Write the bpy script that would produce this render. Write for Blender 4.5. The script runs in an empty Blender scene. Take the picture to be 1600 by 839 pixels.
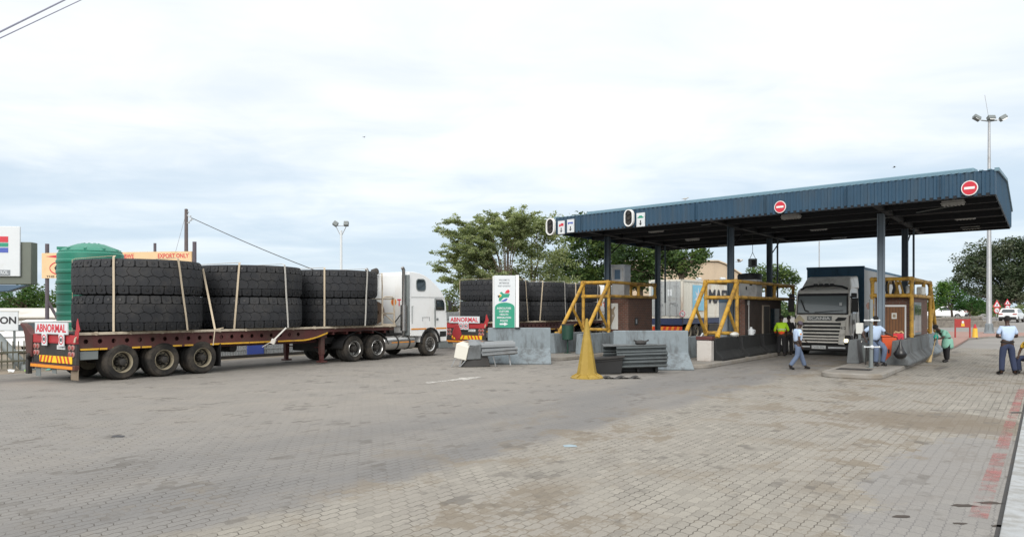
import bpy, bmesh, math, random
import numpy as np
from mathutils import Vector, Matrix, Euler, noise as mnoise
R = math.radians
PI = math.pi
random.seed(7)
rng = np.random.default_rng(11)
sc = bpy.context.scene
COL = sc.collection
H = 2.1                      # camera height, metres
F = 1200.0                   # focal length in photo pixels
LANE = -R(34.76)             # the lanes run away to the right of the view
DX, DY = 0.5702, 0.8215

def P(u, v, z=0.0):          # where the line of sight meets height z
    d = (v - 482.0) / F
    Y = (H - z) / d
    return Vector(((u - 800) / F * Y, Y, z))
def PD(u, v, Y):             # a point at distance Y
    return Vector(((u - 800) / F * Y, Y, H - (v - 482) / F * Y))
def L(s, t, z=0.0):          # lane coordinates: s along the lanes, t across
    return Vector((s * DX + t * DY, s * DY - t * DX, z))

# ------------------------------------------------------------------ mesh builder
class MB:
    def __init__(self):
        self.v = []; self.f = []; self.m = []; self.cur = 0; self.M = Matrix()
    def add(self, vs, fs):
        n = len(self.v)
        self.v += [tuple(self.M @ Vector(p)) for p in vs]
        self.f += [tuple(n + i for i in f) for f in fs]
        self.m += [self.cur] * len(fs)
        return self
    def box(self, x0, x1, y0, y1, z0, z1):
        vs = [(x, y, z) for z in (z0, z1) for y in (y0, y1) for x in (x0, x1)]
        return self.add(vs, [(0, 2, 3, 1), (4, 5, 7, 6), (0, 1, 5, 4), (2, 6, 7, 3), (0, 4, 6, 2), (1, 3, 7, 5)])
    def cbox(self, c, s, rot=(0, 0, 0)):
        old = self.M
        self.M = old @ Matrix.Translation(c) @ Euler(rot).to_matrix().to_4x4()
        self.box(-s[0]/2, s[0]/2, -s[1]/2, s[1]/2, -s[2]/2, s[2]/2)
        self.M = old
        return self
    def tube(self, pts, r, n=8, caps=True):
        pts = [Vector(p) for p in pts]
        rs = r if isinstance(r, (list, tuple)) else [r] * len(pts)
        t0 = (pts[1] - pts[0]).normalized()
        up = Vector((0, 0, 1)) if abs(t0.z) < .9 else Vector((1, 0, 0))
        a = t0.cross(up).normalized()
        vs = []; fs = []
        for i, p in enumerate(pts):
            if i == 0: t = t0
            elif i == len(pts) - 1: t = (pts[i] - pts[i-1]).normalized()
            else: t = ((pts[i+1] - pts[i]).normalized() + (pts[i] - pts[i-1]).normalized()).normalized()
            a = (a - t * a.dot(t)).normalized()
            b = t.cross(a)
            for k in range(n):
                w = 2 * PI * k / n
                vs.append(p + (a * math.cos(w) + b * math.sin(w)) * rs[i])
        for i in range(len(pts) - 1):
            for k in range(n):
                k2 = (k + 1) % n
                fs.append((i*n+k, i*n+k2, (i+1)*n+k2, (i+1)*n+k))
        if caps:
            fs.append(tuple(range(n))[::-1])
            fs.append(tuple((len(pts)-1)*n + k for k in range(n)))
        return self.add(vs, fs)
    def bar(self, p0, p1, r, n=10, r1=None):
        return self.tube([p0, p1], [r, r if r1 is None else r1], n)
    def beam(self, p0, p1, w, h, up=(0, 0, 1)):
        p0 = Vector(p0); p1 = Vector(p1); t = (p1 - p0).normalized(); up = Vector(up)
        if abs(t.dot(up)) > .98: up = Vector((0, 1, 0))
        a = t.cross(up).normalized() * (w / 2); b = a.cross(t).normalized() * (h / 2)
        vs = [p + x for p in (p0, p1) for x in (-a-b, a-b, a+b, -a+b)]
        return self.add(vs, [(0, 1, 2, 3), (7, 6, 5, 4), (0, 4, 5, 1), (1, 5, 6, 2), (2, 6, 7, 3), (3, 7, 4, 0)])
    def prism(self, poly, axis, a0, a1):
        n = len(poly)
        def mk(a, p):
            return {'x': (a, p[0], p[1]), 'y': (p[0], a, p[1]), 'z': (p[0], p[1], a)}[axis]
        vs = [mk(a0, p) for p in poly] + [mk(a1, p) for p in poly]
        fs = [tuple(range(n))[::-1], tuple(range(n, 2*n))]
        fs += [(i, (i+1) % n, n + (i+1) % n, n + i) for i in range(n)]
        return self.add(vs, fs)
    def lathe(self, prof, c=(0, 0, 0), axis='z', n=24, closed=False, cap0=True):
        vs = []; fs = []
        for r, h in prof:
            for k in range(n):
                w = 2 * PI * k / n
                x, y = r * math.cos(w), r * math.sin(w)
                p = {'z': (x, y, h), 'x': (h, x, y), 'y': (x, h, y)}[axis]
                vs.append((p[0]+c[0], p[1]+c[1], p[2]+c[2]))
        m = len(prof)
        for i in range(m if closed else m - 1):
            j = (i + 1) % m
            for k in range(n):
                k2 = (k + 1) % n
                fs.append((i*n+k, i*n+k2, j*n+k2, j*n+k))
        if not closed:
            if cap0: fs.append(tuple(range(n))[::-1])
            fs.append(tuple((m-1)*n + k for k in range(n)))
        return self.add(vs, fs)
    def ball(self, c, r, n=12, m=8):
        r = r if isinstance(r, (tuple, list)) else (r, r, r)
        vs = [(c[0], c[1], c[2]-r[2])]; fs = []
        for i in range(1, m):
            a = PI * i / m
            for k in range(n):
                w = 2 * PI * k / n
                vs.append((c[0]+r[0]*math.sin(a)*math.cos(w), c[1]+r[1]*math.sin(a)*math.sin(w), c[2]-r[2]*math.cos(a)))
        vs.append((c[0], c[1], c[2]+r[2])); T = len(vs) - 1
        for k in range(n):
            k2 = (k + 1) % n
            fs.append((0, 1+k2, 1+k)); fs.append((T, 1+(m-2)*n+k, 1+(m-2)*n+k2))
            for i in range(m - 2):
                fs.append((1+i*n+k, 1+i*n+k2, 1+(i+1)*n+k2, 1+(i+1)*n+k))
        return self.add(vs, fs)
    def disc(self, c, r, axis='y', th=.006, n=20, hole=0):
        # a thin round plate, its face centred on c
        if hole: return self.lathe([(hole, -th/2), (r, -th/2), (r, th/2), (hole, th/2)], c, axis, n, closed=True)
        return self.lathe([(r, -th/2), (r, th/2)], c, axis, n)
    def text(self, s, M4, w, h, bold=0.0, th=.004):
        vs, fs = glyphs(s, w, h, bold, th)
        old = self.M; self.M = old @ M4
        self.add(vs, fs); self.M = old
        return self
    def build(self, name, mats, parent=None, bevel=0, smooth=35, loc=None, rz=None, segs=2, fix=True):
        me = bpy.data.meshes.new(name)
        me.from_pydata(self.v, [], self.f)
        for m in (mats if isinstance(mats, (list, tuple)) else [mats]): me.materials.append(m)
        me.polygons.foreach_set('material_index', self.m)
        if fix:
            b = bmesh.new(); b.from_mesh(me)
            bmesh.ops.recalc_face_normals(b, faces=b.faces); b.to_mesh(me); b.free()
        if smooth:
            me.polygons.foreach_set('use_smooth', [True] * len(me.polygons))
            me.set_sharp_from_angle(angle=R(smooth))
        me.update()
        o = bpy.data.objects.new(name, me); COL.objects.link(o)
        if parent: o.parent = parent
        if loc is not None: o.location = loc
        if rz is not None: o.rotation_euler = (0, 0, rz)
        if bevel:
            md = o.modifiers.new('bevel', 'BEVEL'); md.width = bevel; md.segments = segs
            md.limit_method = 'ANGLE'; md.angle_limit = R(40); md.harden_normals = False
        return o

FRONT = Matrix.Rotation(R(90), 4, 'X')                                   # lettering that faces local -y
def face_y(x, y, z): return Matrix.Translation((x, y, z)) @ FRONT
def face_x(x, y, z): return Matrix.Translation((x, y, z)) @ Matrix.Rotation(R(90), 4, 'Z') @ FRONT   # faces +x

_gl = {}
def glyphs(s, w, h, bold, th):
    key = (s, bold)
    if key not in _gl:
        cu = bpy.data.curves.new('txt', 'FONT'); cu.body = s; cu.size = 1; cu.extrude = .5
        cu.offset = bold; cu.resolution_u = 3; cu.align_x = 'CENTER'
        ob = bpy.data.objects.new('txt', cu); COL.objects.link(ob)
        dg = bpy.context.evaluated_depsgraph_get()
        me = bpy.data.meshes.new_from_object(ob.evaluated_get(dg))
        _gl[key] = ([tuple(v.co) for v in me.vertices], [tuple(p.vertices) for p in me.polygons])
        bpy.data.objects.remove(ob); bpy.data.meshes.remove(me); bpy.data.curves.remove(cu)
    vs, fs = _gl[key]
    xs = [v[0] for v in vs]; ys = [v[1] for v in vs]
    x0, x1, y0, y1 = min(xs), max(xs), min(ys), max(ys)
    kx = w / (x1 - x0) if w else h / (y1 - y0)
    return [((v[0]-(x0+x1)/2)*kx, (v[1]-(y0+y1)/2)*h/(y1-y0), (v[2]+.5)*th) for v in vs], fs

def smudge(b, x0, x1, z0, z1, y, n):
    # characters too small to read: uneven grey strokes
    w = (x1 - x0) / n
    for i in range(n):
        a = x0 + i * w
        b.box(a, a + w * .18, y, y + .002, z0, z1)
        if i % 3 != 1: b.box(a + w * .18, a + w * .62, y, y + .002, z1 - (z1 - z0) * .22, z1)
        if i % 2: b.box(a + w * .18, a + w * .62, y, y + .002, z0, z0 + (z1 - z0) * .22)
        if i % 4: b.box(a + w * .5, a + w * .66, y - .001, y + .001, z0, z1 - (z1 - z0) * .3)

def tag(o, label=None, cat=None, group=None, kind=None):
    if label: o['label'] = label
    if cat: o['category'] = cat
    if group: o['group'] = group
    if kind: o['kind'] = kind
    return o
def thing(name, label, cat, loc=(0, 0, 0), rz=0, group=None):
    o = bpy.data.objects.new(name, None); COL.objects.link(o)
    o.empty_display_size = .2
    o.location = loc; o.rotation_euler = (0, 0, rz)
    return tag(o, label, cat, group)
def dup(root, label=None, loc=None, rz=None):
    kids = {}
    for o in bpy.data.objects:
        if o.parent: kids.setdefault(o.parent.name, []).append(o)
    def cp(o, par):
        c = o.copy(); COL.objects.link(c)
        if par: c.parent = par
        for ch in kids.get(o.name, []): cp(ch, c)
        return c
    r = cp(root, None)
    if label: r['label'] = label
    if loc is not None: r.location = loc
    if rz is not None: r.rotation_euler = (0, 0, rz)
    return r

# ------------------------------------------------------------------ materials
def nt(name):
    m = bpy.data.materials.new(name); m.use_nodes = True
    t = m.node_tree; b = t.nodes['Principled BSDF']
    return m, t, b
class G:                                    # terse node graph
    def __init__(s, t): s.t = t
    def n(s, typ, **kw):
        nd = s.t.nodes.new(typ)
        for k, v in kw.items():
            if k.startswith('i_'):
                key = k[2:]; key = int(key) if key.isdigit() else key.replace('_', ' ')
                if hasattr(v, 'is_output'): s.t.links.new(v, nd.inputs[key])
                else: nd.inputs[key].default_value = v
            else: setattr(nd, k, v)
        return nd
    def link(s, a, b): s.t.links.new(a, b)
    def math(s, op, a, b=0.0, c=None, clamp=False):
        nd = s.t.nodes.new('ShaderNodeMath'); nd.operation = op; nd.use_clamp = clamp
        for i, x in enumerate((a, b, c)):
            if x is None: continue
            if hasattr(x, 'is_output'): s.t.links.new(x, nd.inputs[i])
            else: nd.inputs[i].default_value = x
        return nd.outputs[0]
    def mix(s, f, a, b, blend='MIX'):
        nd = s.t.nodes.new('ShaderNodeMix'); nd.data_type = 'RGBA'; nd.blend_type = blend
        for i, x in ((0, f), (6, a), (7, b)):
            if hasattr(x, 'is_output'): s.t.links.new(x, nd.inputs[i])
            else: nd.inputs[i].default_value = x if i == 0 else (tuple(x) + (1,) if len(x) == 3 else x)
        return nd.outputs[2]
    def noise(s, vec, scale, detail=4, rough=.55, dist=0.0):
        nd = s.t.nodes.new('ShaderNodeTexNoise')
        s.t.links.new(vec, nd.inputs['Vector'])
        nd.inputs['Scale'].default_value = scale; nd.inputs['Detail'].default_value = detail
        nd.inputs['Roughness'].default_value = rough; nd.inputs['Distortion'].default_value = dist
        return nd.outputs[0]
    def ramp(s, f, lo, hi, a=0.0, b=1.0):
        nd = s.t.nodes.new('ShaderNodeMapRange'); nd.interpolation_type = 'SMOOTHSTEP'
        s.t.links.new(f, nd.inputs[0])
        for i, x in enumerate((lo, hi, a, b)): nd.inputs[i+1].default_value = x
        return nd.outputs[0]

def mat(name, col, rough=.6, metal=0.0, var=.12, scale=3.0, dirt=None, damt=.5, dscale=1.3, bump=0.0, bscale=40, streak=0.0, spec=None, coat=0):
    m, t, b = nt(name); g = G(t)
    co = g.n('ShaderNodeTexCoord').outputs['Object']
    n1 = g.noise(co, scale, 5, .6)
    c = g.mix(n1, [x * (1 - var) for x in col], [min(1, x * (1 + var)) for x in col])
    rr = rough
    if dirt is not None:
        vec = co
        if streak:
            vec = g.n('ShaderNodeMapping', i_0=co, i_3=(1, 1, 1 / streak)).outputs[0]
        n2 = g.noise(vec, dscale, 6, .65)
        f = g.ramp(n2, .62 - .28 * damt, .80 - .15 * damt, 0, min(1, .35 + damt * .6))
        c = g.mix(f, c, dirt)
        rr = g.math('ADD', g.math('MULTIPLY', f, min(.3, .95 - rough)), rough)
    g.link(c, b.inputs['Base Color'])
    if hasattr(rr, 'is_output'): g.link(rr, b.inputs['Roughness'])
    else: b.inputs['Roughness'].default_value = rr
    b.inputs['Metallic'].default_value = metal
    if spec is not None: b.inputs['Specular IOR Level'].default_value = spec
    if coat: b.inputs['Coat Weight'].default_value = coat; b.inputs['Coat Roughness'].default_value = .1
    if bump:
        bn = g.n('ShaderNodeBump', i_Strength=bump, i_Distance=.02, i_Height=g.noise(co, bscale, 4, .6))
        g.link(bn.outputs[0], b.inputs['Normal'])
    return m
def brick_mat(name, c1, c2, mortar, sc_=1.0):
    m, t, b = nt(name); g = G(t)
    co = g.n('ShaderNodeTexCoord').outputs['Object']
    s = g.n('ShaderNodeSeparateXYZ', i_0=co)
    v = g.n('ShaderNodeCombineXYZ', i_0=g.math('ADD', s.outputs[0], s.outputs[1]), i_1=s.outputs[2]).outputs[0]
    br = g.n('ShaderNodeTexBrick', i_Vector=v, i_Color1=c1 + (1,), i_Color2=c2 + (1,), i_Mortar=mortar + (1,), i_Scale=1.0)
    br.inputs['Brick Width'].default_value = .23 * sc_; br.inputs['Row Height'].default_value = .085 * sc_
    br.inputs['Mortar Size'].default_value = .012 * sc_; br.inputs['Mortar Smooth'].default_value = .3
    n = g.noise(co, 2.2, 5, .6)
    c = g.mix(g.ramp(n, .4, .75, 0, .55), br.outputs[0], (.06, .05, .045))
    g.link(c, b.inputs['Base Color']); b.inputs['Roughness'].default_value = .85
    bn = g.n('ShaderNodeBump', i_Strength=.5, i_Distance=.01, i_Height=g.math('SUBTRACT', 1.0, br.outputs[1]))
    g.link(bn.outputs[0], b.inputs['Normal'])
    return m
def glass_mat(name, col=(.02, .03, .035), rough=.06):
    m, t, b = nt(name)
    b.inputs['Base Color'].default_value = col + (1,); b.inputs['Roughness'].default_value = rough
    b.inputs['Specular IOR Level'].default_value = .7; b.inputs['Coat Weight'].default_value = .5
    b.inputs['Coat Roughness'].default_value = .03
    return m
def leaf_mat(name, col, trans=.35):
    m, t, b = nt(name); g = G(t)
    co = g.n('ShaderNodeTexCoord').outputs['Object']
    c = g.mix(g.noise(co, .9, 3), [x * .7 for x in col], [x * 1.35 for x in col])
    g.link(c, b.inputs['Base Color']); b.inputs['Roughness'].default_value = .6
    b.inputs['Specular IOR Level'].default_value = .25
    tr = g.n('ShaderNodeBsdfTranslucent'); g.link(g.mix(1.0, c, (1.5, 1.55, .8), 'MULTIPLY'), tr.inputs[0])
    mx = g.n('ShaderNodeMixShader', i_0=trans); g.link(b.outputs[0], mx.inputs[1]); g.link(tr.outputs[0], mx.inputs[2])
    g.link(mx.outputs[0], t.nodes['Material Output'].inputs[0])
    return m
def lamp_mat(name, col, strength):
    m, t, b = nt(name)
    b.inputs['Base Color'].default_value = col + (1,)
    b.inputs['Emission Color'].default_value = col + (1,); b.inputs['Emission Strength'].default_value = strength
    return m

DUST = (.23, .19, .145)
M = {}
M['rubber'] = mat('tyre rubber', (.024, .0255, .029), .75, var=.25, scale=6, dirt=(.045, .042, .04), damt=.4, dscale=2.5, bump=.25, bscale=60, spec=.3)
def _vary(m):
    t = m.node_tree; g = G(t); b = t.nodes['Principled BSDF']; src = b.inputs['Base Color'].links[0].from_socket
    r = g.n('ShaderNodeObjectInfo').outputs['Random']; co = g.n('ShaderNodeTexCoord').outputs['Object']
    c = g.mix(r, g.mix(1.0, src, (.78,)*3, 'MULTIPLY'), g.mix(1.0, src, (1.35, 1.33, 1.3), 'MULTIPLY'))
    c = g.mix(g.math('MULTIPLY', g.ramp(g.noise(co, .9, 6, .7), .52, .7), .35), c, (.075, .07, .064))
    g.link(c, b.inputs['Base Color'])
_vary(M['rubber'])
M['rubber2'] = mat('dusty truck tyre', (.022, .021, .02), .85, var=.3, scale=8, dirt=(.085, .072, .058), damt=.8, dscale=2.2, spec=.3)
M['oxide'] = mat('dull oxide red trailer paint', (.085, .022, .02), .6, var=.25, dirt=(.075, .05, .04), damt=.7, dscale=1.6, streak=2)
M['red'] = mat('bright red paint', (.38, .03, .035), .5, var=.15, dirt=(.12, .03, .03), damt=.4)
M['cream'] = mat('worn cream rail', (.52, .45, .35), .7, var=.15, scale=5, dirt=(.16, .11, .07), damt=.6, dscale=3)
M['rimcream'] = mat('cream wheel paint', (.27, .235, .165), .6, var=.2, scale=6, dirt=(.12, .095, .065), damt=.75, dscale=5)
M['hub'] = mat('dark greasy hub and dish shade', (.03, .027, .024), .6, var=.3, scale=9)
M['alu'] = mat('polished alloy', (.52, .52, .51), .28, .9, var=.08, dirt=(.3, .28, .25), damt=.3, dscale=4)
M['steel'] = mat('galvanised steel', (.42, .43, .44), .5, .6, var=.2, scale=6, dirt=(.25, .23, .21), damt=.4)
M['chrome'] = mat('chrome pipe', (.4, .39, .38), .25, .95, var=.1, dirt=(.1, .08, .06), damt=.5)
M['white'] = mat('white truck paint', (.82, .83, .83), .35, var=.03, dirt=(.6, .57, .52), damt=.35, dscale=1.1, streak=3, coat=.4)
M['signwhite'] = mat('white sign board', (.62, .65, .67), .55, var=.05, dirt=(.5, .48, .44), damt=.3)
M['black'] = mat('black plastic', (.016, .016, .017), .55, var=.2)
M['dark'] = mat('dark grimy steel', (.03, .028, .027), .7, var=.35, dirt=(.07, .055, .045), damt=.5)
M['orange'] = mat('orange reflective tape', (.75, .27, .02), .45, var=.08, dirt=(.4, .2, .06), damt=.4, dscale=5)
M['yelrefl'] = mat('yellow reflective tape', (.72, .4, .03), .45, var=.1, dirt=(.3, .18, .06), damt=.5, dscale=4)
M['chevyellow'] = mat('yellow chevron plate', (.85, .55, .02), .4, var=.06)
M['chevred'] = mat('red chevron plate', (.55, .05, .02), .4, var=.06)
M['signred'] = mat('red lettering', (.55, .03, .05), .5, var=.08)
M['signblue'] = mat('blue lettering', (.06, .1, .4), .5, var=.05)
M['signgreen'] = mat('green sign panel', (.02, .27, .17), .5, var=.06)
M['signblack'] = mat('black lettering', (.015, .015, .018), .5, var=.05)
M['signgrey'] = mat('grey lettering', (.2, .22, .24), .5, var=.05)
M['gold'] = mat('golden yellow sign paint', (.72, .45, .05), .5, var=.05)
M['plate'] = mat('number plate', (.6, .62, .62), .4, var=.05)
M['lampring'] = mat('dusty pink lamp ring', (.36, .2, .18), .5)
M['lamplens'] = mat('red lamp lens', (.32, .06, .05), .3, var=.1)
M['amber'] = mat('amber lamp lens', (.75, .3, .03), .3, var=.1)
M['clearlens'] = mat('clear lamp lens', (.7, .7, .68), .15, var=.05)
M['glass'] = glass_mat('dark vehicle glass')
M['windscreen'] = glass_mat('windscreen glass', (.17, .20, .205), .12)  # base colour lifted to carry the reflected sky
M['strap'] = mat('beige webbing strap', (.5, .42, .31), .85, var=.15, scale=8)
M['strapgrey'] = mat('pale webbing strap', (.5, .48, .44), .85, var=.15, scale=8)
M['rust'] = mat('rusty steel', (.115, .075, .05), .85, var=.35, scale=5, dirt=(.1, .045, .025), damt=.6)
M['yellowpipe'] = mat('yellow pipe paint', (.54, .31, .04), .55, var=.2, scale=2.5, dirt=(.17, .095, .035), damt=.75, dscale=3.2)
M['cone'] = mat('faded yellow plastic', (.31, .205, .03), .6, var=.1, scale=3, dirt=(.42, .3, .08), damt=.5, dscale=4)
M['concrete'] = mat('grey painted concrete', (.20, .235, .255), .85, var=.2, scale=6, dirt=(.085, .088, .088), damt=.7, dscale=3.5, streak=3.5, bump=.2)
M['concretedark'] = mat('sooty grey concrete', (.017, .018, .019), .85, var=.3, scale=4, dirt=(.06, .06, .058), damt=.35, dscale=2.5, bump=.2)
M['concretemid'] = mat('grimy grey concrete', (.13, .14, .145), .85, var=.2, scale=4, dirt=(.06, .06, .058), damt=.7, dscale=2, streak=2, bump=.2)
M['kerb'] = mat('kerb concrete', (.26, .243, .22), .9, var=.15, scale=5, dirt=(.2, .17, .13), damt=.7, dscale=1.8, bump=.3)
M['island'] = mat('island paving', (.215, .2, .178), .9, var=.2, scale=3, dirt=(.16, .14, .115), damt=.7, dscale=1.1, bump=.25)
M['blue'] = mat('blue roof sheet', (.022, .062, .108), .5, var=.18, scale=1.5, dirt=(.045, .07, .092), damt=.6, dscale=2.2, streak=6)
M['bluelight'] = mat('weathered blue grey capping', (.15, .25, .31), .5, var=.1)
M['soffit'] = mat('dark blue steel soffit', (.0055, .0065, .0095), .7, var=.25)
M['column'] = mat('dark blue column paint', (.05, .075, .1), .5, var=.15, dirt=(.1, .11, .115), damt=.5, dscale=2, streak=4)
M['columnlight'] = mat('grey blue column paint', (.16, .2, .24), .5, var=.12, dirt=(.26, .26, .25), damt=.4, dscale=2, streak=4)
M['ribwhite'] = mat('white rim', (.75, .75, .74), .5, var=.03)
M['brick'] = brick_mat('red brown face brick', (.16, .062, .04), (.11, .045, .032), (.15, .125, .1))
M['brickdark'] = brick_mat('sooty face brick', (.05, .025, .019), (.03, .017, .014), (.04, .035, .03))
M['wood'] = mat('varnished door boards', (.2, .085, .03), .5, var=.3, scale=3, dirt=(.1, .04, .018), damt=.6, dscale=4, streak=8)
M['panelgrey'] = mat('grey window panel', (.27, .3, .33), .35, var=.1)
M['cabinet'] = mat('light grey cabinet', (.42, .42, .41), .5, var=.08, dirt=(.22, .2, .18), damt=.5, dscale=2.5)
M['poster'] = mat('pale poster', (.66, .66, .62), .6, var=.06)
M['tan'] = mat('tan drawing', (.3, .24, .17), .7, var=.2)
M['contwhite'] = mat('cream container paint', (.62, .6, .53), .55, var=.05, dirt=(.36, .24, .15), damt=.45, dscale=1.4, streak=4)
M['contgrey'] = mat('grey container door', (.36, .38, .38), .55, var=.1, dirt=(.24, .2, .16), damt=.4, dscale=2)
M['paleblue'] = mat('pale blue panel', (.22, .5, .66), .5, var=.05)
M['navy'] = mat('navy chassis paint', (.025, .04, .1), .5, var=.15, dirt=(.05, .045, .045), damt=.5)
M['beige'] = mat('beige cladding', (.5, .4, .29), .65, var=.06, dirt=(.4, .32, .24), damt=.4, dscale=.6, streak=4)
M['shed'] = mat('pale shed cladding', (.6, .58, .53), .7, var=.06, dirt=(.42, .38, .32), damt=.4, dscale=.5)
M['scania'] = mat('champagne silver cab paint', (.83, .80, .735), .38, .0, var=.05, dirt=(.3, .26, .2), damt=.45, dscale=1.6, streak=2, coat=.3)
M['slat'] = mat('grey grille slat', (.78, .76, .70), .4, .0, var=.06, dirt=(.25, .22, .18), damt=.4, dscale=3)
M['boxblue'] = mat('dark blue bulkhead', (.02, .085, .15), .55, var=.15, dirt=(.03, .05, .07), damt=.5, streak=3)
M['curtain'] = mat('grey curtain side', (.36, .37, .37), .7, var=.1, dirt=(.25, .24, .22), damt=.5, streak=4)
M['tank'] = mat('green plastic tank', (.022, .2, .135), .45, var=.08, dirt=(.04, .17, .12), damt=.4, dscale=1.3)
M['binorange'] = mat('orange plastic', (.6, .085, .02), .5, var=.08, dirt=(.4, .07, .03), damt=.4, dscale=3)
M['bingreen'] = mat('dark green bin plastic', (.012, .05, .033), .5, var=.15)
M['boardtan'] = mat('tan billboard', (.70, .50, .29), .6, var=.06, dirt=(.56, .36, .18), damt=.4, dscale=1)
M['postpurple'] = mat('weathered dark post', (.1, .085, .1), .8, var=.2)
M['polewood'] = mat('weathered timber pole', (.12, .1, .1), .85, var=.25, scale=5)
M['greypaint'] = mat('grey painted steel', (.17, .19, .19), .55, var=.1, dirt=(.12, .12, .11), damt=.4)
M['bluegrey'] = mat('blue grey steel', (.06, .11, .17), .5, var=.15)
M['fence'] = mat('dull olive fence steel', (.13, .125, .09), .7, var=.25)
M['fencegrey'] = mat('grey fence wire', (.42, .44, .45), .55, .3, var=.15)
M['skin'] = mat('dark brown skin', (.055, .028, .018), .5, var=.1, scale=12)
M['shirt'] = mat('light blue shirt', (.46, .575, .76), .85, var=.08, scale=6)
M['slate'] = mat('slate blue trousers', (.1, .135, .21), .9, var=.12, scale=6)
M['navycloth'] = mat('navy trousers', (.025, .035, .075), .9, var=.15, scale=6)
M['blackcloth'] = mat('black cloth', (.012, .012, .014), .9, var=.2)
M['boot'] = mat('black boots', (.012, .011, .011), .45, var=.2)
M['hair'] = mat('black hair', (.01, .009, .009), .9, var=.2)
M['cap'] = mat('purple grey cap', (.075, .06, .085), .9, var=.1)
M['lime'] = mat('lime safety vest', (.42, .72, .02), .8, var=.06)
M['vestorange'] = mat('orange safety vest', (.8, .09, .015), .8, var=.06)
M['silvertape'] = mat('silver tape', (.55, .58, .5), .4, var=.05)
M['teal'] = mat('green work dress', (.24, .48, .38), .9, var=.1, scale=5)
M['tealbright'] = mat('bright teal cloth', (.02, .42, .33), .8, var=.1)
M['straw'] = mat('straw broom', (.45, .34, .18), .9, var=.2)
M['carwhite'] = mat('white car paint', (.8, .81, .82), .3, var=.02, coat=.6)
M['stone'] = mat('rough stone', (.2, .18, .155), .9, var=.35, scale=5, dirt=(.09, .08, .07), damt=.6, dscale=3, bump=.8, bscale=6)
M['redboard'] = mat('red board paint', (.33, .035, .03), .55, var=.12, dirt=(.2, .03, .03), damt=.4)
M['bark'] = mat('grey brown bark', (.1, .075, .055), .9, var=.3, scale=6, bump=.5, bscale=12)
M['headlamp'] = lamp_mat('lit headlamp', (1, .86, .5), 5)
M['redpave'] = mat('red paving', (.29, .175, .145), .9, var=.2, scale=4, dirt=(.22, .16, .13), damt=.5, dscale=1)
def worn_paint(name, col, lo, hi, sc_=5, top=.9):
    m, t, b = nt(name); g = G(t)
    co = g.n('ShaderNodeTexCoord').outputs['Object']
    f = g.ramp(g.math('ADD', g.math('MULTIPLY', g.noise(co, sc_, 6, .7), .6), g.math('MULTIPLY', g.noise(co, .8, 3), .4)), lo, hi, 0, top)
    b.inputs['Base Color'].default_value = col + (1,); b.inputs['Roughness'].default_value = .85
    tr = g.n('ShaderNodeBsdfTransparent'); mx = g.n('ShaderNodeMixShader', i_0=f)
    g.link(tr.outputs[0], mx.inputs[1]); g.link(b.outputs[0], mx.inputs[2]); g.link(mx.outputs[0], t.nodes['Material Output'].inputs[0])
    return m
M['linewhite'] = worn_paint('worn white line', (.6, .58, .54), .38, .60, 5, .75)
M['linefaint'] = worn_paint('faint white line', (.56, .54, .5), .46, .66, 5, .5)
M['linered'] = worn_paint('worn red line', (.40, .15, .14), .40, .63, 3.5, .65)
M['bag'] = mat('black plastic bag', (.012, .012, .013), .3, var=.3, scale=12)
M['bird'] = mat('pale grey feathers', (.45, .43, .4), .8, var=.2)
M['birddark'] = mat('dark feathers', (.06, .06, .06), .8, var=.2)
# ------------------------------------------------------------------ camera, light, sky
cam = bpy.data.cameras.new('camera'); camo = bpy.data.objects.new('camera', cam); COL.objects.link(camo)
camo.location = (0, 0, H); camo.rotation_euler = (R(90), 0, 0)
cam.sensor_width = 36; cam.lens = F / 1600 * 36; cam.shift_y = 62.5 / 1600
cam.clip_end = 3000; cam.clip_start = .1
sc.camera = camo
sc.view_settings.view_transform = 'Standard'; sc.view_settings.look = 'None'
sc.view_settings.exposure = 0.55; sc.view_settings.gamma = 1.0
try: sc.view_settings.use_curve_mapping = False
except Exception: pass
sc.cycles.use_denoising = True
sc.cycles.max_bounces = 6; sc.cycles.diffuse_bounces = 3; sc.cycles.transparent_max_bounces = 6

SUN_EL, SUN_AZ = R(30), R(192)     # azimuth from +Y clockwise: behind the camera, a little left
sun = bpy.data.lights.new('sun', 'SUN'); sun.energy = 1.7; sun.angle = R(36); sun.color = (1, .96, .9)
suno = bpy.data.objects.new('sun', sun); COL.objects.link(suno)
sd = Vector((math.sin(SUN_AZ) * math.cos(SUN_EL), math.cos(SUN_AZ) * math.cos(SUN_EL), math.sin(SUN_EL)))
suno.rotation_euler = sd.to_track_quat('Z', 'Y').to_euler(); suno.location = sd * 60

w = bpy.data.worlds.new('World'); sc.world = w; w.use_nodes = True
t = w.node_tree; g = G(t); bg = t.nodes['Background']
sky = g.n('ShaderNodeTexSky', sky_type='NISHITA', sun_disc=False, sun_elevation=SUN_EL, sun_rotation=SUN_AZ)
dirv = g.n('ShaderNodeTexCoord').outputs['Generated']
sp = g.n('ShaderNodeSeparateXYZ', i_0=dirv)
z = g.math('MAXIMUM', sp.outputs[2], 0.0)
den = g.math('ADD', z, .09)
pl = g.n('ShaderNodeCombineXYZ', i_0=g.math('DIVIDE', sp.outputs[0], den), i_1=g.math('DIVIDE', sp.outputs[1], den)).outputs[0]
big = g.noise(pl, .42, 5, .5, .3)
fine = g.noise(pl, 1.5, 6, .6, .6)
band = g.noise(g.n('ShaderNodeMapping', i_0=pl, i_3=(.35, 1.0, 1)).outputs[0], .9, 5, .55, .3)
cl = g.math('ADD', g.math('MULTIPLY', big, .5), g.math('ADD', g.math('MULTIPLY', fine, .2), g.math('MULTIPLY', band, .3)))
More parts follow.
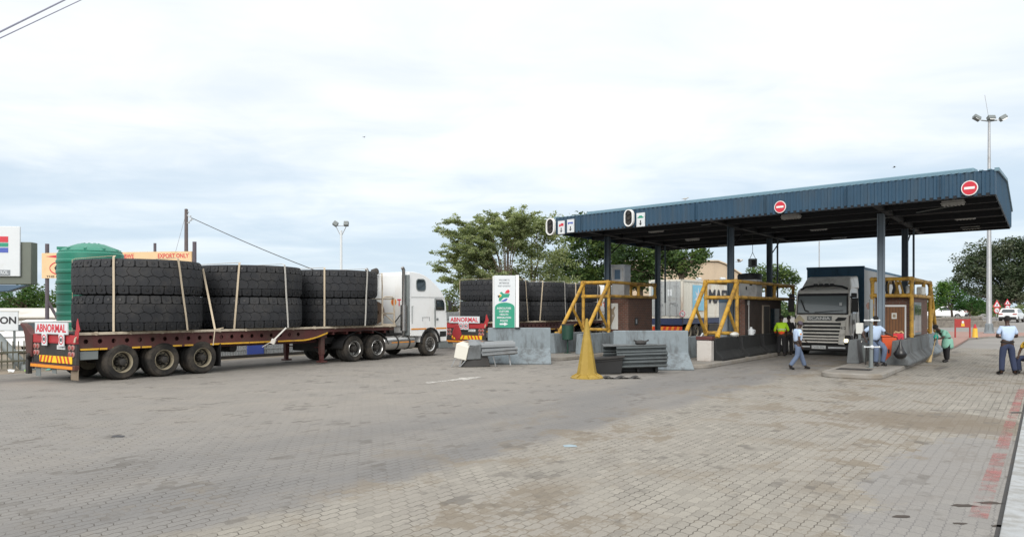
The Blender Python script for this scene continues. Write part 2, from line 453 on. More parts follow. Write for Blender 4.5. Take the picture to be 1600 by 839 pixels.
# elevation decides how thin and bright the overcast is; the noise breaks its edge
e = g.math('ADD', z, g.math('MULTIPLY', g.math('SUBTRACT', cl, .5), .62))
up = g.ramp(e, .03, .27)
low = g.mix(g.ramp(cl, .40, .60), (.445, .535, .63), (.515, .60, .68))
hi = g.mix(g.ramp(cl, .38, .56), (.61, .66, .69), (.76, .77, .775))
hi = g.mix(g.ramp(z, .40, .85), hi, (1.2, 1.2, 1.18))
over = g.mix(up, low, hi)
over = g.mix(1.0, over, (10, 10, 10), 'MULTIPLY')
col = g.mix(.10, over, sky.outputs[0])
g.link(col, bg.inputs[0]); bg.inputs[1].default_value = 0.1

# ------------------------------------------------------------------ ground
def gz(x, y):
    a = min(1, max(0, (math.hypot(x, y) - 62) / 45)); a = a * a * (3 - 2 * a)
    return .55 * a

def lane_nodes(g):
    co = g.n('ShaderNodeTexCoord').outputs['Object']
    s_ = g.n('ShaderNodeSeparateXYZ', i_0=co)
    x, y = s_.outputs[0], s_.outputs[1]
    s = g.math('ADD', g.math('MULTIPLY', x, DX), g.math('MULTIPLY', y, DY))
    tt = g.math('SUBTRACT', g.math('MULTIPLY', x, DY), g.math('MULTIPLY', y, DX))
    return co, s, tt

def paving_material():
    m, t, b = nt('interlocking paving'); g = G(t)
    co, s, tt = lane_nodes(g)
    wob = g.math('ADD', g.noise(co, 6, 2), g.math('MULTIPLY', g.noise(co, .55, 2), 5.0))
    tri = lambda v, per: g.math('SUBTRACT', g.math('PINGPONG', v, per / 2), per / 4)
    s2 = g.math('ADD', s, g.math('MULTIPLY', tri(tt, .127), .5))
    t2 = g.math('ADD', tt, g.math('MULTIPLY', tri(g.math('ADD', s, .03), .125), .26))
    v = g.n('ShaderNodeCombineXYZ', i_0=g.math('ADD', s2, g.math('MULTIPLY', wob, .02)), i_1=g.math('ADD', t2, g.math('MULTIPLY', wob, .015))).outputs[0]
    br = g.n('ShaderNodeTexBrick', i_Vector=v, i_Color1=(.0, .0, .0, 1), i_Color2=(1, 1, 1, 1), i_Mortar=(.5, .5, .5, 1), i_Scale=1.0)
    br.inputs['Brick Width'].default_value = .25; br.inputs['Row Height'].default_value = .127
    br.inputs['Mortar Size'].default_value = .0065; br.inputs['Mortar Smooth'].default_value = .25
    rnd, joint = br.outputs[0], br.outputs[1]
    nbig = g.noise(co, .22, 5, .6); nmid = g.noise(co, .9, 6, .62, .5); nfine = g.noise(co, 9, 5, .65); ngrit = g.noise(co, 60, 3, .7)
    # lane-long noise: wheel wear and dust are drawn out along the lanes
    lv = g.n('ShaderNodeCombineXYZ', i_0=g.math('MULTIPLY', s, .22), i_1=tt).outputs[0]
    nlane = g.noise(lv, .75, 5, .6)
    tw = g.math('ADD', tt, g.math('MULTIPLY', g.math('SUBTRACT', nmid, .5), 1.3))
    right = g.ramp(tw, -6.75, -6.25)                                  # clean beige blocks right of the worn lane
    worn = g.math('MULTIPLY', g.ramp(tw, -12.2, -8.6), g.math('SUBTRACT', 1.0, right))
    blocks = g.mix(rnd, (.325, .31, .282), (.415, .396, .358))
    blocks = g.mix(g.ramp(nbig, .38, .68), blocks, (.37, .35, .32))
    dusty = g.mix(g.ramp(nmid, .3, .7), (.315, .30, .282), (.375, .355, .33))
    dusty = g.mix(g.math('MULTIPLY', rnd, .22), dusty, (.29, .285, .28))
    near = g.ramp(s, 11.5, 5.5)
    dusty = g.mix(g.math('MULTIPLY', near, .55), dusty, g.mix(rnd, (.27, .268, .27), (.35, .345, .335)))
    c = g.mix(right, dusty, blocks)
    c = g.mix(g.math('MULTIPLY', worn, g.ramp(nlane, .3, .62, .25, .8)), c, (.225, .225, .23))
    # joints: dark, filled with dust in patches and out on the left
    jm = g.math('MULTIPLY', joint, g.ramp(g.noise(co, 1.7, 4, .6), .36, .6, .25, .95))
    jl = g.mix(right, g.mix(near, (.34,)*3, (.9,)*3), (.95,)*3)
    sj = g.n('ShaderNodeSeparateColor', i_0=jl).outputs[0]
    c = g.mix(g.math('MULTIPLY', jm, sj), c, (.085, .076, .066))
    spk = g.math('MULTIPLY', g.ramp(g.noise(co, 22, 3, .7), .60, .68), g.ramp(nmid, .35, .6))
    c = g.mix(g.math('MULTIPLY', spk, .45), c, (.13, .12, .11))
    # brown sand lying over the blocks
    sand = g.math('MULTIPLY', g.ramp(g.math('ADD', g.math('ADD', nmid, g.math('MULTIPLY', g.math('SUBTRACT', rnd, .5), .07)), g.math('ADD', g.math('MULTIPLY', joint, .07), g.math('MULTIPLY', g.math('SUBTRACT', nfine, .5), .34))), .515, .57), g.ramp(nbig, .40, .56))
    sandm = g.math('MULTIPLY', sand, g.math('MULTIPLY', g.math('ADD', .12, g.math('MULTIPLY', g.ramp(tw, -9.5, -6.2), .75)), g.ramp(rnd, -.4, .9, .45, 1.0)))
    c = g.mix(g.math('MULTIPLY', sandm, .9), c, (.255, .218, .17))
    sp2 = g.math('MULTIPLY', g.ramp(g.noise(lv, 2.1, 6, .65), .60, .70), g.ramp(nfine, .42, .58))
    c = g.mix(g.math('MULTIPLY', sp2, .5), c, (.165, .15, .14))
    # oil and rubber marks where lorries stand and queue
    oil = g.math('MULTIPLY', g.ramp(g.noise(lv, 1.25, 5, .6), .55, .72), g.ramp(s, 16, 27))
    c = g.mix(g.math('MULTIPLY', oil, .6), c, (.10, .098, .098))
    tyre = g.math('MULTIPLY', g.ramp(g.math('ABSOLUTE', g.math('ADD', tw, 25.3)), 1.9, .9), g.ramp(nlane, .35, .6, .3, 1))
    c = g.mix(g.math('MULTIPLY', tyre, .55), c, (.12, .12, .125))
    # smooth cement patch beside the red line
    d1 = g.math('POWER', g.math('DIVIDE', g.math('SUBTRACT', s, 10.6), 4.4), 2.0); d2 = g.math('POWER', g.math('DIVIDE', g.math('ADD', tt, .75), 1.05), 2.0)
    patch = g.ramp(g.math('ADD', g.math('ADD', d1, d2), g.math('ADD', g.math('MULTIPLY', g.math('SUBTRACT', nmid, .5), 3.2), g.math('MULTIPLY', g.math('SUBTRACT', nfine, .5), 1.2))), 1.05, .75)
    c = g.mix(g.math('MULTIPLY', patch, .6), c, (.295, .295, .305))
    e1 = g.math('POWER', g.math('DIVIDE', g.math('SUBTRACT', s, 16.3), 1.5), 2.0); e2 = g.math('POWER', g.math('DIVIDE', g.math('ADD', tt, 1.7), 1.7), 2.0)
    mud = g.ramp(g.math('ADD', g.math('ADD', e1, e2), g.math('ADD', g.math('MULTIPLY', g.math('SUBTRACT', nmid, .5), 3.2), g.math('MULTIPLY', g.math('SUBTRACT', nfine, .5), 1.8))), 1.1, .6)
    c = g.mix(g.math('MULTIPLY', mud, .7), c, (.225, .19, .15))
    c = g.mix(g.ramp(ngrit, .3, .75), g.mix(1.0, c, (.88,)*3, 'MULTIPLY'), g.mix(1.0, c, (1.1,)*3, 'MULTIPLY'))
    dk = g.math('MULTIPLY', g.ramp(rnd, .45, .9), g.ramp(g.noise(co, .8, 6, .7), .50, .62))
    c = g.mix(g.math('MULTIPLY', dk, .7), c, (.15, .14, .13))
    c = g.mix(1.0, c, (.745, .728, .70), 'MULTIPLY')
    g.link(c, b.inputs['Base Color']); b.inputs['Roughness'].default_value = .9; b.inputs['Specular IOR Level'].default_value = .25
    hgt = g.math('ADD', g.math('MULTIPLY', g.math('SUBTRACT', 1.0, jm), .6), g.math('MULTIPLY', nfine, .4))
    bn = g.n('ShaderNodeBump', i_Strength=.35, i_Distance=.012, i_Height=hgt); g.link(bn.outputs[0], b.inputs['Normal'])
    return m
def asphalt_material():
    m, t, b = nt('dusty asphalt'); g = G(t)
    co = g.n('ShaderNodeTexCoord').outputs['Object']
    n1 = g.noise(co, .12, 6, .6); n2 = g.noise(co, 3, 5, .65)
    c = g.mix(g.ramp(n1, .35, .65), (.195, .185, .172), (.26, .247, .228))
    c = g.mix(g.ramp(n2, .3, .8), c, (.2, .19, .18)); g.link(c, b.inputs['Base Color'])
    b.inputs['Roughness'].default_value = .92
    return m
def dirt_material():
    m, t, b = nt('dry trampled dirt'); g = G(t)
    co = g.n('ShaderNodeTexCoord').outputs['Object']
    n1 = g.noise(co, .5, 6, .65); n2 = g.noise(co, 7, 5, .65)
    c = g.mix(g.ramp(n1, .35, .65), (.27, .22, .17), (.17, .15, .115))
    c = g.mix(g.ramp(n2, .5, .75), c, (.13, .135, .07)); g.link(c, b.inputs['Base Color'])
    b.inputs['Roughness'].default_value = .95
    bn = g.n('ShaderNodeBump', i_Strength=.6, i_Distance=.05, i_Height=n2); g.link(bn.outputs[0], b.inputs['Normal'])
    return m
M['paving'] = paving_material(); M['asphalt'] = asphalt_material(); M['dirt'] = dirt_material()

mb = MB()
xs = [-1500, -400] + list(range(-200, 201, 8)) + [400, 1500]
vs = [(x, y, gz(x, y) - .004) for y in xs for x in xs]; n = len(xs)
mb.add(vs, [(j*n+i, j*n+i+1, (j+1)*n+i+1, (j+1)*n+i) for j in range(n-1) for i in range(n-1)])
tag(mb.build('ground', M['asphalt'], smooth=60), kind='structure')
def sheet(name, pts, m, z):
    b = MB(); b.add([tuple(L(s, t, z)) for s, t in pts], [tuple(range(len(pts)))])
    o = b.build(name, m, smooth=0, fix=False)
    if o.data.polygons[0].normal.z < 0: o.data.flip_normals()
    return tag(o, kind='structure')
sheet('paving', [(-14, -27.3), (-14, -.38), (47.2, -.38), (47.2, -27.3)], M['paving'], .002)
sheet('verge', [(-14, -75), (-14, -27.3), (70, -27.3), (70, -75)], M['dirt'], .004)
sheet('road_line', [(s, t) for s, t in ((9.0, -.64), (9.0, -.47), (13.2, -.45), (13.2, -.62))], M['linered'], .007)
sheet('road_line', [(13.6, -.62), (13.6, -.45), (24, -.42), (24, -.58)], M['linered'], .007)
# worn white arrow on the forecourt
a0 = P(665, 597.5); a1 = P(722, 591.5); a2 = P(716, 594.5); a3 = P(752, 589)
def world_sheet(name, pts, m, z):
    b = MB(); b.add([(p[0], p[1], z) for p in pts], [tuple(range(len(pts)))])
    o = b.build(name, m, smooth=0, fix=False)
    if o.data.polygons[0].normal.z < 0: o.data.flip_normals()
    return tag(o, kind='structure')
world_sheet('road_arrow', [P(664, 597.6), P(668, 599.2), P(722, 593.2), P(724, 594.6), P(756, 588.4), P(716, 590.4), P(718, 591.6)], M['linewhite'], .007)
world_sheet('road_line', [P(440, 583.5), P(441, 585), P(560, 577.6), P(559, 576.6)], M['linefaint'], .007)
world_sheet('road_line', [P(1238, 572.4), P(1239, 573.6), P(1312, 562.6), P(1310, 561.6)], M['linefaint'], .007)
# right-hand edge: a dark slot, a whitewashed kerb and the strip beyond it
b = MB(); b.M = Matrix.Rotation(LANE, 4, 'Z')
b.box(-.385, -.345, -14, 47, -.02, .006); tag(b.build('drain_slot', M['dark'], smooth=0), kind='structure')
b = MB(); b.M = Matrix.Rotation(LANE, 4, 'Z')
M['whitewash'] = mat('flaking whitewash', (.36, .375, .385), .85, var=.2, dirt=(.24, .235, .22), damt=.85, dscale=4, bump=.3)
for i in range(52):
    b.box(-.342, -.09, -14 + i * 1.0, -14 + i * 1.0 + .985, 0, .035)
tag(b.build('kerb', M['whitewash'], bevel=.01), kind='structure')
sheet('pavement', [(-14, -.088), (-14, 6), (47.2, 6), (47.2, -.088)], M['island'], .012)
# missing blocks filled with dark earth
for i, (u, v, a) in enumerate(((1505, 790, .34), (1548, 786, .3), (1408, 807, .26), (1500, 818, .16), (1563, 822, .2))):
    c = P(u, v); pts = []
    for k in range(14):
        an = 2 * PI * k / 14; rr = a * .42 * random.uniform(.55, 1.0)
        pts.append((c.x + math.cos(an) * rr * 1.25, c.y + math.sin(an) * rr * .6))
    world_sheet('paving_hole', pts, mat('dark wet earth', (.05, .038, .03), .9, var=.3) if i == 0 else bpy.data.materials['dark wet earth'], .006)

def island(s0, s1, t0, t1, name='traffic_island'):
    def outline(d):
        pts = []; r = min(.6, (t1 - t0) / 2 - .05)
        for k in range(7):
            a = PI / 2 * k / 6
            pts.append((t0 + d + r * (1 - math.cos(PI/2 - a)) if False else t0 + r - (r - d) * math.cos(a), s0 + r - (r - d) * math.sin(a)))
        for k in range(7):
            a = PI / 2 * k / 6
            pts.append((t1 - r + (r - d) * math.sin(a), s0 + r - (r - d) * math.cos(a)))
        pts += [(t1 - d, s1 - d), (t0 + d, s1 - d)]
        return pts
    b = MB(); b.M = Matrix.Rotation(LANE, 4, 'Z')
    b.prism(outline(0), 'z', 0, .15); b.cur = 1; b.prism(outline(.16), 'z', .02, .156)
    return tag(b.build(name, [M['kerb'], M['island']], bevel=.025), kind='structure')
island(26.2, 44, -18.3, -15.9); island(25.6, 44, -11.9, -9.7); island(24.7, 46.5, -5.75, -3.95)
# the red paved footway at the far end, with its kerb
b = MB()
poly = [tuple(L(46.5, -3.95)[:2]), tuple(P(1512, 531)[:2]), tuple(P(1545, 528)[:2]), tuple(P(1700, 526)[:2]), tuple(P(1720, 519)[:2]), tuple(P(1540, 519.5)[:2]), tuple(P(1478, 519)[:2]), tuple(L(60, -5.6)[:2]), tuple(L(46.5, -5.7)[:2])]
b.prism(poly, 'z', 0, .12); tag(b.build('kerb', M['kerb'], bevel=.02), kind='structure')
c = sum((Vector(p) for p in poly), Vector((0, 0))) / len(poly)
b = MB(); b.prism([tuple(c + (Vector(p) - c) * .97) for p in poly], 'z', .03, .126); tag(b.build('footpath', M['redpave'], smooth=0), kind='structure')
# ------------------------------------------------------------------ lorry wheels
_wc = {}
def wheel(parent, x, y, r, w, rimm, side=1, dual=True, deep=.12, tyrem=None):
    """x is the outer face; the wheel's axis is local x"""
    key = (r, w, rimm.name, dual, deep)
    if key not in _wc:
        h = w / 2; g_ = .035
        if dual: prof = [(r*.57,-h*.8),(r*.63,-h),(r*.88,-h),(r*.985,-h*.8),(r,-h*.6),(r,-h*.22),(r*.9,-.02),(r*.9,.02),(r,h*.22),(r,h*.6),(r*.985,h*.8),(r*.88,h),(r*.63,h),(r*.57,h*.8)]
        else: prof = [(r*.57,-h*.8),(r*.63,-h),(r*.88,-h),(r*.985,-h*.8),(r,-h*.6),(r,h*.6),(r*.985,h*.8),(r*.88,h),(r*.63,h),(r*.57,h*.8)]
        b = MB(); b.lathe(prof, axis='x', n=40, closed=True)
        for k in range(40):                                           # tread bars
            a = 2 * PI * k / 40
            for sx in ((-.42, .42) if dual else (0,)):
                wd = h * (.5 if dual else 1.2)
                b.cbox((sx*w if dual else 0, r*1.004*math.cos(a), r*1.004*math.sin(a)), (wd, r*.09, .012), (a - PI/2, 0, 0)) if False else None
        tyre = b
        rb = MB()
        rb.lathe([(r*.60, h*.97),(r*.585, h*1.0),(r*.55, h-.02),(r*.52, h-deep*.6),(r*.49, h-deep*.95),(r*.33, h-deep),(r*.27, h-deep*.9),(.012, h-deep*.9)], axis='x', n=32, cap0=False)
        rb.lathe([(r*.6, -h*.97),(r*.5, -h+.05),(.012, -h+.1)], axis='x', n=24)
        rb.cur = 1; rb.lathe([(r*.515, h-deep*.6), (r*.525, h-deep*.6), (r*.50, h-deep*.93), (r*.488, h-deep*.93)], axis='x', n=32, closed=True)  # dark ring and hole discs: shade inside the dish put into the colour
        for k in range(10):
            a = 2 * PI * k / 10 + .2
            rb.lathe([(r*.05, h-deep*1.05), (r*.046, h-deep+.016)], (0, r*.41*math.cos(a), r*.41*math.sin(a)), 'x', 8)
        hb = MB(); hb.lathe([(r*.31, h-deep*.95), (r*.30, h-deep*.8), (r*.23, h-deep*.6), (r*.2, h-deep*.1), (r*.19, h+.015), (r*.1, h+.03)], axis='x', n=20)
        for k in range(10):
            a = 2 * PI * k / 10
            hb.lathe([(r*.03, h-deep), (r*.03, h-deep*.2)], (0, r*.3*math.cos(a), r*.3*math.sin(a)), 'x', 6)
        _wc[key] = [tyre, rb, hb]
        o = tyre.build('wheel', tyrem or M['rubber2'], parent, smooth=30)
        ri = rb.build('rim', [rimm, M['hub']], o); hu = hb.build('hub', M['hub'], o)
        _wc[key] = (o.data, ri.data, hu.data)
    else:
        d = _wc[key]
        o = bpy.data.objects.new('wheel', d[0]); COL.objects.link(o); o.parent = parent
        for nm, dd in (('rim', d[1]), ('hub', d[2])):
            c = bpy.data.objects.new(nm, dd); COL.objects.link(c); c.parent = o
    o.location = (x - side * w / 2, y, r)
    o.rotation_euler = (random.uniform(0, 6), 0, 0 if side > 0 else PI)
    if side < 0: o.rotation_euler = (0, 0, PI)
    return o

# ------------------------------------------------------------------ giant tyres
TR, TW = 1.87, 1.083
def giant_tyre_mesh():
    b = MB(); h = TW / 2
    Rb = TR - .05
    b.cur = 0; b.lathe([(.80, -h*.62), (.84, -h*.80), (1.15, -h*.985), (1.45, -h), (1.65, -h*.985), (Rb-.10, -h*.95), (Rb-.04, -h*.85), (Rb-.015, -h*.6), (Rb, 0), (Rb-.015, h*.6), (Rb-.04, h*.85), (Rb-.10, h*.95), (1.65, h*.985), (1.45, h), (1.15, h*.985), (.84, h*.80), (.80, h*.62)], n=96, closed=True)
    N = 36; step = 2 * PI / N
    def block(poly, r1=TR, r0=Rb-.02, inset=.955):
        cx = sum(p[0] for p in poly) / len(poly); cz = sum(p[1] for p in poly) / len(poly)
        n = len(poly); vs = []
        for rr0, k in ((r0, 1.0), (r1 - .007, 1.0), (r1, inset)):
            for a, z in poly:
                a2 = cx + (a - cx) * k; z2 = cz + (z - cz) * k
                e = abs(z2) / h; rr = rr0 - .015 * e * e - .07 * max(0, (e - .70) / .28) ** 2
                vs.append((rr * math.cos(a2), rr * math.sin(a2), z2))
        fs = [tuple(2*n + i for i in range(n))]
        for l in (0, 1):
            fs += [(l*n+i, l*n+(i+1) % n, (l+1)*n+(i+1) % n, (l+1)*n+i) for i in range(n)]
        b.add(vs, fs)
    for k in range(N):
        a = k * step; s_ = step
        for sg, off in ((1, 0.0), (-1, .5)):
            o = a + off * s_
            # shoulder block: square, edge tucked over the shoulder
            block([(o+.04*s_, sg*h*.60), (o+.16*s_, sg*h*.52), (o+.84*s_, sg*h*.52), (o+.96*s_, sg*h*.60), (o+.96*s_, sg*h*.78), (o+.96*s_, sg*h*.9), (o+.86*s_, sg*h*.96), (o+.14*s_, sg*h*.96), (o+.04*s_, sg*h*.9), (o+.04*s_, sg*h*.78)], TR-.004)
            # dark hexagon almost flush with the block: a hole's shade put into the colour
            b.cur = 1; block([(o+.38*s_, sg*h*.70), (o+.5*s_, sg*h*.66), (o+.62*s_, sg*h*.70), (o+.62*s_, sg*h*.79), (o+.5*s_, sg*h*.83), (o+.38*s_, sg*h*.79)], TR+.001, TR-.03, .95); b.cur = 0
        # middle rows: blocks parted by thin kinked grooves, upper row half a pitch along
        q = .013
        block([(a+q*s_, -h*.50), (a+(1-q)*s_, -h*.50), (a+(1.2-q)*s_, -h*.28), (a+(1-q)*s_, -h*.06), (a+.5*s_, h*.05), (a+q*s_, -h*.06), (a+(.2+q)*s_, -h*.28)], inset=.985)
        a2 = a + .5 * s_
        block([(a2+q*s_, h*.075), (a2+.5*s_, -h*.035), (a2+(1-q)*s_, h*.075), (a2+(.8-q)*s_, h*.29), (a2+(1-q)*s_, h*.50), (a2+q*s_, h*.50), (a2+(-.2+q)*s_, h*.29)], inset=.985)
    return b
GT = giant_tyre_mesh().build('giant_tyre', [M['rubber'], M['black']], None, smooth=25)
first_tyre = [True]
def place_tyre(root_s, t, z, label, group, rz):
    if first_tyre[0]: o = GT; first_tyre[0] = False
    else: o = GT.copy(); COL.objects.link(o)
    o.location = L(root_s, t, z + TW / 2); o.rotation_euler = (0, 0, rz)
    return tag(o, label, 'tyre', group)

# ------------------------------------------------------------------ flat-deck trailer
DECK = 1.40
def trailer(label, roundels=(-.40, .62), tail_flag=True):
    T = thing('flatbed_trailer', label, 'trailer')
    HW = 1.30
    # side beams with real round holes
    def web(x, y0, y1, z0, z1, holes, dx):
        b = MB()
        cells = holes; wdt = (y1 - y0) / cells
        for i in range(cells):
            a, c = y0 + i * wdt, y0 + (i + 1) * wdt; cy = (a + c) / 2; cz = z0 + (z1 - z0) * .56; rr = .068
            ring = []; rect = []
            for k in range(16):
                an = 2 * PI * k / 16; ca, sa = math.cos(an), math.sin(an)
                ring.append((cy + rr * ca, cz + rr * sa))
                m = max(abs(ca), abs(sa)); px, pz = ca / m, sa / m
                rect.append((cy + px * wdt / 2, (cz + pz * (z1 - cz)) if pz > 0 else (cz + pz * (cz - z0))))
            vs = [(x, p[0], p[1]) for p in rect] + [(x, p[0], p[1]) for p in ring] + [(x - dx, p[0], p[1]) for p in ring]
            b.add(vs, [(k, (k+1) % 16, 16+(k+1) % 16, 16+k) for k in range(16)] + [(16+k, 16+(k+1) % 16, 32+(k+1) % 16, 32+k) for k in range(16)])
        return b
    for sx in (1, -1):
        b = web(sx * 1.24, .06, 8.0, .93, 1.345, 20, sx * .02)
        # lower edge sweeps up to the gooseneck
        top = 1.345; prev = (8.0, .93)
        for k in range(1, 9):
            y = 8.0 + k * .17; z = .93 + .30 * (k / 8) ** 1.6
            b.add([(sx*1.24, prev[0], prev[1]), (sx*1.24, y, z), (sx*1.24, y, top), (sx*1.24, prev[0], top)], [(0, 1, 2, 3)]); prev = (y, z)
        b.box(min(sx*1.24, sx*1.22), max(sx*1.24, sx*1.22), 9.36, 12.8, 1.21, top)
        b.box(sx*1.18-.06, sx*1.18+.055, .06, 8.0, .905, .93)
        b.box(sx*1.05-.03, sx*1.05+.03, .06, 9.3, .98, 1.34)
        b.build('side_beam', M['oxide'], T, smooth=0)
        for (y0, y1) in ((.1, .62), (.64, .86), (1.02, 1.3), (1.6, 1.85), (1.9, 2.2), (2.9, 3.2), (3.3, 3.6), (4.2, 5.7), (5.72, 6.7), (6.9, 8.0)):
            s = MB(); s.box(min(sx*1.246, sx*1.25), max(sx*1.246, sx*1.25), y0, y1, .915, .965)
            if y1 < 8: s.build('reflective_tape', M['yelrefl'], T, smooth=0)
        prev = (8.0, .94)
        for k in range(1, 8):
            y = 8.0 + k * .17; z = .94 + .30 * (k / 8) ** 1.6
            s.beam((sx*1.25, prev[0], prev[1]), (sx*1.25, y, z), .012, .05); prev = (y, z)
        s.build('reflective_tape', M['yelrefl'], T, smooth=0)
    b = MB(); b.box(-.62, -.42, .1, 9.2, .8, 1.33).box(.42, .62, .1, 9.2, .8, 1.33).box(-.62, -.42, 9.2, 12.8, 1.12, 1.33).box(.42, .62, 9.2, 12.8, 1.12, 1.33)
    for k in range(18): b.box(-1.2, 1.2, .4 + k * .7, .48 + k * .7, 1.1, 1.3)
    b.build('chassis', M['oxide'], T, bevel=.01)
    b = MB(); b.box(-1.24, 1.24, .05, 12.85, 1.347, 1.388); b.build('deck', M['dark'], T)
    for sx in (1, -1):
        b = MB(); b.box(sx*1.275-.035, sx*1.275+.035, .02, 12.88, 1.345, 1.42)
        for k in range(13): b.box(sx*1.275-.05, sx*1.275+.05, .5+k, .56+k, 1.33, 1.435)
        if sx > 0: b.tube([(1.29, .03, 1.33), (1.3, -.06, 1.26), (1.3, -.08, 1.14)], .03, 8)
        b.build('deck_rail', M['cream'], T, bevel=.008)
    # axles, wheels, dark running gear
    b = MB()
    for y in (1.29, 2.6, 3.91):
        b.bar((-1.1, y, .52), (1.1, y, .52), .09, 12)
        for sx in (1, -1): b.beam((sx*.5, y-.55, .8), (sx*.5, y+.55, .8), .1, .12); b.box(sx*.5-.08, sx*.5+.08, y-.1, y+.1, .5, .85)
    b.box(-.55, .55, 1.9, 2.1, .45, .75); b.lathe([(.17, -.5), (.17, .5)], (-.2, 4.9, .72), 'x', 16); b.lathe([(.15, -.4), (.15, .4)], (.1, 5.6, .74), 'x', 16)
    b.build('running_gear', M['dark'], T, bevel=.008)
    for y in (1.29, 2.6, 3.91):
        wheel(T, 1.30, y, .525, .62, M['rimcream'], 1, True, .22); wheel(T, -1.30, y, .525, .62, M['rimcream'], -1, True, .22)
    b = MB(); b.box(.72, 1.22, .1, .62, .64, .89); b.build('tool_box', M['greypaint'], T, bevel=.015)
    for x in (.75, -1.3):
        b = MB(); b.box(x, x + .55, 4.55, 4.565, .2, .95); b.build('mudflap', M['black'], T)
    # landing legs
    for sx in (1, -1):
        b = MB(); b.box(sx*1.02-.08, sx*1.02+.08, 9.0, 9.18, .35, 1.32).box(sx*1.02-.06, sx*1.02+.06, 9.02, 9.16, .12, .36).box(sx*1.02-.14, sx*1.02+.14, 8.95, 9.25, .06, .12)
        b.beam((sx*1.02, 9.1, .9), (sx*.55, 9.1, 1.25), .07, .07); b.bar((sx*1.02, 9.1, .62), (sx*.6, 9.1, .62), .025)
        b.build('landing_leg', M['oxide'], T, bevel=.01)
    b = MB(); b.box(-.9, .9, 9.3, 9.34, .45, .95)
    for k in range(5): b.box(-.9+k*.38, -.72+k*.38, 9.295, 9.345, .6, .68)
    b.build('step_plate', M['dark'], T, bevel=.01)
    # headboard pipework with a rusty rope drum
    b = MB()
    for sx in (1.22, -1.22):
        b.tube([(sx, 12.15, 1.42), (sx, 12.15, 2.5), (sx, 12.3, 2.58), (sx, 12.72, 2.58), (sx, 12.85, 2.48), (sx, 12.85, 1.3)], .035, 8)
        b.bar((sx, 12.15, 1.95), (sx, 12.85, 1.5), .022)
    b.bar((-1.22, 12.85, 2.5), (1.22, 12.85, 2.5), .03).bar((-1.22, 12.85, 1.9), (1.22, 12.85, 1.9), .03)
    b.tube([(1.24, 12.1, 3.55), (1.24, 12.12, 2.9), (1.24, 12.1, 1.45)], .028, 8)
    b.box(-1.25, 1.25, 12.1, 12.9, 1.425, 1.46)
    b.build('headboard_frame', M['cream'], T)
    b = MB(); b.lathe([(.12, -.2), (.46, -.2), (.46, -.16), (.36, -.15), (.36, .15), (.46, .16), (.46, .2), (.12, .2)], (.6, 12.25, 1.93), 'x', 28, closed=True)
    for k in range(5): b.lathe([(.375+.012*(k%2), -.11+k*.05), (.395, -.085+k*.05), (.375, -.06+k*.05)], (.6, 12.25, 1.93), 'x', 24)
    b.build('rope_drum', M['rust'], T)
    # ---------------- the tail
    b = MB(); b.box(-1.26, 1.26, -.05, .05, 1.1, 1.345); b.box(-1.05, 1.05, -.056, -.05, 1.13, 1.19)
    b.build('tail_panel', M['red'], T, bevel=.01)
    b = MB(); b.box(-1.28, 1.28, -.02, .06, .72, 1.1); b.box(-1.28, 1.28, -.03, .06, .5, .72); b.build('tail_frame', M['dark'], T, bevel=.01)
    b = MB(); b.box(-1.33, 1.33, -.1, .04, .36, .5); b.build('bumper', M['oxide'], T, bevel=.012)
    b = MB(); b.box(-1.3, 1.22, -.107, -.1, .385, .47); b.build('bumper_tape', M['orange'], T, smooth=0)
    b = MB()
    b.box(-.86, 1.08, -.05, -.036, .535, .735)
    w_ = 1.94; x0 = -.86
    b.cur = 1
    for k in range(9):                                                # slanting red bars, mirrored about the middle
        c0 = x0 + k * w_ / 9; sl = .09 if k < 4 else (-.09 if k > 4 else 0)
        if k % 2 == 0 and k != 4: b.add([(c0, -.053, .537), (c0+w_/18, -.053, .537), (c0+w_/18+sl, -.053, .733), (c0+sl, -.053, .733)], [(0, 1, 2, 3)])
        if k % 2 == 1: b.add([(c0+.02, -.053, .537), (c0+.02+w_/22, -.053, .537), (c0+.02+w_/22+sl, -.053, .733), (c0+.02+sl, -.053, .733)], [(0, 1, 2, 3)])
    b.build('chevron_plate', [M['chevyellow'], M['chevred']], T, smooth=0)
    b = MB(); b.box(.2, .66, -.045, -.02, .93, 1.05); b.cur = 1; smudge(b, .26, .60, .96, 1.02, -.047, 7)
    b.build('number_plate', [M['plate'], M['signgrey']], T, smooth=0)
    for sx in (-1.08, 1.02):
        for i in (0, 1):
            for j in (0, 1):
                b = MB(); b.lathe([(.082, -.02), (.082, -.045), (.07, -.052)], (sx-.09+i*.19, 0, .80+j*.19), 'y', 16); b.cur = 1
                b.lathe([(.05, -.045), (.05, -.058), (.03, -.064)], (sx-.09+i*.19, 0, .80+j*.19), 'y', 14)
                b.build('tail_lamp', [M['lampring'], M['lamplens']], T)
    b = MB(); b.box(-.98, .98, -.12, -.09, 1.37, 1.70)
    fr = .018
    b.cur = 1; b.text('ABNORMAL', face_y(0, -.121, 1.535), 1.80, .235, .028, .004)
    b.cur = 2; b.box(-.99, .99, -.115, -.085, 1.70, 1.715).box(-.99, .99, -.115, -.085, 1.355, 1.37)
    ab = b.build('warning_board', [M['signwhite'], M['signred'], M['greypaint']], T, smooth=0)
    for x in roundels:
        b = MB(); b.box(x-.15, x+.15, -.125, -.10, 1.03, 1.385); b.cur = 1; b.disc((x, -.127, 1.21), .135, 'y', .006, 24, hole=.105)
        b.cur = 2; b.text('80', face_y(x, -.126, 1.21), .15, .1, .015)
        b.build('speed_plate', [M['signwhite'], M['signred'], M['signblack']], T, smooth=0)
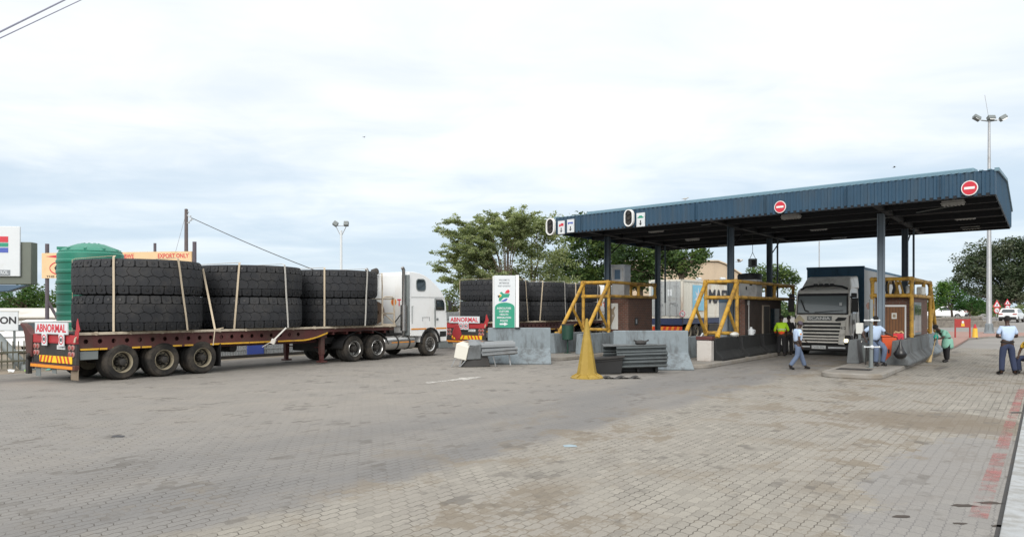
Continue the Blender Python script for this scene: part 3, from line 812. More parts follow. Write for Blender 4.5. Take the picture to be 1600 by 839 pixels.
    for (x, w2, z0) in ((-.98, .30, .10), (.0, .25, .22)): 
        b = MB(); b.box(x-w2/2, x+w2/2, -.03, -.015, z0, .37); b.build('mudflap', M['greypaint'], T)
    b = MB(); b.box(.92, 1.33, .0, .02, .08, .40); b.build('mudflap', mat('dusty tan mudflap', (.21, .165, .12), .9, var=.15) if 'dusty tan mudflap' not in bpy.data.materials else bpy.data.materials['dusty tan mudflap'], T)
    # folded side arm that curves out beyond the left corner
    b = MB()
    cur = [(-1.26, 1.33), (-1.38, 1.36), (-1.52, 1.46), (-1.7, 1.58), (-2.0, 1.66), (-2.06, 1.62), (-1.86, 1.48), (-1.76, 1.3), (-1.72, 1.05), (-1.68, .8), (-1.5, .68), (-1.3, .66), (-1.28, .9)]
    b.prism(cur, 'y', -.08, .1); b.build('side_arm', M['oxide'], T, bevel=.015)
    b = MB(); b.box(-1.74, -1.56, -.06, .06, .14, .72).box(-1.42, -1.34, -.02, .04, .3, .68); b.bar((-1.5, -.1, .62), (-1.38, -.1, .74), .06)
    b.build('arm_prop', M['dark'], T, bevel=.01)
    if tail_flag:                                                     # little red flag on the right corner
        b = MB(); b.bar((1.31, -.02, 1.2), (1.36, -.02, 1.82), .012, 6); b.cur = 1
        pts = [(1.33, 1.2), (1.24, 1.26), (1.22, 1.42), (1.28, 1.5), (1.31, 1.72), (1.37, 1.82), (1.42, 1.66), (1.5, 1.5), (1.43, 1.42), (1.4, 1.24)]
        b.prism(pts, 'y', -.035, -.02); b.build('warning_flag', [M['dark'], M['red']], T, smooth=0)
    return T
T_S, T_T = 10.75, -23.6
tr1 = trailer('dull red flatbed trailer with cream deck rail, coupled behind the white truck')
tr1.location = L(T_S, T_T); tr1.rotation_euler = (0, 0, LANE)
tr1['group'] = 'flatbed trailers carrying giant tyres'
T2_S, T2_T = T_S + 20.1, T_T - .7
tr2 = trailer('red flatbed trailer ahead of the white truck cab, behind the welcome sign', roundels=(-.2, .13))
tr2.location = L(T2_S, T2_T); tr2.rotation_euler = (0, 0, LANE); tr2['group'] = tr1['group']

STK = (13.26, 17.33, 21.2)
where = ('rearmost', 'middle', 'front')
for ti, (ds, dt, who) in enumerate(((0, 0, 'the trailer behind the white truck'), (20.1, -.7, 'the trailer behind the welcome sign'))):
    for i, s in enumerate(STK):
        for k in (0, 1):
            place_tyre(s + ds, T_T + dt, DECK + .022 + k * (TW + .002), 'black giant mining tyre, %s of the %s stack on %s' % (('lower', 'upper')[k], where[i], who), 'giant tyres stacked on the trailers', LANE + .13 * (i * 2 + k) + .5 * ti)

def strap_obj(s, t, a0, a1, m, label, sag=0):
    """webbing from the deck rail up the tyres, across the top and down the far side; angles in lane axes"""
    b = MB(); rr = TR + .022; z0 = DECK + .03; z1 = DECK + .05 + 2 * TW + .02
    near = []
    for k in range(9):
        f = k / 8; a = R(a0 + (a1 - a0) * f)
        r_ = rr + .005 * math.sin(f * 9)
        near.append((r_ * math.cos(a), r_ * math.sin(a), z0 + (z1 - z0 - .03) * f))
    a = R(a1); p = (rr * .95 * math.cos(a), rr * .95 * math.sin(a), z1 + .012)
    far = [(-q[0], q[1], q[2]) for q in near[::-1]]
    pts = [Vector(q) for q in near + [p, (-p[0], p[1], p[2])] + far]
    for i in range(len(pts) - 1):
        mid = (pts[i] + pts[i+1]) / 2
        up = Vector((mid.x, mid.y, 0)).normalized() if 8 > i or i > len(pts) - 10 else Vector((0, 0, 1))
        b.beam(pts[i], pts[i+1], .062, .012, up)
    o = b.build('ratchet_strap', m, None, smooth=0, loc=L(s, t), rz=LANE)
    return tag(o, label, 'strap', 'straps holding the giant tyres down')
NM = 'beige strap over the %s tyre stack %s, %s'
sets = ((0, ((-50, -50), (16.4, 5.3))), (1, ((-50, -45), (7.7, 2.8))), (2, ((-48.6, -48.6), (2, 6))))
for ds, dt, who in ((0, 0, 'behind the white truck'), (20.1, -.7, 'behind the welcome sign')):
    for i, prs in sets:
        for k, (a0, a1) in enumerate(prs):
            strap_obj(STK[i] + ds, T_T + dt, a0, a1, M['strapgrey'] if (i > 0 and k) else M['strap'], NM % (where[i], who, ('the one nearer the tail', 'the one nearer the cab')[k]))
# loose strap crossing from stack to stack
b = MB(); c1 = L(STK[1], T_T)
q0 = PD(317, 420, 25.0); q1 = PD(336, 514.5, 24.0)
b.beam(q0, q1, .06, .012, (0, -1, 0)); b.beam(q1, q1 + Vector((.25, .05, .05)), .05, .02); b.bar(q1 + Vector((0, 0, .02)), q1 + Vector((-.06, 0, -.5)), .015)
tag(b.build('ratchet_strap', M['strap'], smooth=0), 'slanting beige strap in the gap between rearmost and middle tyre stacks', 'strap', 'straps holding the giant tyres down')
b = MB(); q0 = PD(447, 512, 26.3); q1 = PD(427, 532, 25.6); b.beam(q0, q1, .05, .012, (0, -1, 0)); b.cbox(q1 + Vector((0, 0, -.03)), (.14, .1, .16), (0, .4, 0)); b.bar(q1, q1 + Vector((-.4, .1, -.22)), .012)
tag(b.build('ratchet_strap', M['strapgrey'], smooth=0), 'short pale ratchet strap hooked under the deck below the middle stack', 'strap')

# ------------------------------------------------------------------ white cab-over tractor
def tractor(label):
    T = thing('truck_tractor', label, 'truck')
    HW = 1.22
    prof = [(-2.42, .92), (-1.72, .90)]
    for k in range(9):                                                # wheel arch
        a = PI * (1 - k / 8); prof.append((-1.14 + .60 * math.cos(a) * .98, .62 + .62 * math.sin(a)))
    prof += [(-.45, .62), (-.02, .62), (.02, 1.0), (0, 1.7), (-.03, 2.3), (-.09, 2.55), (-.22, 2.75), (-.40, 2.95), (-.66, 3.15), (-.98, 3.36), (-1.35, 3.54), (-1.75, 3.64), (-2.1, 3.68), (-2.42, 3.68)]
    b = MB(); n = len(prof)
    # narrower towards the roof
    def wx(z): return HW - max(0, z - 1.9) * .06
    vs = [(-wx(z), y, z) for y, z in prof] + [(wx(z), y, z) for y, z in prof]
    b.add(vs, [tuple(range(n)), tuple(range(n, 2*n))[::-1]] + [(i, n+i, n+(i+1) % n, (i+1) % n) for i in range(n)])
    cab = b.build('cab', M['white'], T, bevel=.05, smooth=40, segs=3)
    # roof-high rear fairing, narrower than the cab
    b = MB(); b.box(-1.1, 1.1, -2.5, -2.4, 1.32, 3.6); b.build('rear_panel', M['white'], T, bevel=.05)
    b = MB(); b.text('T', face_y(.62, -2.502, 2.36), .22, .30, .03); b.cur = 1; b.disc((.30, -2.503, 2.38), .16, 'y', .006, 24); b.cur = 0; b.disc((.30, -2.507, 2.38), .10, 'y', .006, 20, hole=.06)
    b.build('emblem', [M['signred'], M['amber']], T, smooth=0)
    xg = HW - .01
    for sx in (1, -1):
        def poly(pts, name, m, d=.012, off=.004):
            bb = MB(); n_ = len(pts)
            vs = [(sx * (wx(z) + off), y, z) for y, z in pts] + [(sx * (wx(z) - .05), y, z) for y, z in pts]
            bb.add(vs, [tuple(range(n_)), tuple(range(n_, 2*n_))] + [(i, (i+1) % n_, n_+(i+1) % n_, n_+i) for i in range(n_)])
            return bb.build(name, m, T, smooth=0)
        def rrect(y0, y1, z0, z1, r_):
            o = []
            for cy, cz, a0 in ((y1-r_, z1-r_, 0), (y0+r_, z1-r_, 90), (y0+r_, z0+r_, 180), (y1-r_, z0+r_, 270)):
                for k in range(4): a = R(a0 + 30*k); o.append((cy + r_*math.cos(a), cz + r_*math.sin(a)))
            return o
        poly(rrect(-1.99, -1.36, 2.86, 3.40, .16), 'window_seal', M['greypaint'], off=.004)
        poly(rrect(-1.95, -1.40, 2.90, 3.36, .14), 'sleeper_window', M['glass'], off=.008)
        poly([(-.72, 2.03), (-.16, 2.03), (-.14, 2.32), (-.2, 2.46), (-.28, 2.5), (-.70, 2.5)], 'window_seal', M['black'], off=.004)
        poly([(-.68, 2.07), (-.19, 2.07), (-.18, 2.30), (-.24, 2.42), (-.30, 2.46), (-.66, 2.46)], 'door_window', M['glass'], off=.008)
        bb = MB()                                                      # door and locker seams
        for (y0, y1, z0, z1) in ((-.80, -.785, 1.25, 2.55), (-.785, -.06, 2.545, 2.556), (-2.35, -.05, 2.60, 2.607), (-2.33, -2.322, 1.45, 2.2), (-2.33, -2.2, 2.2, 2.208), (-1.66, -1.2, 1.72, 1.728), (-1.2, -1.192, 1.55, 1.72), (-1.66, -1.652, 1.55, 1.72)):
            bb.box(min(sx*(wx(z1)-.01), sx*(wx(z0)+.004)), max(sx*(wx(z1)-.01), sx*(wx(z0)+.004)), y0, y1, z0, z1)
        bb.bar((sx*1.22, -.84, 2.15), (sx*1.22, -.84, 1.32), .014); bb.cbox((sx*1.223, -.66, 1.62), (.02, .12, .1)); bb.build('door_seam', M['greypaint'], T, smooth=0)
        bb = MB()
        for (y0, y1) in ((-2.4, -1.42), (-1.36, -.82), (-.76, -.04)): bb.box(min(sx*1.222, sx*1.226), max(sx*1.222, sx*1.226), y0, y1, 1.185, 1.245)
        bb.build('side_tape', M['orange'], T, smooth=0)
        bb = MB(); pts = [( -1.14 + rr * math.cos(PI*(1-k/10)), .60 + rr * 1.02 * math.sin(PI*(1-k/10))) for rr, rng_ in ((.66, range(11)),) for k in rng_] + [(-1.14 + .585 * math.cos(PI*k/10), .60 + .585*1.02 * math.sin(PI*k/10)) for k in range(11)]
        bb.prism(pts, 'x', sx*1.235 - .05, sx*1.235 + .02); bb.build('wheel_arch', M['black'], T, smooth=0)
        bb = MB(); bb.box(min(sx*1.1, sx*1.232), max(sx*1.1, sx*1.232), -.5, -.06, .84, 1.08); bb.build('step_recess', M['black'], T, smooth=0)
        bb = MB(); bb.bar((sx*1.22, -.08, 2.5), (sx*1.36, .05, 2.42), .02).bar((sx*1.22, -.08, 1.95), (sx*1.36, .05, 2.05), .02); bb.cbox((sx*1.36, .05, 2.24), (.16, .08, .42)); bb.build('mirror', M['black'], T, bevel=.02)
        # fuel tank with its straps
        bb = MB(); bb.lathe([(.02, -4.02), (.24, -4.02), (.29, -3.98), (.30, -3.9), (.30, -2.18), (.29, -2.1), (.24, -2.06), (.02, -2.06)], (sx*.93, 0, .66), 'y', 28)
        tk = bb.build('fuel_tank', M['alu'], T)
        bb = MB()
        for y in (-3.2, -2.5): bb.lathe([(.305, y-.04), (.315, y-.04), (.315, y+.04), (.305, y+.04)], (sx*.93, 0, .66), 'y', 28, closed=True)
        bb.build('tank_strap', M['dark'], tk)
        bb = MB()
        for y0, y1 in ((-3.6, -3.25), (-3.15, -2.55), (-2.45, -2.2)): bb.box(min(sx*1.228, sx*1.234), max(sx*1.228, sx*1.234), y0, y1, .66, .70)
        bb.build('tank_tape', M['orange'], tk, smooth=0)
        # exhaust stacks
        bb = MB(); bb.tube([(sx*1.08, -2.72, 1.15), (sx*1.08, -2.72, 2.25)], .14, 16); bb.tube([(sx*1.08, -2.72, 2.2), (sx*1.08, -2.72, 3.75), (sx*1.08, -2.80, 3.86)], .075, 14); bb.tube([(sx*1.08, -2.72, 1.2), (sx*1.05, -2.75, .95), (sx*.6, -2.8, .85)], .06, 10)
        bb.build('exhaust_stack', M['chrome'], T)
        bb = MB(); bb.box(min(sx*1.0, sx*1.2), max(sx*1.0, sx*1.2), -2.56, -2.46, .95, 3.55); bb.build('side_extender', M['greypaint'], T, bevel=.02)
    bb = MB(); bb.tube([(-.62, -2.9, 1.3), (-.62, -2.9, 3.5), (-.62, -2.8, 3.70), (-.62, -2.62, 3.74)], .15, 12); bb.box(-.6, -.1, -2.85, -2.55, 1.0, 1.3); bb.bar((1.05, -2.7, 2.0), (.3, -2.75, 1.2), .025)
    bb.build('air_intake', M['dark'], T)
    # windscreen on the far side, grille and bumper
    bb = MB(); bb.add([(-1.05, .0, 1.75), (1.05, .0, 1.75), (1.0, -.05, 2.5), (-1.0, -.05, 2.5), (-1.05, .03, 1.75), (1.05, .03, 1.75), (1.0, -.01, 2.5), (-1.0, -.01, 2.5)], [(0, 1, 2, 3), (4, 5, 6, 7), (0, 1, 5, 4), (2, 3, 7, 6), (0, 3, 7, 4), (1, 2, 6, 5)]); bb.build('windscreen', M['glass'], T, smooth=0)
    bb = MB(); bb.box(-1.2, 1.2, -.5, .12, .3, .62).box(-.7, .7, .0, .05, .75, 1.55); bb.build('bumper', M['greypaint'], T, bevel=.03)
    # frame, fifth wheel, mudguards
    bb = MB(); bb.box(-.5, -.38, -6.6, -.3, .72, .98).box(.38, .5, -6.6, -.3, .72, .98).box(-.9, .9, -3.6, -2.6, .98, 1.06).box(-.5, .5, -5.6, -4.6, .98, 1.12)
    for y in (-5.7, -4.45, -1.14): bb.bar((-1.0, y, .52), (1.0, y, .52), .08)
    bb.box(-.7, .7, -4.0, -3.3, 1.06, 1.2); bb.box(.3, .8, -3.3, -3.0, 1.0, 1.4); bb.build('chassis', M['dark'], T, bevel=.01)
    for sx in (1, -1):
        bb = MB()
        arc = [(-6.35, .55)] + [(-5.08 + 1.28 * math.cos(PI*(1-k/8)), .62 + .62 * math.sin(PI*(1-k/8))) for k in range(9)]
        for i in range(len(arc)-1): bb.beam((sx*.93, arc[i][0], arc[i][1]), (sx*.93, arc[i+1][0], arc[i+1][1]), .62, .02)
        bb.build('mudguard', M['black'], T)
    for y in (-5.7, -4.45):
        wheel(T, 1.25, y, .52, .58, M['alu'], 1, True, .2); wheel(T, -1.25, y, .52, .58, M['alu'], -1, True, .2)
    wheel(T, 1.22, -1.14, .53, .34, M['alu'], 1, False, .05); wheel(T, -1.22, -1.14, .53, .34, M['alu'], -1, False, .05)
    return T
tc1 = tractor('white cab-over sleeper truck with chrome exhaust stack, pulling the nearer load of giant tyres')
tc1.location = L(27.04, T_T); tc1.rotation_euler = (0, 0, LANE)
tc2 = dup(tc1, 'white truck mostly hidden behind the leftmost brick booth, pulling the farther tyres', L(47.2, T_T - .7), LANE)
# red rag flag hanging at the rear corner of the far trailer
b = MB(); c = L(30.2, -25.2); pts = [(0, 1.05), (.12, 1.0), (.2, .8), (.28, .5), (.12, .3), (.04, .22), (-.12, .45), (-.22, .5), (-.16, .75), (-.08, .98)]
b.prism(pts, 'y', -.03, .03); tag(b.build('warning_flag', M['red'], bevel=.02, loc=PD(713, 519, 37.2) - Vector((0, 0, .65)), rz=-.2), 'crumpled red warning flag hanging between the white cab and the far trailer', 'flag')
# ------------------------------------------------------------------ curtain-sided lorry coming through the gate
def scania():
    T = thing('delivery_lorry', 'champagne silver lorry with one headlamp lit, standing between the booths', 'lorry')
    HW = 1.2
    # side profile of the cab: y runs back from the front face
    pr = [(.06, .9), (.0, 1.1), (.0, 1.78), (.06, 1.84), (.2, 2.7), (.28, 2.86), (.62, 3.02), (2.1, 3.05), (2.1, .95), (1.9, .95)]
    pr += [(1.25 + .62 * math.cos(a), .55 + .66 * math.sin(a)) for a in [PI * k / 8 for k in range(9)]]
    pr += [(.5, .62), (.06, .62)]
    b = MB(); n = len(pr)
    def wx(y, z): return HW - max(0, z - 1.8) * .07 - (.10 if y < .02 else (.03 if y < .1 else 0))
    b.add([(-wx(y, z), y, z) for y, z in pr] + [(wx(y, z), y, z) for y, z in pr], [tuple(range(n)), tuple(range(n, 2*n))] + [(i, (i+1) % n, n+(i+1) % n, n+i) for i in range(n)])
    b.build('cab', M['scania'], T, bevel=.10, segs=3, smooth=40)
    # roof deflector
    b = MB(); d = [(-1.1, .75, 3.0), (1.1, .75, 3.0), (1.16, 2.2, 3.0), (-1.16, 2.2, 3.0), (-.93, 1.25, 3.5), (.93, 1.25, 3.5), (1.1, 2.25, 3.62), (-1.1, 2.25, 3.62)]
    b.add(d, [(0, 1, 5, 4), (4, 5, 6, 7), (0, 4, 7, 3), (1, 2, 6, 5), (2, 3, 7, 6), (0, 3, 2, 1)]); b.build('roof_deflector', M['scania'], T, bevel=.08, segs=3)
    b = MB(); b.tube([(-1.0, .45, 2.98), (-.78, .38, 3.08), (-.4, .36, 3.13), (.4, .36, 3.13), (.78, .38, 3.08), (1.0, .45, 2.98)], .05, 8)
    for x in (-.35, -.12, .12, .35): b.box(x-.08, x+.08, .32, .42, 3.12, 3.22)
    b.build('roof_bar', M['black'], T)
    b = MB(); vs = [(-1.10, -.012, 1.84), (1.10, -.012, 1.84), (1.07, .16, 2.74), (-1.07, .16, 2.74)]
    b.add(vs + [(x, y + .08, z) for x, y, z in vs], [(0, 1, 2, 3), (4, 7, 6, 5), (0, 4, 5, 1), (1, 5, 6, 2), (2, 6, 7, 3), (3, 7, 4, 0)]); b.build('windscreen_surround', M['black'], T, bevel=.02)
    b = MB(); vs = [(-1.05, -.026, 1.90), (1.03, -.026, 1.90), (1.01, .125, 2.66), (-1.03, .125, 2.66)]
    b.add(vs + [(x, y + .03, z) for x, y, z in vs], [(0, 1, 2, 3), (4, 7, 6, 5), (0, 4, 5, 1), (1, 5, 6, 2), (2, 6, 7, 3), (3, 7, 4, 0)]); wsn = b.build('windscreen', M['windscreen'], T, smooth=0)
    b = MB()
    b.beam((-.9, -.025, 2.5), (-.72, -.035, 2.02), .05, .01, (0, 1, 0)).beam((-.72, -.035, 2.02), (-.55, -.04, 1.95), .06, .01, (0, 1, 0)).beam((-.3, -.04, 1.93), (.5, -.035, 1.99), .03, .012, (0, 1, 0)).beam((.1, -.035, 1.95), (.9, -.03, 2.02), .02, .012, (0, 1, 0))
    b.build('wiper', M['black'], wsn, smooth=0)
    b = MB(); b.box(.74, .84, -.012, .04, 2.22, 2.36); b.build('licence_disc', M['plate'], wsn, smooth=0)
    b = MB(); b.box(-1.08, 1.08, .12, .26, 2.73, 2.775); b.build('sun_visor', M['black'], T, bevel=.02)
    # grille: dark backing with separate slats
    b = MB(); b.box(-.86, .80, -.03, .04, .52, 1.52); b.build('grille_backing', M['black'], T, bevel=.01)
    b = MB()
    for i, (z, x0, x1) in enumerate(((1.50, -.9, .86), (1.335, -.93, .83), (1.17, -.92, .81), (1.01, -.9, .78), (.86, -.9, .76), (.735, -.9, .74), (.60, -.88, .70))):
        b.box(x0, x1, -.075, -.02, z - .035, z + .035)
    b.prism([(-1.0, .5), (-.86, .52), (-.80, .9), (-.84, 1.5), (-1.05, 1.55)], 'y', -.06, -.01); b.prism([(.70, .52), (.95, .50), (1.02, 1.55), (.84, 1.53), (.72, .9)], 'y', -.06, -.01)
    b.build('grille', M['slat'], T, bevel=.014)
    b = MB(); b.box(-.62, .42, -.04, -.004, 1.57, 1.76); b.cur = 1; b.text('SCANIA', face_y(-.1, -.041, 1.665), .94, .13, .03, .015)
    b.build('badge', [M['greypaint'], M['ribwhite']], T, smooth=0)
    b = MB(); b.prism([(.55, 1.58), (.62, 1.54), (.98, 1.58), (1.04, 1.70), (.7, 1.72)], 'y', -.04, -.003); b.build('air_vent', M['black'], T, smooth=0)
    b = MB(); c = (-.95, -.05, 1.55); b.prism([(c[0], c[2]-.27), (c[0]+.24, c[2]), (c[0], c[2]+.27), (c[0]-.24, c[2])], 'y', -.085, -.07); b.build('hazard_plate', mat('blank cream diamond plate', (.6, .53, .36), .6), T, smooth=0)
    b = MB(); b.text('H12', face_y(.885, -.064, 1.24), .26, .12, .02); b.build('fleet_number', M['signblack'], T, smooth=0)
    # bumper, lamps, plate
    b = MB(); b.box(-1.2, 1.2, -.05, .5, .2, .50).box(.68, 1.2, -.04, .6, .5, .92).box(-1.2, -.92, -.04, .6, .5, .92); b.build('bumper', M['black'], T, bevel=.06, segs=3)
    b = MB(); b.box(-1.1, -.5, -.066, -.05, .36, .42).box(.28, 1.0, -.066, -.05, .33, .40); b.build('bumper_tape', M['signwhite'], T, smooth=0)
    b = MB(); b.box(-.42, .18, -.075, -.05, .30, .45); b.cur = 1; smudge(b, -.37, .13, .335, .415, -.077, 8); b.build('number_plate', [M['plate'], M['signgrey']], T, smooth=0)
    for sx in (1, -1):
        b = MB(); b.prism([(sx*.72, .56), (sx*1.12, .60), (sx*1.16, .78), (sx*.76, .74)], 'y', -.07, -.035); b.build('headlamp', M['clearlens'], T, bevel=.012)
        b = MB(); b.lathe([(.075, -.068), (.07, -.085), (.04, -.092)], (sx*1.03, 0, .685), 'y', 16); b.build('lamp_bulb', M['headlamp'] if sx > 0 else M['clearlens'], T)
        b = MB(); b.bar((sx*1.14, .2, 2.62), (sx*1.36, .08, 2.6), .03).bar((sx*1.16, .2, 1.95), (sx*1.34, .08, 2.0), .025); b.cbox((sx*1.36, .1, 2.25), (.26, .12, .62)); b.cbox((sx*1.33, .08, 2.68), (.22, .16, .2)); b.build('mirror', M['black'], T, bevel=.03)
        b = MB(); vs = [(sx*1.21, .42, 1.9), (sx*1.21, 1.25, 1.9), (sx*1.165, 1.25, 2.66), (sx*1.165, .52, 2.66)]
        b.add(vs + [(x - sx*.05, y, z) for x, y, z in vs], [(0, 1, 2, 3), (4, 5, 6, 7), (0, 1, 5, 4), (1, 2, 6, 5), (2, 3, 7, 6), (3, 0, 4, 7)]); b.build('door_window', M['glass'], T, smooth=0)
        b = MB(); b.cbox((sx*1.205, .75, 1.5), (.02, .1, .22)); b.box(min(sx*1.19, sx*1.204), max(sx*1.19, sx*1.204), .38, .39, 1.0, 2.7); b.box(min(sx*1.19, sx*1.204), max(sx*1.19, sx*1.204), 1.34, 1.35, 1.0, 2.7); b.build('door_handle', M['black'], T, smooth=0)
        wheel(T, sx*1.2, 1.25, .52, .34, M['alu'], sx, False, .05)
        wheel(T, sx*1.2, 4.9, .52, .58, M['alu'], sx, True, .2)
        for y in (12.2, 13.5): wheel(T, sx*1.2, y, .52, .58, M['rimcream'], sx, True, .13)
    b = MB(); b.box(-.5, -.36, .8, 6.2, .7, .95).box(.36, .5, .8, 6.2, .7, .95)
    for y in (1.25, 4.9, 12.2, 13.5): b.bar((-1, y, .52), (1, y, .52), .08)
    b.box(-.6, .6, 3, 14.5, .95, 1.15); b.box(.5, 1.15, 2.4, 3.9, .45, 1.0).box(-1.15, -.5, 2.4, 3.9, .45, 1.0)
    b.build('chassis', M['dark'], T, bevel=.01)
    # the long box behind
    b = MB(); b.box(-1.28, 1.28, 2.62, 2.7, 1.15, 4.06); 
    for x in (-.9, .1, .62): b.box(x-.03, x+.03, 2.595, 2.62, 1.2, 4.0)
    b.box(-1.3, 1.3, 2.58, 2.72, 3.98, 4.09); b.build('bulkhead', M['boxblue'], T, bevel=.02)
    b = MB(); b.box(-1.27, 1.27, 2.7, 15.8, 1.15, 1.3).box(-1.26, 1.26, 2.7, 15.8, 3.9, 4.05); b.build('box_frame', M['boxblue'], T, bevel=.02)
    for sx in (1, -1):
        b = MB(); ny = 60
        vs = []; 
        for i in range(ny + 1):
            y = 2.72 + 13.05 * i / ny; dx = .012 * math.sin(i * 2.1) + .01 * (i % 4 == 0)
            vs += [(sx*(1.265+dx), y, 1.3), (sx*(1.265+dx), y, 3.92), (sx*(1.24+dx), y, 1.3), (sx*(1.24+dx), y, 3.92)]
        b.add(vs, [(4*i, 4*i+4, 4*i+5, 4*i+1) for i in range(ny)] + [(4*i+2, 4*i+6, 4*i+7, 4*i+3) for i in range(ny)]); b.build('side_curtain', M['curtain'], T, smooth=60)
    b = MB(); b.box(-1.26, 1.26, 15.72, 15.8, 1.3, 3.92); b.build('rear_door', M['curtain'], T)
    return T
sca = scania(); sca.location = L(36.2, -8.22); sca.rotation_euler = (0, 0, LANE)
# ------------------------------------------------------------------ gate canopy
A0 = Vector((2.02, 35.2, 0)); E1 = Vector((.709, -.7055, 0)); E2 = Vector((DX, DY, 0))
CL, CD = 17.47, 11.8; ZB, ZT = 5.5, 6.24
def C(a, b, z): return A0 + E1 * a + E2 * b + Vector((0, 0, z))
CAN = thing('gate_canopy', 'long blue ribbed canopy on dark columns over the border gate lanes', 'canopy', A0)
off = Matrix.Translation(-A0)
def ribbed(name, m, fn, length, z0, z1, out, pitch=.22):
    """trapezoid-ribbed sheet along a line; fn(a) gives the point, out the outward normal"""
    b = MB(); b.M = off; line = []
    n = int(length / pitch); p = length / n
    for i in range(n):
        for f, d in ((0, 0), (.30, 0), (.42, .035), (.72, .035), (.84, 0)): line.append(((i + f) * p, d))
    line.append((length, 0))
    vs = []
    for a, d in line:
        q = fn(a)
        for z, dd in ((z0, d), (z1, d), (z0, -.03), (z1, -.03)): vs.append(q + out * dd + Vector((0, 0, z)))
    k = len(line)
    fs = []
    for i in range(k - 1):
        o = 4*i; fs += [(o, o+4, o+5, o+1), (o+2, o+3, o+7, o+6), (o+1, o+5, o+7, o+3), (o, o+2, o+6, o+4)]
    b.add(vs, fs); return b.build(name, m, CAN, smooth=0)
nf = Vector((E1.y, -E1.x, 0)); nf = nf if nf.dot(E2) < 0 else -nf
ne = Vector((E2.y, -E2.x, 0))
ribbed('front_fascia', M['blue'], lambda a: C(a, 0, 0), CL, ZB, ZT, nf)
ribbed('back_fascia', M['blue'], lambda a: C(a, CD, 0), CL, ZB, ZT, -nf)
for a_, o_ in ((CL, ne), (0, -ne)):
    b = MB(); b.M = off
    prof = [(0, ZB), (CD, ZB), (CD, ZT), (CD * .53, 6.78), (0, ZT)]
    vs = [C(a_, p, z) + o_ * .01 for p, z in prof] + [C(a_, p, z) - o_ * .03 for p, z in prof]
    b.add(vs, [tuple(range(5)), tuple(range(5, 10))] + [(i, (i+1) % 5, 5+(i+1) % 5, 5+i) for i in range(5)])
    for k in range(1, 40):
        p = CD * k / 40; zt = ZT + .54 * (1 - abs(p - CD*.53) / (CD*.53)) - .02
        b.beam(C(a_, p, ZB + .02) + o_ * .02, C(a_, p, max(ZT, zt) - .02) + o_ * .02, .05, .03)
    b.build('end_fascia', M['blue'], CAN, smooth=0)
    b = MB(); b.M = off
    b.beam(C(a_, -.03, ZT + .0) + o_*.03, C(a_, CD * .53, 6.78) + o_*.03, .12, .10); b.beam(C(a_, CD * .53, 6.78) + o_*.03, C(a_, CD, ZT) + o_*.03, .12, .10)
    b.build('verge_trim', M['bluelight'], CAN, smooth=0)
b = MB(); b.M = off                                                   # roof sheets and the raised capping above the front
b.add([C(.05, .05, ZT-.05), C(CL-.05, .05, ZT-.05), C(CL-.05, CD*.53, 6.72), C(.05, CD*.53, 6.72), C(CL-.05, CD-.05, ZT-.05), C(.05, CD-.05, ZT-.05)], [(0, 1, 2, 3), (3, 2, 4, 5)])
b.build('roof', M['bluelight'], CAN, smooth=0)
b = MB(); b.M = off
b.beam(C(1.7, .5, ZT + .06), C(CL - .55, .5, ZT + .06), .5, .22); b.build('roof_capping', M['bluelight'], CAN, bevel=.03)
b = MB(); b.M = off; n_ = 80
for i in range(n_):                                                   # pale scalloped sheet ends along the top of the fascia
    a = CL * (i + .3) / n_; b.beam(C(a - .05, .02, ZT + .012), C(a + .05, .02, ZT + .012), .16, .03)
b.build('sheet_ends', M['bluelight'], CAN, smooth=0)
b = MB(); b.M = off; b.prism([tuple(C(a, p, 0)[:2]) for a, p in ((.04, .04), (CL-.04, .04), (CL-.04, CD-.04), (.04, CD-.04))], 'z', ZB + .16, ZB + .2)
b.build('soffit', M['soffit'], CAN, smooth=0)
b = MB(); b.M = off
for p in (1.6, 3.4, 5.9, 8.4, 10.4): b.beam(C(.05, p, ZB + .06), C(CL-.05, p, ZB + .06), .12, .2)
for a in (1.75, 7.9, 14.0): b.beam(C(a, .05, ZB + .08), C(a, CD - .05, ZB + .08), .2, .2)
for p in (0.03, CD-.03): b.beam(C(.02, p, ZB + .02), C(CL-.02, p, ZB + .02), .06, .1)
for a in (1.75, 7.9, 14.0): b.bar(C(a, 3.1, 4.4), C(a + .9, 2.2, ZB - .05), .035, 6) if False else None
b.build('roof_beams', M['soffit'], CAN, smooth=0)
cols = [(949, -17.3, 33.0), (1141, -10.8, 31.6), (1378, -4.9, 30.6), (1027, -17.2, 38.6), (1202, -11, 37.8), (1413, -4.9, 36.4)]
for i, (u, t_, s_) in enumerate(cols):
    b = MB(); b.M = off; q = L(s_, t_, 0); w2 = .118
    b.M = off @ Matrix.Translation(q) @ Matrix.Rotation(LANE, 4, 'Z')
    b.box(-w2, w2, -.03, .03, .15, ZB + .05).box(-w2, -w2 + .04, -w2, w2, .15, ZB + .05).box(w2 - .04, w2, -w2, w2, .15, ZB + .05)
    b.box(-.2, .2, -.2, .2, .15, .18)
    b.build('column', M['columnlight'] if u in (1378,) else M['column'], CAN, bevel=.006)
    if i >= 3:
        b = MB(); b.M = off; q2 = q + Vector((.42, .1, 0)); b.bar(q2 + Vector((0, 0, 2.4)), q2 + Vector((0, 0, ZB)), .045, 8); b.build('downpipe', M['column'], CAN)
    b = MB(); b.M = off; q3 = q + Vector((0, 0, ZB - .9)); b.bar(q3, q3 + E2 * 1.6 + Vector((0, 0, .8)), .03, 6)
    b.build('knee_brace', M['soffit'], CAN)
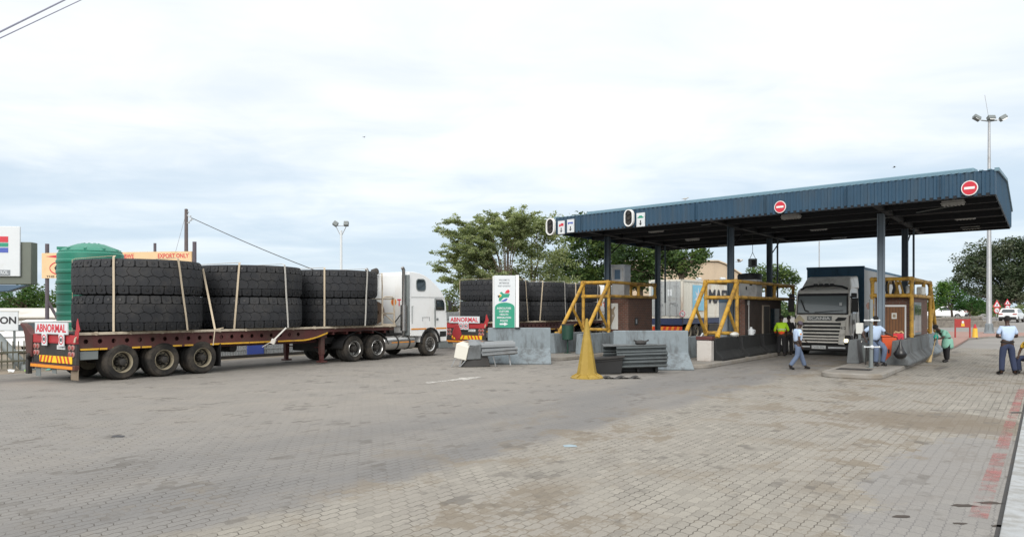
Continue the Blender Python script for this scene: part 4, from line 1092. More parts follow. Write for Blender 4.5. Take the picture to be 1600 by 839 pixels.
for u, v in ((1236, 341), (1279, 359), (1311, 371), (1490, 320), (1508, 342), (1517, 357), (1025, 362), (1082, 375), (1132, 384)):
    q = P(u, v, ZB - .02); b = MB(); b.M = off @ Matrix.Translation(q) @ Matrix.Rotation(math.atan2(E1.y, E1.x), 4, 'Z')
    b.box(-.33, .33, -.12, .12, -.02, .14).box(-.36, .36, -.14, .14, .04, .07)
    for k in range(6): b.box(-.3+k*.11, -.27+k*.11, -.125, .125, -.035, -.02)
    b.box(-.03, .03, -.03, .03, .1, .3)
    b.build('light_fitting', M['cabinet'], CAN, bevel=.015)
b = MB(); b.M = off
for p0_, p1_ in (((2.6, 2.0), (5.2, 2.1)), ((5.2, 2.1), (7.4, 1.4)), ((9.0, 4.6), (13.6, 4.4)), ((13.6, 4.4), (16.6, 1.9)), ((3.0, 6.4), (8.8, 6.5))):
    b.bar(C(*p0_, ZB + .03), C(*p1_, ZB + .03), .022, 6)
b.build('conduit', M['greypaint'], CAN)
b = MB(); b.M = off
for k in range(6): b.beam(C(1.5 + k * 2.9, -.07, ZB + .06), C(1.5 + k * 2.9, -.07, ZT - .05), .05, .012, (E1.x, E1.y, 0))
b.build('sheet_lap', M['blue'], CAN, smooth=0)
# signs fixed to the fascia
FA = math.atan2(E1.y, E1.x)
def on_fascia(u, v):
    k = (u - 800) / F                       # the fascia plane: A0 + a*E1, pushed out
    o = A0 + nf * .07
    a = (k * o.y - o.x) / (E1.x - k * E1.y); q = o + E1 * a
    return Vector((q.x, q.y, H - (v - 482) / F * q.y)), q.y
for u, v, d, lab in ((1219, 323.5, 19, 'round red no entry sign over the middle of the canopy fascia'), (1515, 294, 23.6, 'round red no entry sign at the right end of the canopy fascia')):
    q, Y = on_fascia(u, v); r_ = d / 2 * Y / F
    S = thing('no_entry_sign', lab, 'road sign', q, FA, 'no entry signs on the canopy')
    b = MB(); b.disc((0, 0, 0), r_, 'y', .02, 36); b.cur = 1; b.disc((0, -.012, 0), r_ * .88, 'y', .01, 36); b.cur = 0
    b.box(-r_*.62, r_*.62, -.024, -.016, -r_*.16, r_*.16); b.build('sign_plate', [M['ribwhite'], M['signred']], S)
    b = MB(); b.box(-.02, .02, .01, .06, -r_*.7, r_*.7); b.build('bracket', M['steel'], S)
for u, v, lab in ((862.5, 354.5, 'black traffic light in a white ring at the left corner of the canopy'), (985, 341, 'black traffic light in a white ring beside a single lane sign')):
    q, Y = on_fascia(u, v); k = Y / F; hw, hh = 8.2 * k / .96, 13.4 * k
    S = thing('traffic_light', lab, 'traffic light', q + nf * .05, FA, 'traffic lights on the canopy')
    def capsule(hw, hh, n=10):
        return [(hw * math.cos(PI*i/n), hh - hw + hw * math.sin(PI*i/n)) for i in range(n+1)] + [(-hw * math.cos(PI*i/n), -(hh - hw) - hw * math.sin(PI*i/n)) for i in range(n+1)]
    b = MB(); o_, i_ = capsule(hw, hh), capsule(hw * .78, hh - hw * .22); n = len(o_)
    b.add([(x, y, z) for y, rg in ((-.10, o_), (.02, o_), (-.10, i_), (.02, i_)) for x, z in rg], [f for k in range(n) for f in ((k, (k+1) % n, n+(k+1) % n, n+k), (2*n+k, 3*n+k, 3*n+(k+1) % n, 2*n+(k+1) % n), (k, 2*n+k, 2*n+(k+1) % n, (k+1) % n), (n+k, n+(k+1) % n, 3*n+(k+1) % n, 3*n+k))])
    b.build('rim', M['ribwhite'], S)
    b = MB(); b.prism(capsule(hw * .80, hh - hw * .2), 'y', -.045, -.0); b.build('backboard', M['black'], S)
    for z in (-.21, .0, .21):
        b = MB(); b.lathe([(.09, -.06), (.085, -.09), (.04, -.1)], (0, 0, z), 'y', 16)
        for i in range(8):
            a0, a1 = PI * i / 8, PI * (i+1) / 8
            b.beam((.1*math.cos(a0), -.09, z+.1*math.sin(a0)), (.1*math.cos(a1), -.09, z+.1*math.sin(a1)), .07, .012, (0, 0, 1))
        b.build('lamp', M['dark'], S)
for u, v, wd, ht, colr, shape, lab in ((877.5, 355.5, 13, 20.5, 'signred', 'truck', 'white lane sign with red lorry symbol and down arrow'), (892, 353, 13.6, 20.5, 'signblue', 'bus', 'white lane sign with blue symbol and down arrow'), (1001.5, 343.5, 15, 21.5, 'signgreen', 'car', 'white lane sign with green symbol and down arrow')):
    q, Y = on_fascia(u, v); k = Y / F; hw, hh = wd / 2 * k / .98, ht / 2 * k
    S = thing('lane_sign', lab, 'lane sign', q + nf * .01, FA, 'lane signs on the canopy')
    b = MB(); b.box(-hw, hw, -.02, .02, -hh, hh); b.cur = 1
    b.prism([(-.025, -.02), (-.025, -.16), (-.08, -.13), (0, -.24), (.08, -.13), (.025, -.16), (.025, -.02)], 'y', -.026, -.018)
    b.cur = 2
    if shape == 'truck': b.box(-.02, .14, -.026, -.018, .06, .18).box(-.13, -.03, -.026, -.018, .04, .12); b.box(-.1, -.04, -.026, -.018, .12, .15)
    elif shape == 'bus': b.box(-.15, .15, -.026, -.018, .10, .16).box(-.13, -.09, -.026, -.018, .07, .1).box(.08, .12, -.026, -.018, .07, .1)
    else: b.prism([(-.15, .07), (.15, .07), (.15, .11), (.1, .12), (.06, .17), (-.06, .17), (-.1, .12), (-.15, .11)], 'y', -.026, -.018)
    b.build('sign_plate', [M['signwhite'], M['signblack'], M[colr]], S, smooth=0)
    b = MB(); b.box(-.02, .02, .01, .05, -hh*.7, hh*.7); b.build('bracket', M['steel'], S)

# ------------------------------------------------------------------ yellow pipe cages round the booths
def cage(label, t0, t1, s0, s1, zt, zm, zb, foot, rear=False):
    """front posts at s0, rails back to s1; braces splay towards the traffic"""
    T = thing('pipe_cage', label, 'safety frame', L(s0, (t0 + t1) / 2), LANE, 'yellow pipe cages around the booths')
    hw = (t1 - t0) / 2; ln = s1 - s0; r_ = .072
    def pipe(name, a, c, r=r_):
        b = MB(); b.bar(a, c, r, 12)
        a = Vector(a); c = Vector(c); d = (c - a).normalized()
        for q in (a + d * .10, c - d * .10): b.bar(q - d * .03, q + d * .03, r * 1.28, 12)
        b.build(name, M['yellowpipe'], T)
    for sx in (-1, 1):
        for y in (0, ln * .62, ln): pipe('post', (sx*hw, y, zb if y == 0 else zm), (sx*hw, y, zt))
        pipe('rail', (sx*hw, -.15, zt), (sx*hw, ln + .1, zt)); pipe('rail', (sx*hw, -.1, zm), (sx*hw, ln + .1, zm))
        y0 = ln if rear else 0; sg = 1 if rear else -1
        if rear: pipe('post', (sx*hw, y0, zb), (sx*hw, y0, zm))
        pipe('brace', (sx*hw, y0, zt - .04), (sx*hw, y0 + sg * foot, zb + .02), .082)
        pipe('brace', (sx*hw, y0 + sg * foot * .5, zb + (zt - zb) * .52), (sx*hw, y0 + sg*.03, zb + .12), .062)
    for z_ in (zt, zm) + (() if rear else (zb + .12,)): pipe('rail', (-hw, 0, z_), (hw, 0, z_))
    pipe('rail', (-hw, ln, zt), (hw, ln, zt)); pipe('rail', (-hw, ln, zm), (hw, ln, zm))
    if rear: pipe('rail', (-hw, ln, zb + .12), (hw, ln, zb + .12))
    return T
cage('yellow pipe cage with splayed legs around the leftmost booth, above the green bin', -17.62, -16.3, 31.2, 36.2, 3.30, 2.66, 1.02, 2.15)
cage('yellow pipe cage with splayed legs around the middle booth, before the container', -11.5, -10.2, 30.6, 39.0, 3.2, 2.55, .98, 2.3)
cage('yellow pipe cage around the rightmost booth, legs splayed at its far end', -5.58, -4.2, 32.9, 38.6, 3.24, 2.6, 1.0, 2.2, rear=True)

# ------------------------------------------------------------------ booths
def booth(label, t0, t1, s0, s1, top, bm, features):
    T = thing('brick_booth', label, 'booth', L(s0, (t0 + t1) / 2, .15), LANE, 'brick booths under the canopy')
    hw = (t1 - t0) / 2; ln = s1 - s0; h = top - .15
    b = MB(); b.box(-hw, hw, 0, ln, 0, h); b.build('wall', bm, T, smooth=0)
    b = MB(); b.box(-hw-.06, hw+.06, -.06, ln+.06, h, h+.09); b.build('roof_slab', M['concretemid'], T, bevel=.01)
    return T, hw, ln, h
T, hw, ln, h = booth('brick booth with a pale drawn poster, leftmost under the canopy', -17.55, -16.35, 33.3, 36.0, 2.58, M['brick'], None)
b = MB(); b.box(-hw-.02, .06, -.03, -.004, .95, 2.2)
b.cur = 1; b.prism([(-.42, 1.2), (-.3, 1.15), (-.2, 1.35), (-.1, 1.6), (-.16, 1.85), (-.06, 2.0), (-.12, 2.05), (-.25, 1.92), (-.36, 2.05), (-.4, 2.0), (-.33, 1.85), (-.46, 1.6)], 'y', -.036, -.028)
b.cur = 0; b.box(-.36, -.30, -.04, -.033, 1.5, 1.62).box(-.22, -.18, -.04, -.033, 1.55, 1.66)
b.build('poster', [M['poster'], M['tan']], T, smooth=0)
b = MB(); b.box(hw+.003, hw+.03, .68, .98, 1.15, 1.5); b.cur = 1; b.box(hw+.02, hw+.036, .76, .9, 1.22, 1.43); b.build('window', [M['black'], M['panelgrey']], T, smooth=0)
b = MB(); b.box(-.1, .02, ln-.1, ln, 0, h); b.build('corner_post', M['concretemid'], T)
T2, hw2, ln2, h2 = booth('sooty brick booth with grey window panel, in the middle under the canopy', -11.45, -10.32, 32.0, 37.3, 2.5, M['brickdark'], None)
b = MB(); b.box(-hw2+.02, hw2-.28, -.03, -.004, .45, 2.2); b.cur = 1; b.box(-hw2, hw2-.26, -.05, -.004, 2.2, 2.34); b.cur = 2; b.box(-.06, -.03, -.035, -.02, .45, 2.2); b.build('window', [M['panelgrey'], M['bluegrey'], M['greypaint']], T2, smooth=0)
b = MB(); b.box(hw2-.24, hw2-.003, -.02, 0, 0, h2-.02); b.build('brick_pier', M['brick'], T2, smooth=0)
b = MB(); b.box(hw2+.003, hw2+.06, 2.3, 3.3, 0, 2.1); b.cur = 1; b.box(hw2+.06, hw2+.075, 2.4, 3.2, .05, 2.05); b.build('door', [mat('dusty tan door frame', (.24, .2, .16), .8), M['dark']], T2, smooth=0)
b = MB(); b.box(hw2+.003, hw2+.04, 3.6, 4.9, 1.0, 1.95); b.build('side_window', M['glass'], T2, smooth=0)
b = MB(); b.bar((hw2+.04, .35, 1.0), (hw2+.04, .35, 2.3), .02); b.box(hw2, hw2+.06, .3, .4, 2.1, 2.3); b.build('conduit', M['cabinet'], T2)
T3, hw3, ln3, h3 = booth('brick booth with varnished timber door in a white frame', -5.52, -4.26, 33.2, 38.2, 2.56, M['brick'], None)
x0, x1 = -.32, .42
b = MB(); b.box(x0, x1, -.045, -.003, .02, 2.02)
for k in range(7): pass
D = b.build('door', M['wood'], T3, smooth=0)
b = MB(); 
for k in range(1, 7): b.box(x0+(x1-x0)*k/7-.006, x0+(x1-x0)*k/7+.006, -.048, -.044, .03, 2.0)
b.build('board_joint', M['dark'], D, smooth=0)
b = MB(); b.box(-.04, .14, -.055, -.045, 1.55, 1.78); b.cur = 1; b.box(.0, .1, -.058, -.054, 1.6, 1.73); b.build('notice', [M['poster'], M['tan']], D, smooth=0)
b = MB(); b.box(x0-.05, x0, -.06, -.003, .02, 2.09).box(x1, x1+.05, -.06, -.003, .02, 2.09).box(x0, x1, -.06, -.003, 2.02, 2.09); b.build('door_frame', M['ribwhite'], T3, smooth=0)
b = MB(); b.box(hw3+.003, hw3+.05, .5, 2.6, .9, 2.2); b.cur = 1; b.box(hw3+.05, hw3+.056, .6, 1.5, 1.0, 2.1).box(hw3+.05, hw3+.056, 1.6, 2.5, 1.0, 2.1); b.build('side_window', [M['greypaint'], M['glass']], T3, smooth=0)
b = MB(); b.box(hw3+.003, hw3+.09, .22, .42, .9, 1.5); b.build('meter_box', M['cabinet'], T3)
# boxes standing on the booth roofs
ZR = 2.58 + .09
U = thing('cooling_unit', 'tall grey metal cooling unit with a dark square opening on the leftmost booth', 'cooling unit', L(33.7, -16.95, ZR), LANE)
b = MB(); b.box(-.33, .33, -.3, .3, .0, .62); b.build('base_cabinet', M['cabinet'], U, bevel=.015)
b = MB(); b.box(-.36, .36, -.34, .34, .64, 1.52).box(-.38, .38, -.36, .36, 1.46, 1.55); b.build('housing', M['steel'], U, bevel=.015)
b = MB(); b.box(-.16, .14, -.352, -.33, .84, 1.30); b.build('grille', M['bluegrey'], U, bevel=.004)
b = MB(); b.box(-.30, .30, -.356, -.34, .74, .80).box(-.30, .30, -.356, -.34, 1.34, 1.40).box(-.3, -.24, -.356, -.34, .8, 1.34).box(.24, .3, -.356, -.34, .8, 1.34); b.build('grille_frame', M['cabinet'], U)
U = thing('cabinet', 'pale grey electrical cabinet on the roof of the middle booth', 'cabinet', L(33.9, -10.75, 2.59), LANE)
b = MB(); b.box(-.45, .45, -.4, .4, 0, .78); b.build('body', M['cabinet'], U, bevel=.02); b = MB(); b.cbox((0, -.41, .4), (.05, .03, .14)); b.cbox((.2, -.41, .55), (.12, .012, .08)); b.build('handle', M['black'], U)
U = thing('water_drum', 'black drum standing on the roof of the middle booth', 'drum', L(34.9, -11.05, 2.59), LANE)
b = MB(); b.lathe([(.02, 0), (.52, 0), (.54, .05), (.54, 1.02), (.5, 1.08), (.15, 1.12), (.02, 1.12)], n=28); b.build('body', M['black'], U)
b = MB(); b.lathe([(.545, .3), (.56, .33), (.545, .36)], n=28).lathe([(.545, .7), (.56, .73), (.545, .76)], n=28); b.build('hoop', M['dark'], U)
U = thing('small_appliance', 'small white appliance on the middle booth roof behind the front rail', 'appliance', L(32.5, -10.95, 2.59), LANE)
b = MB(); b.box(-.2, .2, -.2, .2, 0, .62); b.build('body', M['signwhite'], U, bevel=.03); b = MB(); b.box(-.14, .14, -.21, -.2, .1, .3); b.build('panel', M['greypaint'], U)
U = thing('window_frame_stack', 'old frames leaning on the rightmost booth roof', 'frames', L(34.6, -5.0, 2.65), LANE)
b = MB(); b.tube([(-.3, 0, 0), (-.36, 0, .3), (-.3, 0, .62), (-.12, 0, .62), (-.05, 0, .3), (-.12, 0, 0)], .05, 8); b.build('frame', M['black'], U); b = MB(); b.beam((.12, 0, 0), (.0, 0, .62), .07, .06).beam((.3, 0, 0), (.14, 0, .62), .07, .06).beam((.1, 0, .6), (.34, 0, .6), .06, .06); b.build('board', M['yellowpipe'], U)
U = thing('parcel', 'pale bundles on the rightmost booth roof beside the rail', 'bundle', L(35.5, -4.6, 2.65), LANE)
b = MB(); b.cbox((0, 0, .2), (.3, .3, .4), (0, 0, .2)); b.build('body', M['poster'], U, bevel=.05); b = MB(); b.cbox((.4, .1, .17), (.26, .3, .34), (0, 0, -.3)); b.build('bundle', M['poster'], U, bevel=.05)
# box hanging from the canopy
q = PD(1176, 411, 36.5); U = thing('hanging_speaker', 'small grey box hanging on a wire under the canopy', 'speaker', q)
b = MB(); b.box(-.17, .17, -.15, .15, -.2, .2); b.build('body', M['greypaint'], U, bevel=.015); b = MB(); b.box(-.09, .09, -.16, -.15, -.12, .12); b.build('grille', M['signblack'], U)
b = MB(); b.bar((-.14, 0, .2), (0, 0, .5), .012, 6).bar((.14, 0, .2), (0, 0, .5), .012, 6).bar((0, 0, .5), (0, 0, ZB + .1 - q.z), .012, 6); b.build('wire', M['dark'], U)

# ------------------------------------------------------------------ concrete barriers
def jersey(label, c, rz, ln, h, m, base=.52, top=.11, group='concrete barriers around the booths', kick=.09, brk=.5):
    """c is the middle of the front foot line"""
    b = MB()
    prof = [(-base, 0), (base, 0), (base, kick), (top+.04, h*brk), (top, h), (-top, h), (-top-.04, h*brk), (-base, kick)]
    b.prism(prof, 'x', -ln/2, ln/2)
    o = b.build('concrete_barrier', m, None, bevel=.025, loc=c, rz=rz)
    return tag(o, label, 'barrier', group)
pA = P(812, 570); pA.y += .52
jersey('tall grey concrete barrier carrying the welcome sign', Vector((.28, 29.7, 0)), -.02, 2.42, 1.36, M['concrete'], .88, .12, kick=.06, brk=.42)
jersey('tall grey concrete barrier behind the dark folded rails', Vector((4.85, 26.9, 0)), .05, 2.62, 1.33, M['concrete'], .85, .12, kick=.06, brk=.42)
def row(t, pieces, h, base, m, labs):
    for (s0, s1, mm), lab in zip(pieces, labs):
        jersey(lab, L((s0 + s1) / 2, t, .15), LANE + PI / 2, s1 - s0 - .03, h, mm, base, .13, brk=.4)
row(-16.3, ((28.5, 31.7, M['concrete']), (31.8, 34.2, M['concretemid'])), .87, .2, None, ('grey concrete block under the right leg of the leftmost cage', 'grimy concrete block beside the leftmost booth wall'))
row(-17.65, ((28.4, 31.6, M['concrete']),), .87, .2, None, ('grey concrete block behind the green litter bin',))
row(-10.25, ((27.9, 30.5, M['concretedark']), (31.0, 33.4, M['concretedark']), (33.9, 36.3, M['concretedark'])), .84, .44, None, ('sooty black concrete barrier under the right leg of the middle cage', 'sooty black concrete barrier with a white jug on top', 'sooty black concrete barrier farthest along the middle booth'))
row(-11.6, ((27.6, 31, M['concrete']),), .84, .2, None, ('grey concrete block seen left of the white and red post',))
row(-4.2, ((29.2, 31.5, M['concretemid']), (31.6, 34.3, M['concretemid']), (34.4, 37.0, M['concretemid']), (37.1, 40.2, M['concrete'])), .84, .40, None, ('dark grey concrete barrier next to the black bag', 'grimy concrete barrier below the brick booth door', 'grimy concrete barrier below the booth side window', 'paler concrete barrier beside the sweeper'))
row(-5.6, ((29.2, 32.5, M['concretemid']), (33, 37, M['concretemid'])), .84, .2, None, ('concrete barrier behind the seated officer', 'concrete barrier on the lorry side of the rightmost booth'))
for (u, v, w_, h_, red, lab) in ((1102, 564, .56, .98, 'hand', 'white concrete post with a dark red cap beside the middle cage'), (1404, 566, .30, 1.05, 'red', 'white concrete post with a bright red top beside the orange bin')):
    q = P(u, v, .15); S = thing('marker_post', lab, 'post', q, LANE, None)
    b = MB(); b.box(-w_/2, w_/2, -.14, .14, 0, h_ * .78); b.build('shaft', M['signwhite'] if red == 'red' else mat('dirty white paint', (.5, .47, .44), .8, var=.1, dirt=(.3, .26, .22), damt=.6), S, bevel=.02)
    b = MB(); b.box(-w_/2-.01, w_/2+.01, -.15, .15, h_ * .78, h_) if red == 'red' else b.box(-w_*.56, w_*.56, -.16, .16, h_ * .80, h_ * .94); b.build('top_band', M['signred'] if red == 'red' else M['oxide'], S, bevel=.02)
    if red == 'red':
        b = MB(); b.tube([(-.14, 0, h_), (-.1, 0, h_+.06), (0, 0, h_+.02), (.1, 0, h_+.07), (.16, 0, h_)], .035, 6); b.build('rope', M['straw'], S)
    else:
        b = MB(); b.bar((-.15, -.1, h_*.9), (-.05, -.12, h_*1.06), .03); b.build('rag', M['signwhite'], S)
S = thing('water_jug', 'white plastic jug on the sooty barrier beside the middle booth', 'jug', L(32.4, -10.2, .99), LANE)
b = MB(); b.lathe([(.02, 0), (.12, 0), (.13, .04), (.13, .2), (.05, .28), (.05, .33), (.02, .33)], n=16); b.build('body', M['signwhite'], S); b = MB(); b.tube([(.1, 0, .22), (.17, 0, .2), (.16, 0, .08), (.12, 0, .07)], .015, 6); b.build('handle', M['signwhite'], S)
S = thing('rubble_sack', 'pale sack lying on the sooty barrier under the middle cage', 'sack', L(30.3, -10.2, .99), LANE)
b = MB(); b.ball((0, 0, .07), (.16, .3, .11), 12, 6); b.build('body', M['poster'], S)

# ------------------------------------------------------------------ folded crash rails in front of the barriers
def w_rail(b, p0, p1, hgt=.31, th=.012, amp=.07):
    """corrugated guard rail between two points"""
    p0 = Vector(p0); p1 = Vector(p1); t_ = (p1 - p0).normalized(); out = Vector((t_.y, -t_.x, 0))
    prof = [(0, -.5), (.25, -.42), (1, -.34), (1, -.16), (.1, -.06), (.1, .06), (1, .16), (1, .34), (.25, .42), (0, .5)]
    n = len(prof)
    vs = [p + out * (a * amp) + Vector((0, 0, z * hgt)) for p in (p0, p1) for a, z in prof] + [p + out * (a * amp - th) + Vector((0, 0, z * hgt)) for p in (p0, p1) for a, z in prof]
    fs = [(i, i+1, n+i+1, n+i) for i in range(n-1)] + [(2*n+i, 3*n+i, 3*n+i+1, 2*n+i+1) for i in range(n-1)]
    fs += [(k, k+1, 2*n+k+1, 2*n+k) for k in range(n-1)] + [(n+k, 3*n+k, 3*n+k+1, n+k+1) for k in range(n-1)]
    fs += [(0, n, 3*n, 2*n), (n-1, 3*n-1, 4*n-1, 2*n-1)]
    b.add(vs, fs)
M['railgrey'] = mat('weathered grey rail', (.21, .225, .235), .55, .25, var=.12, dirt=(.18, .17, .16), damt=.5)
M['raildark'] = mat('dark grey crushed rail', (.1, .115, .12), .5, .3, var=.2, dirt=(.05, .048, .045), damt=.5)
S = thing('crash_cushion', 'pale crushed crash cushion with white nose box below the welcome sign', 'crash cushion', (-.9, 28.1, 0), .05, 'crushed crash cushions')
for k, (y, z) in enumerate(((-.35, .62), (.0, .66), (.35, .64))):
    b = MB(); w_rail(b, (-.28 + .1*k, y, z), (1.0 - .05 * k, y - .05, z + .05), .46, .014, .09); b.build('rail', M['railgrey'], S, smooth=0)
for k, y in enumerate((-.33,)):
    b = MB(); w_rail(b, (-.2, -.42, .5), (1.08, -.45, .6), .26, .014, .1); b.build('rail', M['railgrey'], S, smooth=0)
b = MB(); b.add([(-1.22, -.5, .34), (-.78, -.62, .24), (-.68, -.62, .72), (-1.12, -.5, .86), (-.98, .4, .34), (-.5, .4, .3), (-.48, .3, .84), (-.9, .4, .9)], [(0, 1, 2, 3), (4, 7, 6, 5), (0, 4, 5, 1), (1, 5, 6, 2), (2, 6, 7, 3), (3, 7, 4, 0)]); b.build('nose_box', M['contwhite'], S, bevel=.02)
b = MB(); b.add([(-.76, -.6, .26), (-.24, -.5, .28), (-.24, -.5, .82), (-.66, -.6, .74), (-.5, .3, .3), (-.1, .3, .3), (-.1, .3, .84), (-.46, .3, .84)], [(0, 1, 2, 3), (4, 7, 6, 5), (0, 4, 5, 1), (1, 5, 6, 2), (2, 6, 7, 3), (3, 7, 4, 0)]); b.build('buckled_plate', M['concretemid'], S, bevel=.03)
b = MB(); b.add([(-.66, -.55, .78), (-.3, -.5, .78), (-.42, -.3, .93), (-.1, .0, .88), (-.7, .1, .9)], [(0, 1, 2), (0, 2, 4), (1, 3, 2), (2, 3, 4)]); b.add([(-.9, .2, .9), (.2, .1, .92), (.3, .5, .88), (-.6, .5, .95)], [(0, 1, 2, 3)]); b.build('torn_sheet', M['railgrey'], S, smooth=0)
for p0, p1 in (((-1.15, -.45, .34), (-1.3, -.5, .02)), ((-.95, -.5, .28), (-1.02, -.55, .02)), ((-.78, -.55, .26), (-1.0, -.6, .02)), ((.2, -.4, .4), (.3, -.45, .02)), ((-.2, .2, .3), (-.2, .2, .02)), ((.8, .1, .4), (.85, .1, .02))):
    b = MB(); b.beam(p0, p1, .05, .02); b.build('leg', M['steel'], S, smooth=0)
b = MB(); b.add([(-.98, -.5, .02), (-.5, -.55, .02), (.1, -.4, .02), (.1, .3, .02), (-.9, .3, .02), (-.9, -.46, .26), (-.5, -.5, .3), (0, -.35, .4), (0, .25, .4), (-.85, .25, .3)], [(0, 1, 6, 5), (1, 2, 7, 6), (2, 3, 8, 7), (3, 4, 9, 8), (4, 0, 5, 9), (5, 6, 7, 8, 9)]); b.build('rubber_skirt', M['dark'], S, bevel=.03)
S = thing('crash_cushion', 'dark crushed crash cushion of stacked rails beside the yellow cone', 'crash cushion', (4.2, 25.3, 0), .05, 'crushed crash cushions')
for k, z in enumerate((.30, .54, .76)):
    b = MB(); w_rail(b, (-.85, -.45 + .05*k, z), (.78 + .03 * (k % 2), -.5 + .05*k, z + .05), .27, .016, .13); b.build('rail', M['raildark'], S, smooth=0)
    b = MB(); w_rail(b, (-1.2, .1, z + .02), (.6, .1, z + .04), .27, .016, .13); b.build('rail', M['raildark'], S, smooth=0)
b = MB(); b.add([(-1.25, -.4, .87), (.75, -.55, .92), (.72, .2, .9), (-1.2, .3, .9), (-1.25, -.4, .89), (.75, -.55, .94), (.72, .2, .92), (-1.2, .3, .92)], [(0, 1, 2, 3), (4, 7, 6, 5), (0, 4, 5, 1), (1, 5, 6, 2), (2, 6, 7, 3), (3, 7, 4, 0)]); b.build('cover_plate', M['concretemid'], S, smooth=0)
b = MB(); 
for x in (-.1, .5): b.box(x-.05, x+.05, -.3, .3, .03, .5)
b.box(-.8, .6, -.1, .25, .02, .3); b.build('base_frame', M['black'], S, bevel=.02)
b = MB(); b.ball((.02, -.1, .98), (.2, .16, .09), 10, 6); b.cbox((-.1, -.05, 1.02), (.22, .1, .05), (.2, .3, .5)); b.cbox((.2, -.1, 1.03), (.18, .08, .05), (-.2, -.4, .2)); b.build('crumpled_top', M['dark'], S, bevel=.01)
S = thing('crate', 'black battered plastic crate leaning against the dark crash cushion', 'crate', P(951, 585) + Vector((0, .3, 0)), .1)
b = MB(); b.add([(-.42, -.22, 0), (.40, -.26, .02), (.36, .3, 0), (-.36, .3, 0), (-.48, -.27, .50), (.46, -.3, .58), (.42, .34, .56), (-.42, .34, .52)], [(0, 3, 2, 1), (0, 1, 5, 4), (1, 2, 6, 5), (2, 3, 7, 6), (3, 0, 4, 7), (4, 5, 6, 7)]); b.build('box', M['black'], S, bevel=.02)
b = MB(); b.beam((-.50, -.285, .49), (.48, -.315, .57), .05, .07).beam((-.50, -.285, .40), (.48, -.315, .48), .02, .02); b.beam((.48, -.31, .57), (.44, .35, .55), .05, .07); b.build('rim', M['dark'], S, bevel=.01)
b = MB(); pts = []
for i in range(13):
    x = -.55 + 1.1 * i / 12; pts.append((x, .04 + .04 * math.sin(i * 1.3)))
vs = [(x, y, z) for x, z in pts for y in (-.22 + .03 * math.sin(x * 5), .2)]
b.add(vs + [(x, y, z - .015) for x, y, z in vs], [(2*i, 2*i+1, 2*i+3, 2*i+2) for i in range(12)] + [(26+2*i, 26+2*i+2, 26+2*i+3, 26+2*i+1) for i in range(12)])
tag(b.build('rubber_mat', M['dark'], smooth=60, loc=P(972, 591), rz=.05), 'wavy black rubber strip on the ground beside the black crate', 'rubber mat')

# ------------------------------------------------------------------ tall yellow cone, litter bin, welcome sign
q = P(918, 591.5) + Vector((0, .2, 0)); S = thing('traffic_cone', 'tall narrow faded yellow cone with a flared base', 'cone', q)
b = MB(); b.lathe([(.31, .10), (.275, .3), (.185, .85), (.095, 1.4), (.06, 1.64), (.04, 1.78), (.02, 1.80)], n=8); b.build('body', M['cone'], S, smooth=20)
b = MB(); b.lathe([(.50, 0), (.50, .03), (.42, .05), (.32, .11), (.05, .14)], n=16)
for k in range(8):
    a = 2*PI*k/8; b.beam((.22*math.cos(a), .22*math.sin(a), .17), (.46*math.cos(a), .46*math.sin(a), .045), .03, .05)
b.build('base', M['cone'], S, smooth=20)
q = P(887, 552, .15); q.y += .0; S = thing('litter_bin', 'dark green litter bin on a thin post before the leftmost booth', 'litter bin', q)
k = q.y / F
b = MB(); b.bar((0, 0, 0), (0, 0, 24*k), .03, 8); b.cbox((0, 0, .01), (.3, .3, .02)); b.build('post', M['bingreen'], S)
b = MB(); b.lathe([(.2, 21*k), (.24, 22*k), (.27, 45*k), (.255, 45*k), (.22, 24*k)], n=20); b.build('body', M['bingreen'], S)
b = MB(); b.lathe([(.272, 44*k), (.285, 44*k), (.285, 46*k), (.272, 46*k)], n=20, closed=True); b.build('rim', M['dark'], S)
q = P(852, 512, 1.02); b = MB(); b.box(-.16, .16, -.1, .1, 0, .36); b = None
S = thing('lamp_box', 'small amber box at the foot of the leftmost cage leg', 'lamp', L(29.0, -17.65, 1.02), LANE); b = MB(); b.box(-.13, .13, -.1, .1, -.28, .06); b.build('body', M['yellowpipe'], S, bevel=.02); b = MB(); b.box(-.08, .08, -.11, -.1, -.2, 0); b.build('lens', M['amber'], S)

S = thing('welcome_sign', 'white and green welcome sign with map emblem on a concrete barrier', 'sign', (-.28, 29.55, 1.36), .06)
k = 29.4 / F; w_ = 33.5 * k / 2; h_ = 82 * k
b = MB(); b.box(-w_, w_, -.02, .1, 0, h_); b.build('board', M['signwhite'], S, bevel=.01)
b = MB(); b.box(w_ + .012, w_ + .14, -.01, .12, .0, h_ + .02).box(-w_ - .05, -w_ - .01, 0, .1, 0, h_ - .02); b.build('side_post', M['ribwhite'], S, bevel=.01)
b = MB(); b.box(w_ - .02, w_ + .18, -.08, .16, -.03, .02); b.build('foot', M['signblack'], S)
gz1 = h_ * .415
b = MB(); arc = [(-w_ + .03, .004), (w_ - .03, .004), (w_ - .03, gz1 - .05)] + [((w_ - .03) * math.cos(PI*i/12), gz1 - .05 + .19 * math.sin(PI*i/12)) for i in range(1, 12)] + [(-w_ + .03, gz1 - .05)]
b.prism(arc, 'y', -.026, -.019); b.build('green_panel', M['signgreen'], S, smooth=0)
b = MB()
for i, (s_, ww) in enumerate((('WELCOME TO', .42), ('BEITBRIDGE', .38), ('PORT OF ENTRY', .48))): b.text(s_, face_y(-.02, -.021, h_ * (.915 - .058 * i)), ww, .062, .012, .006)
b.build('heading', M['signgrey'], S, smooth=0)
b = MB()
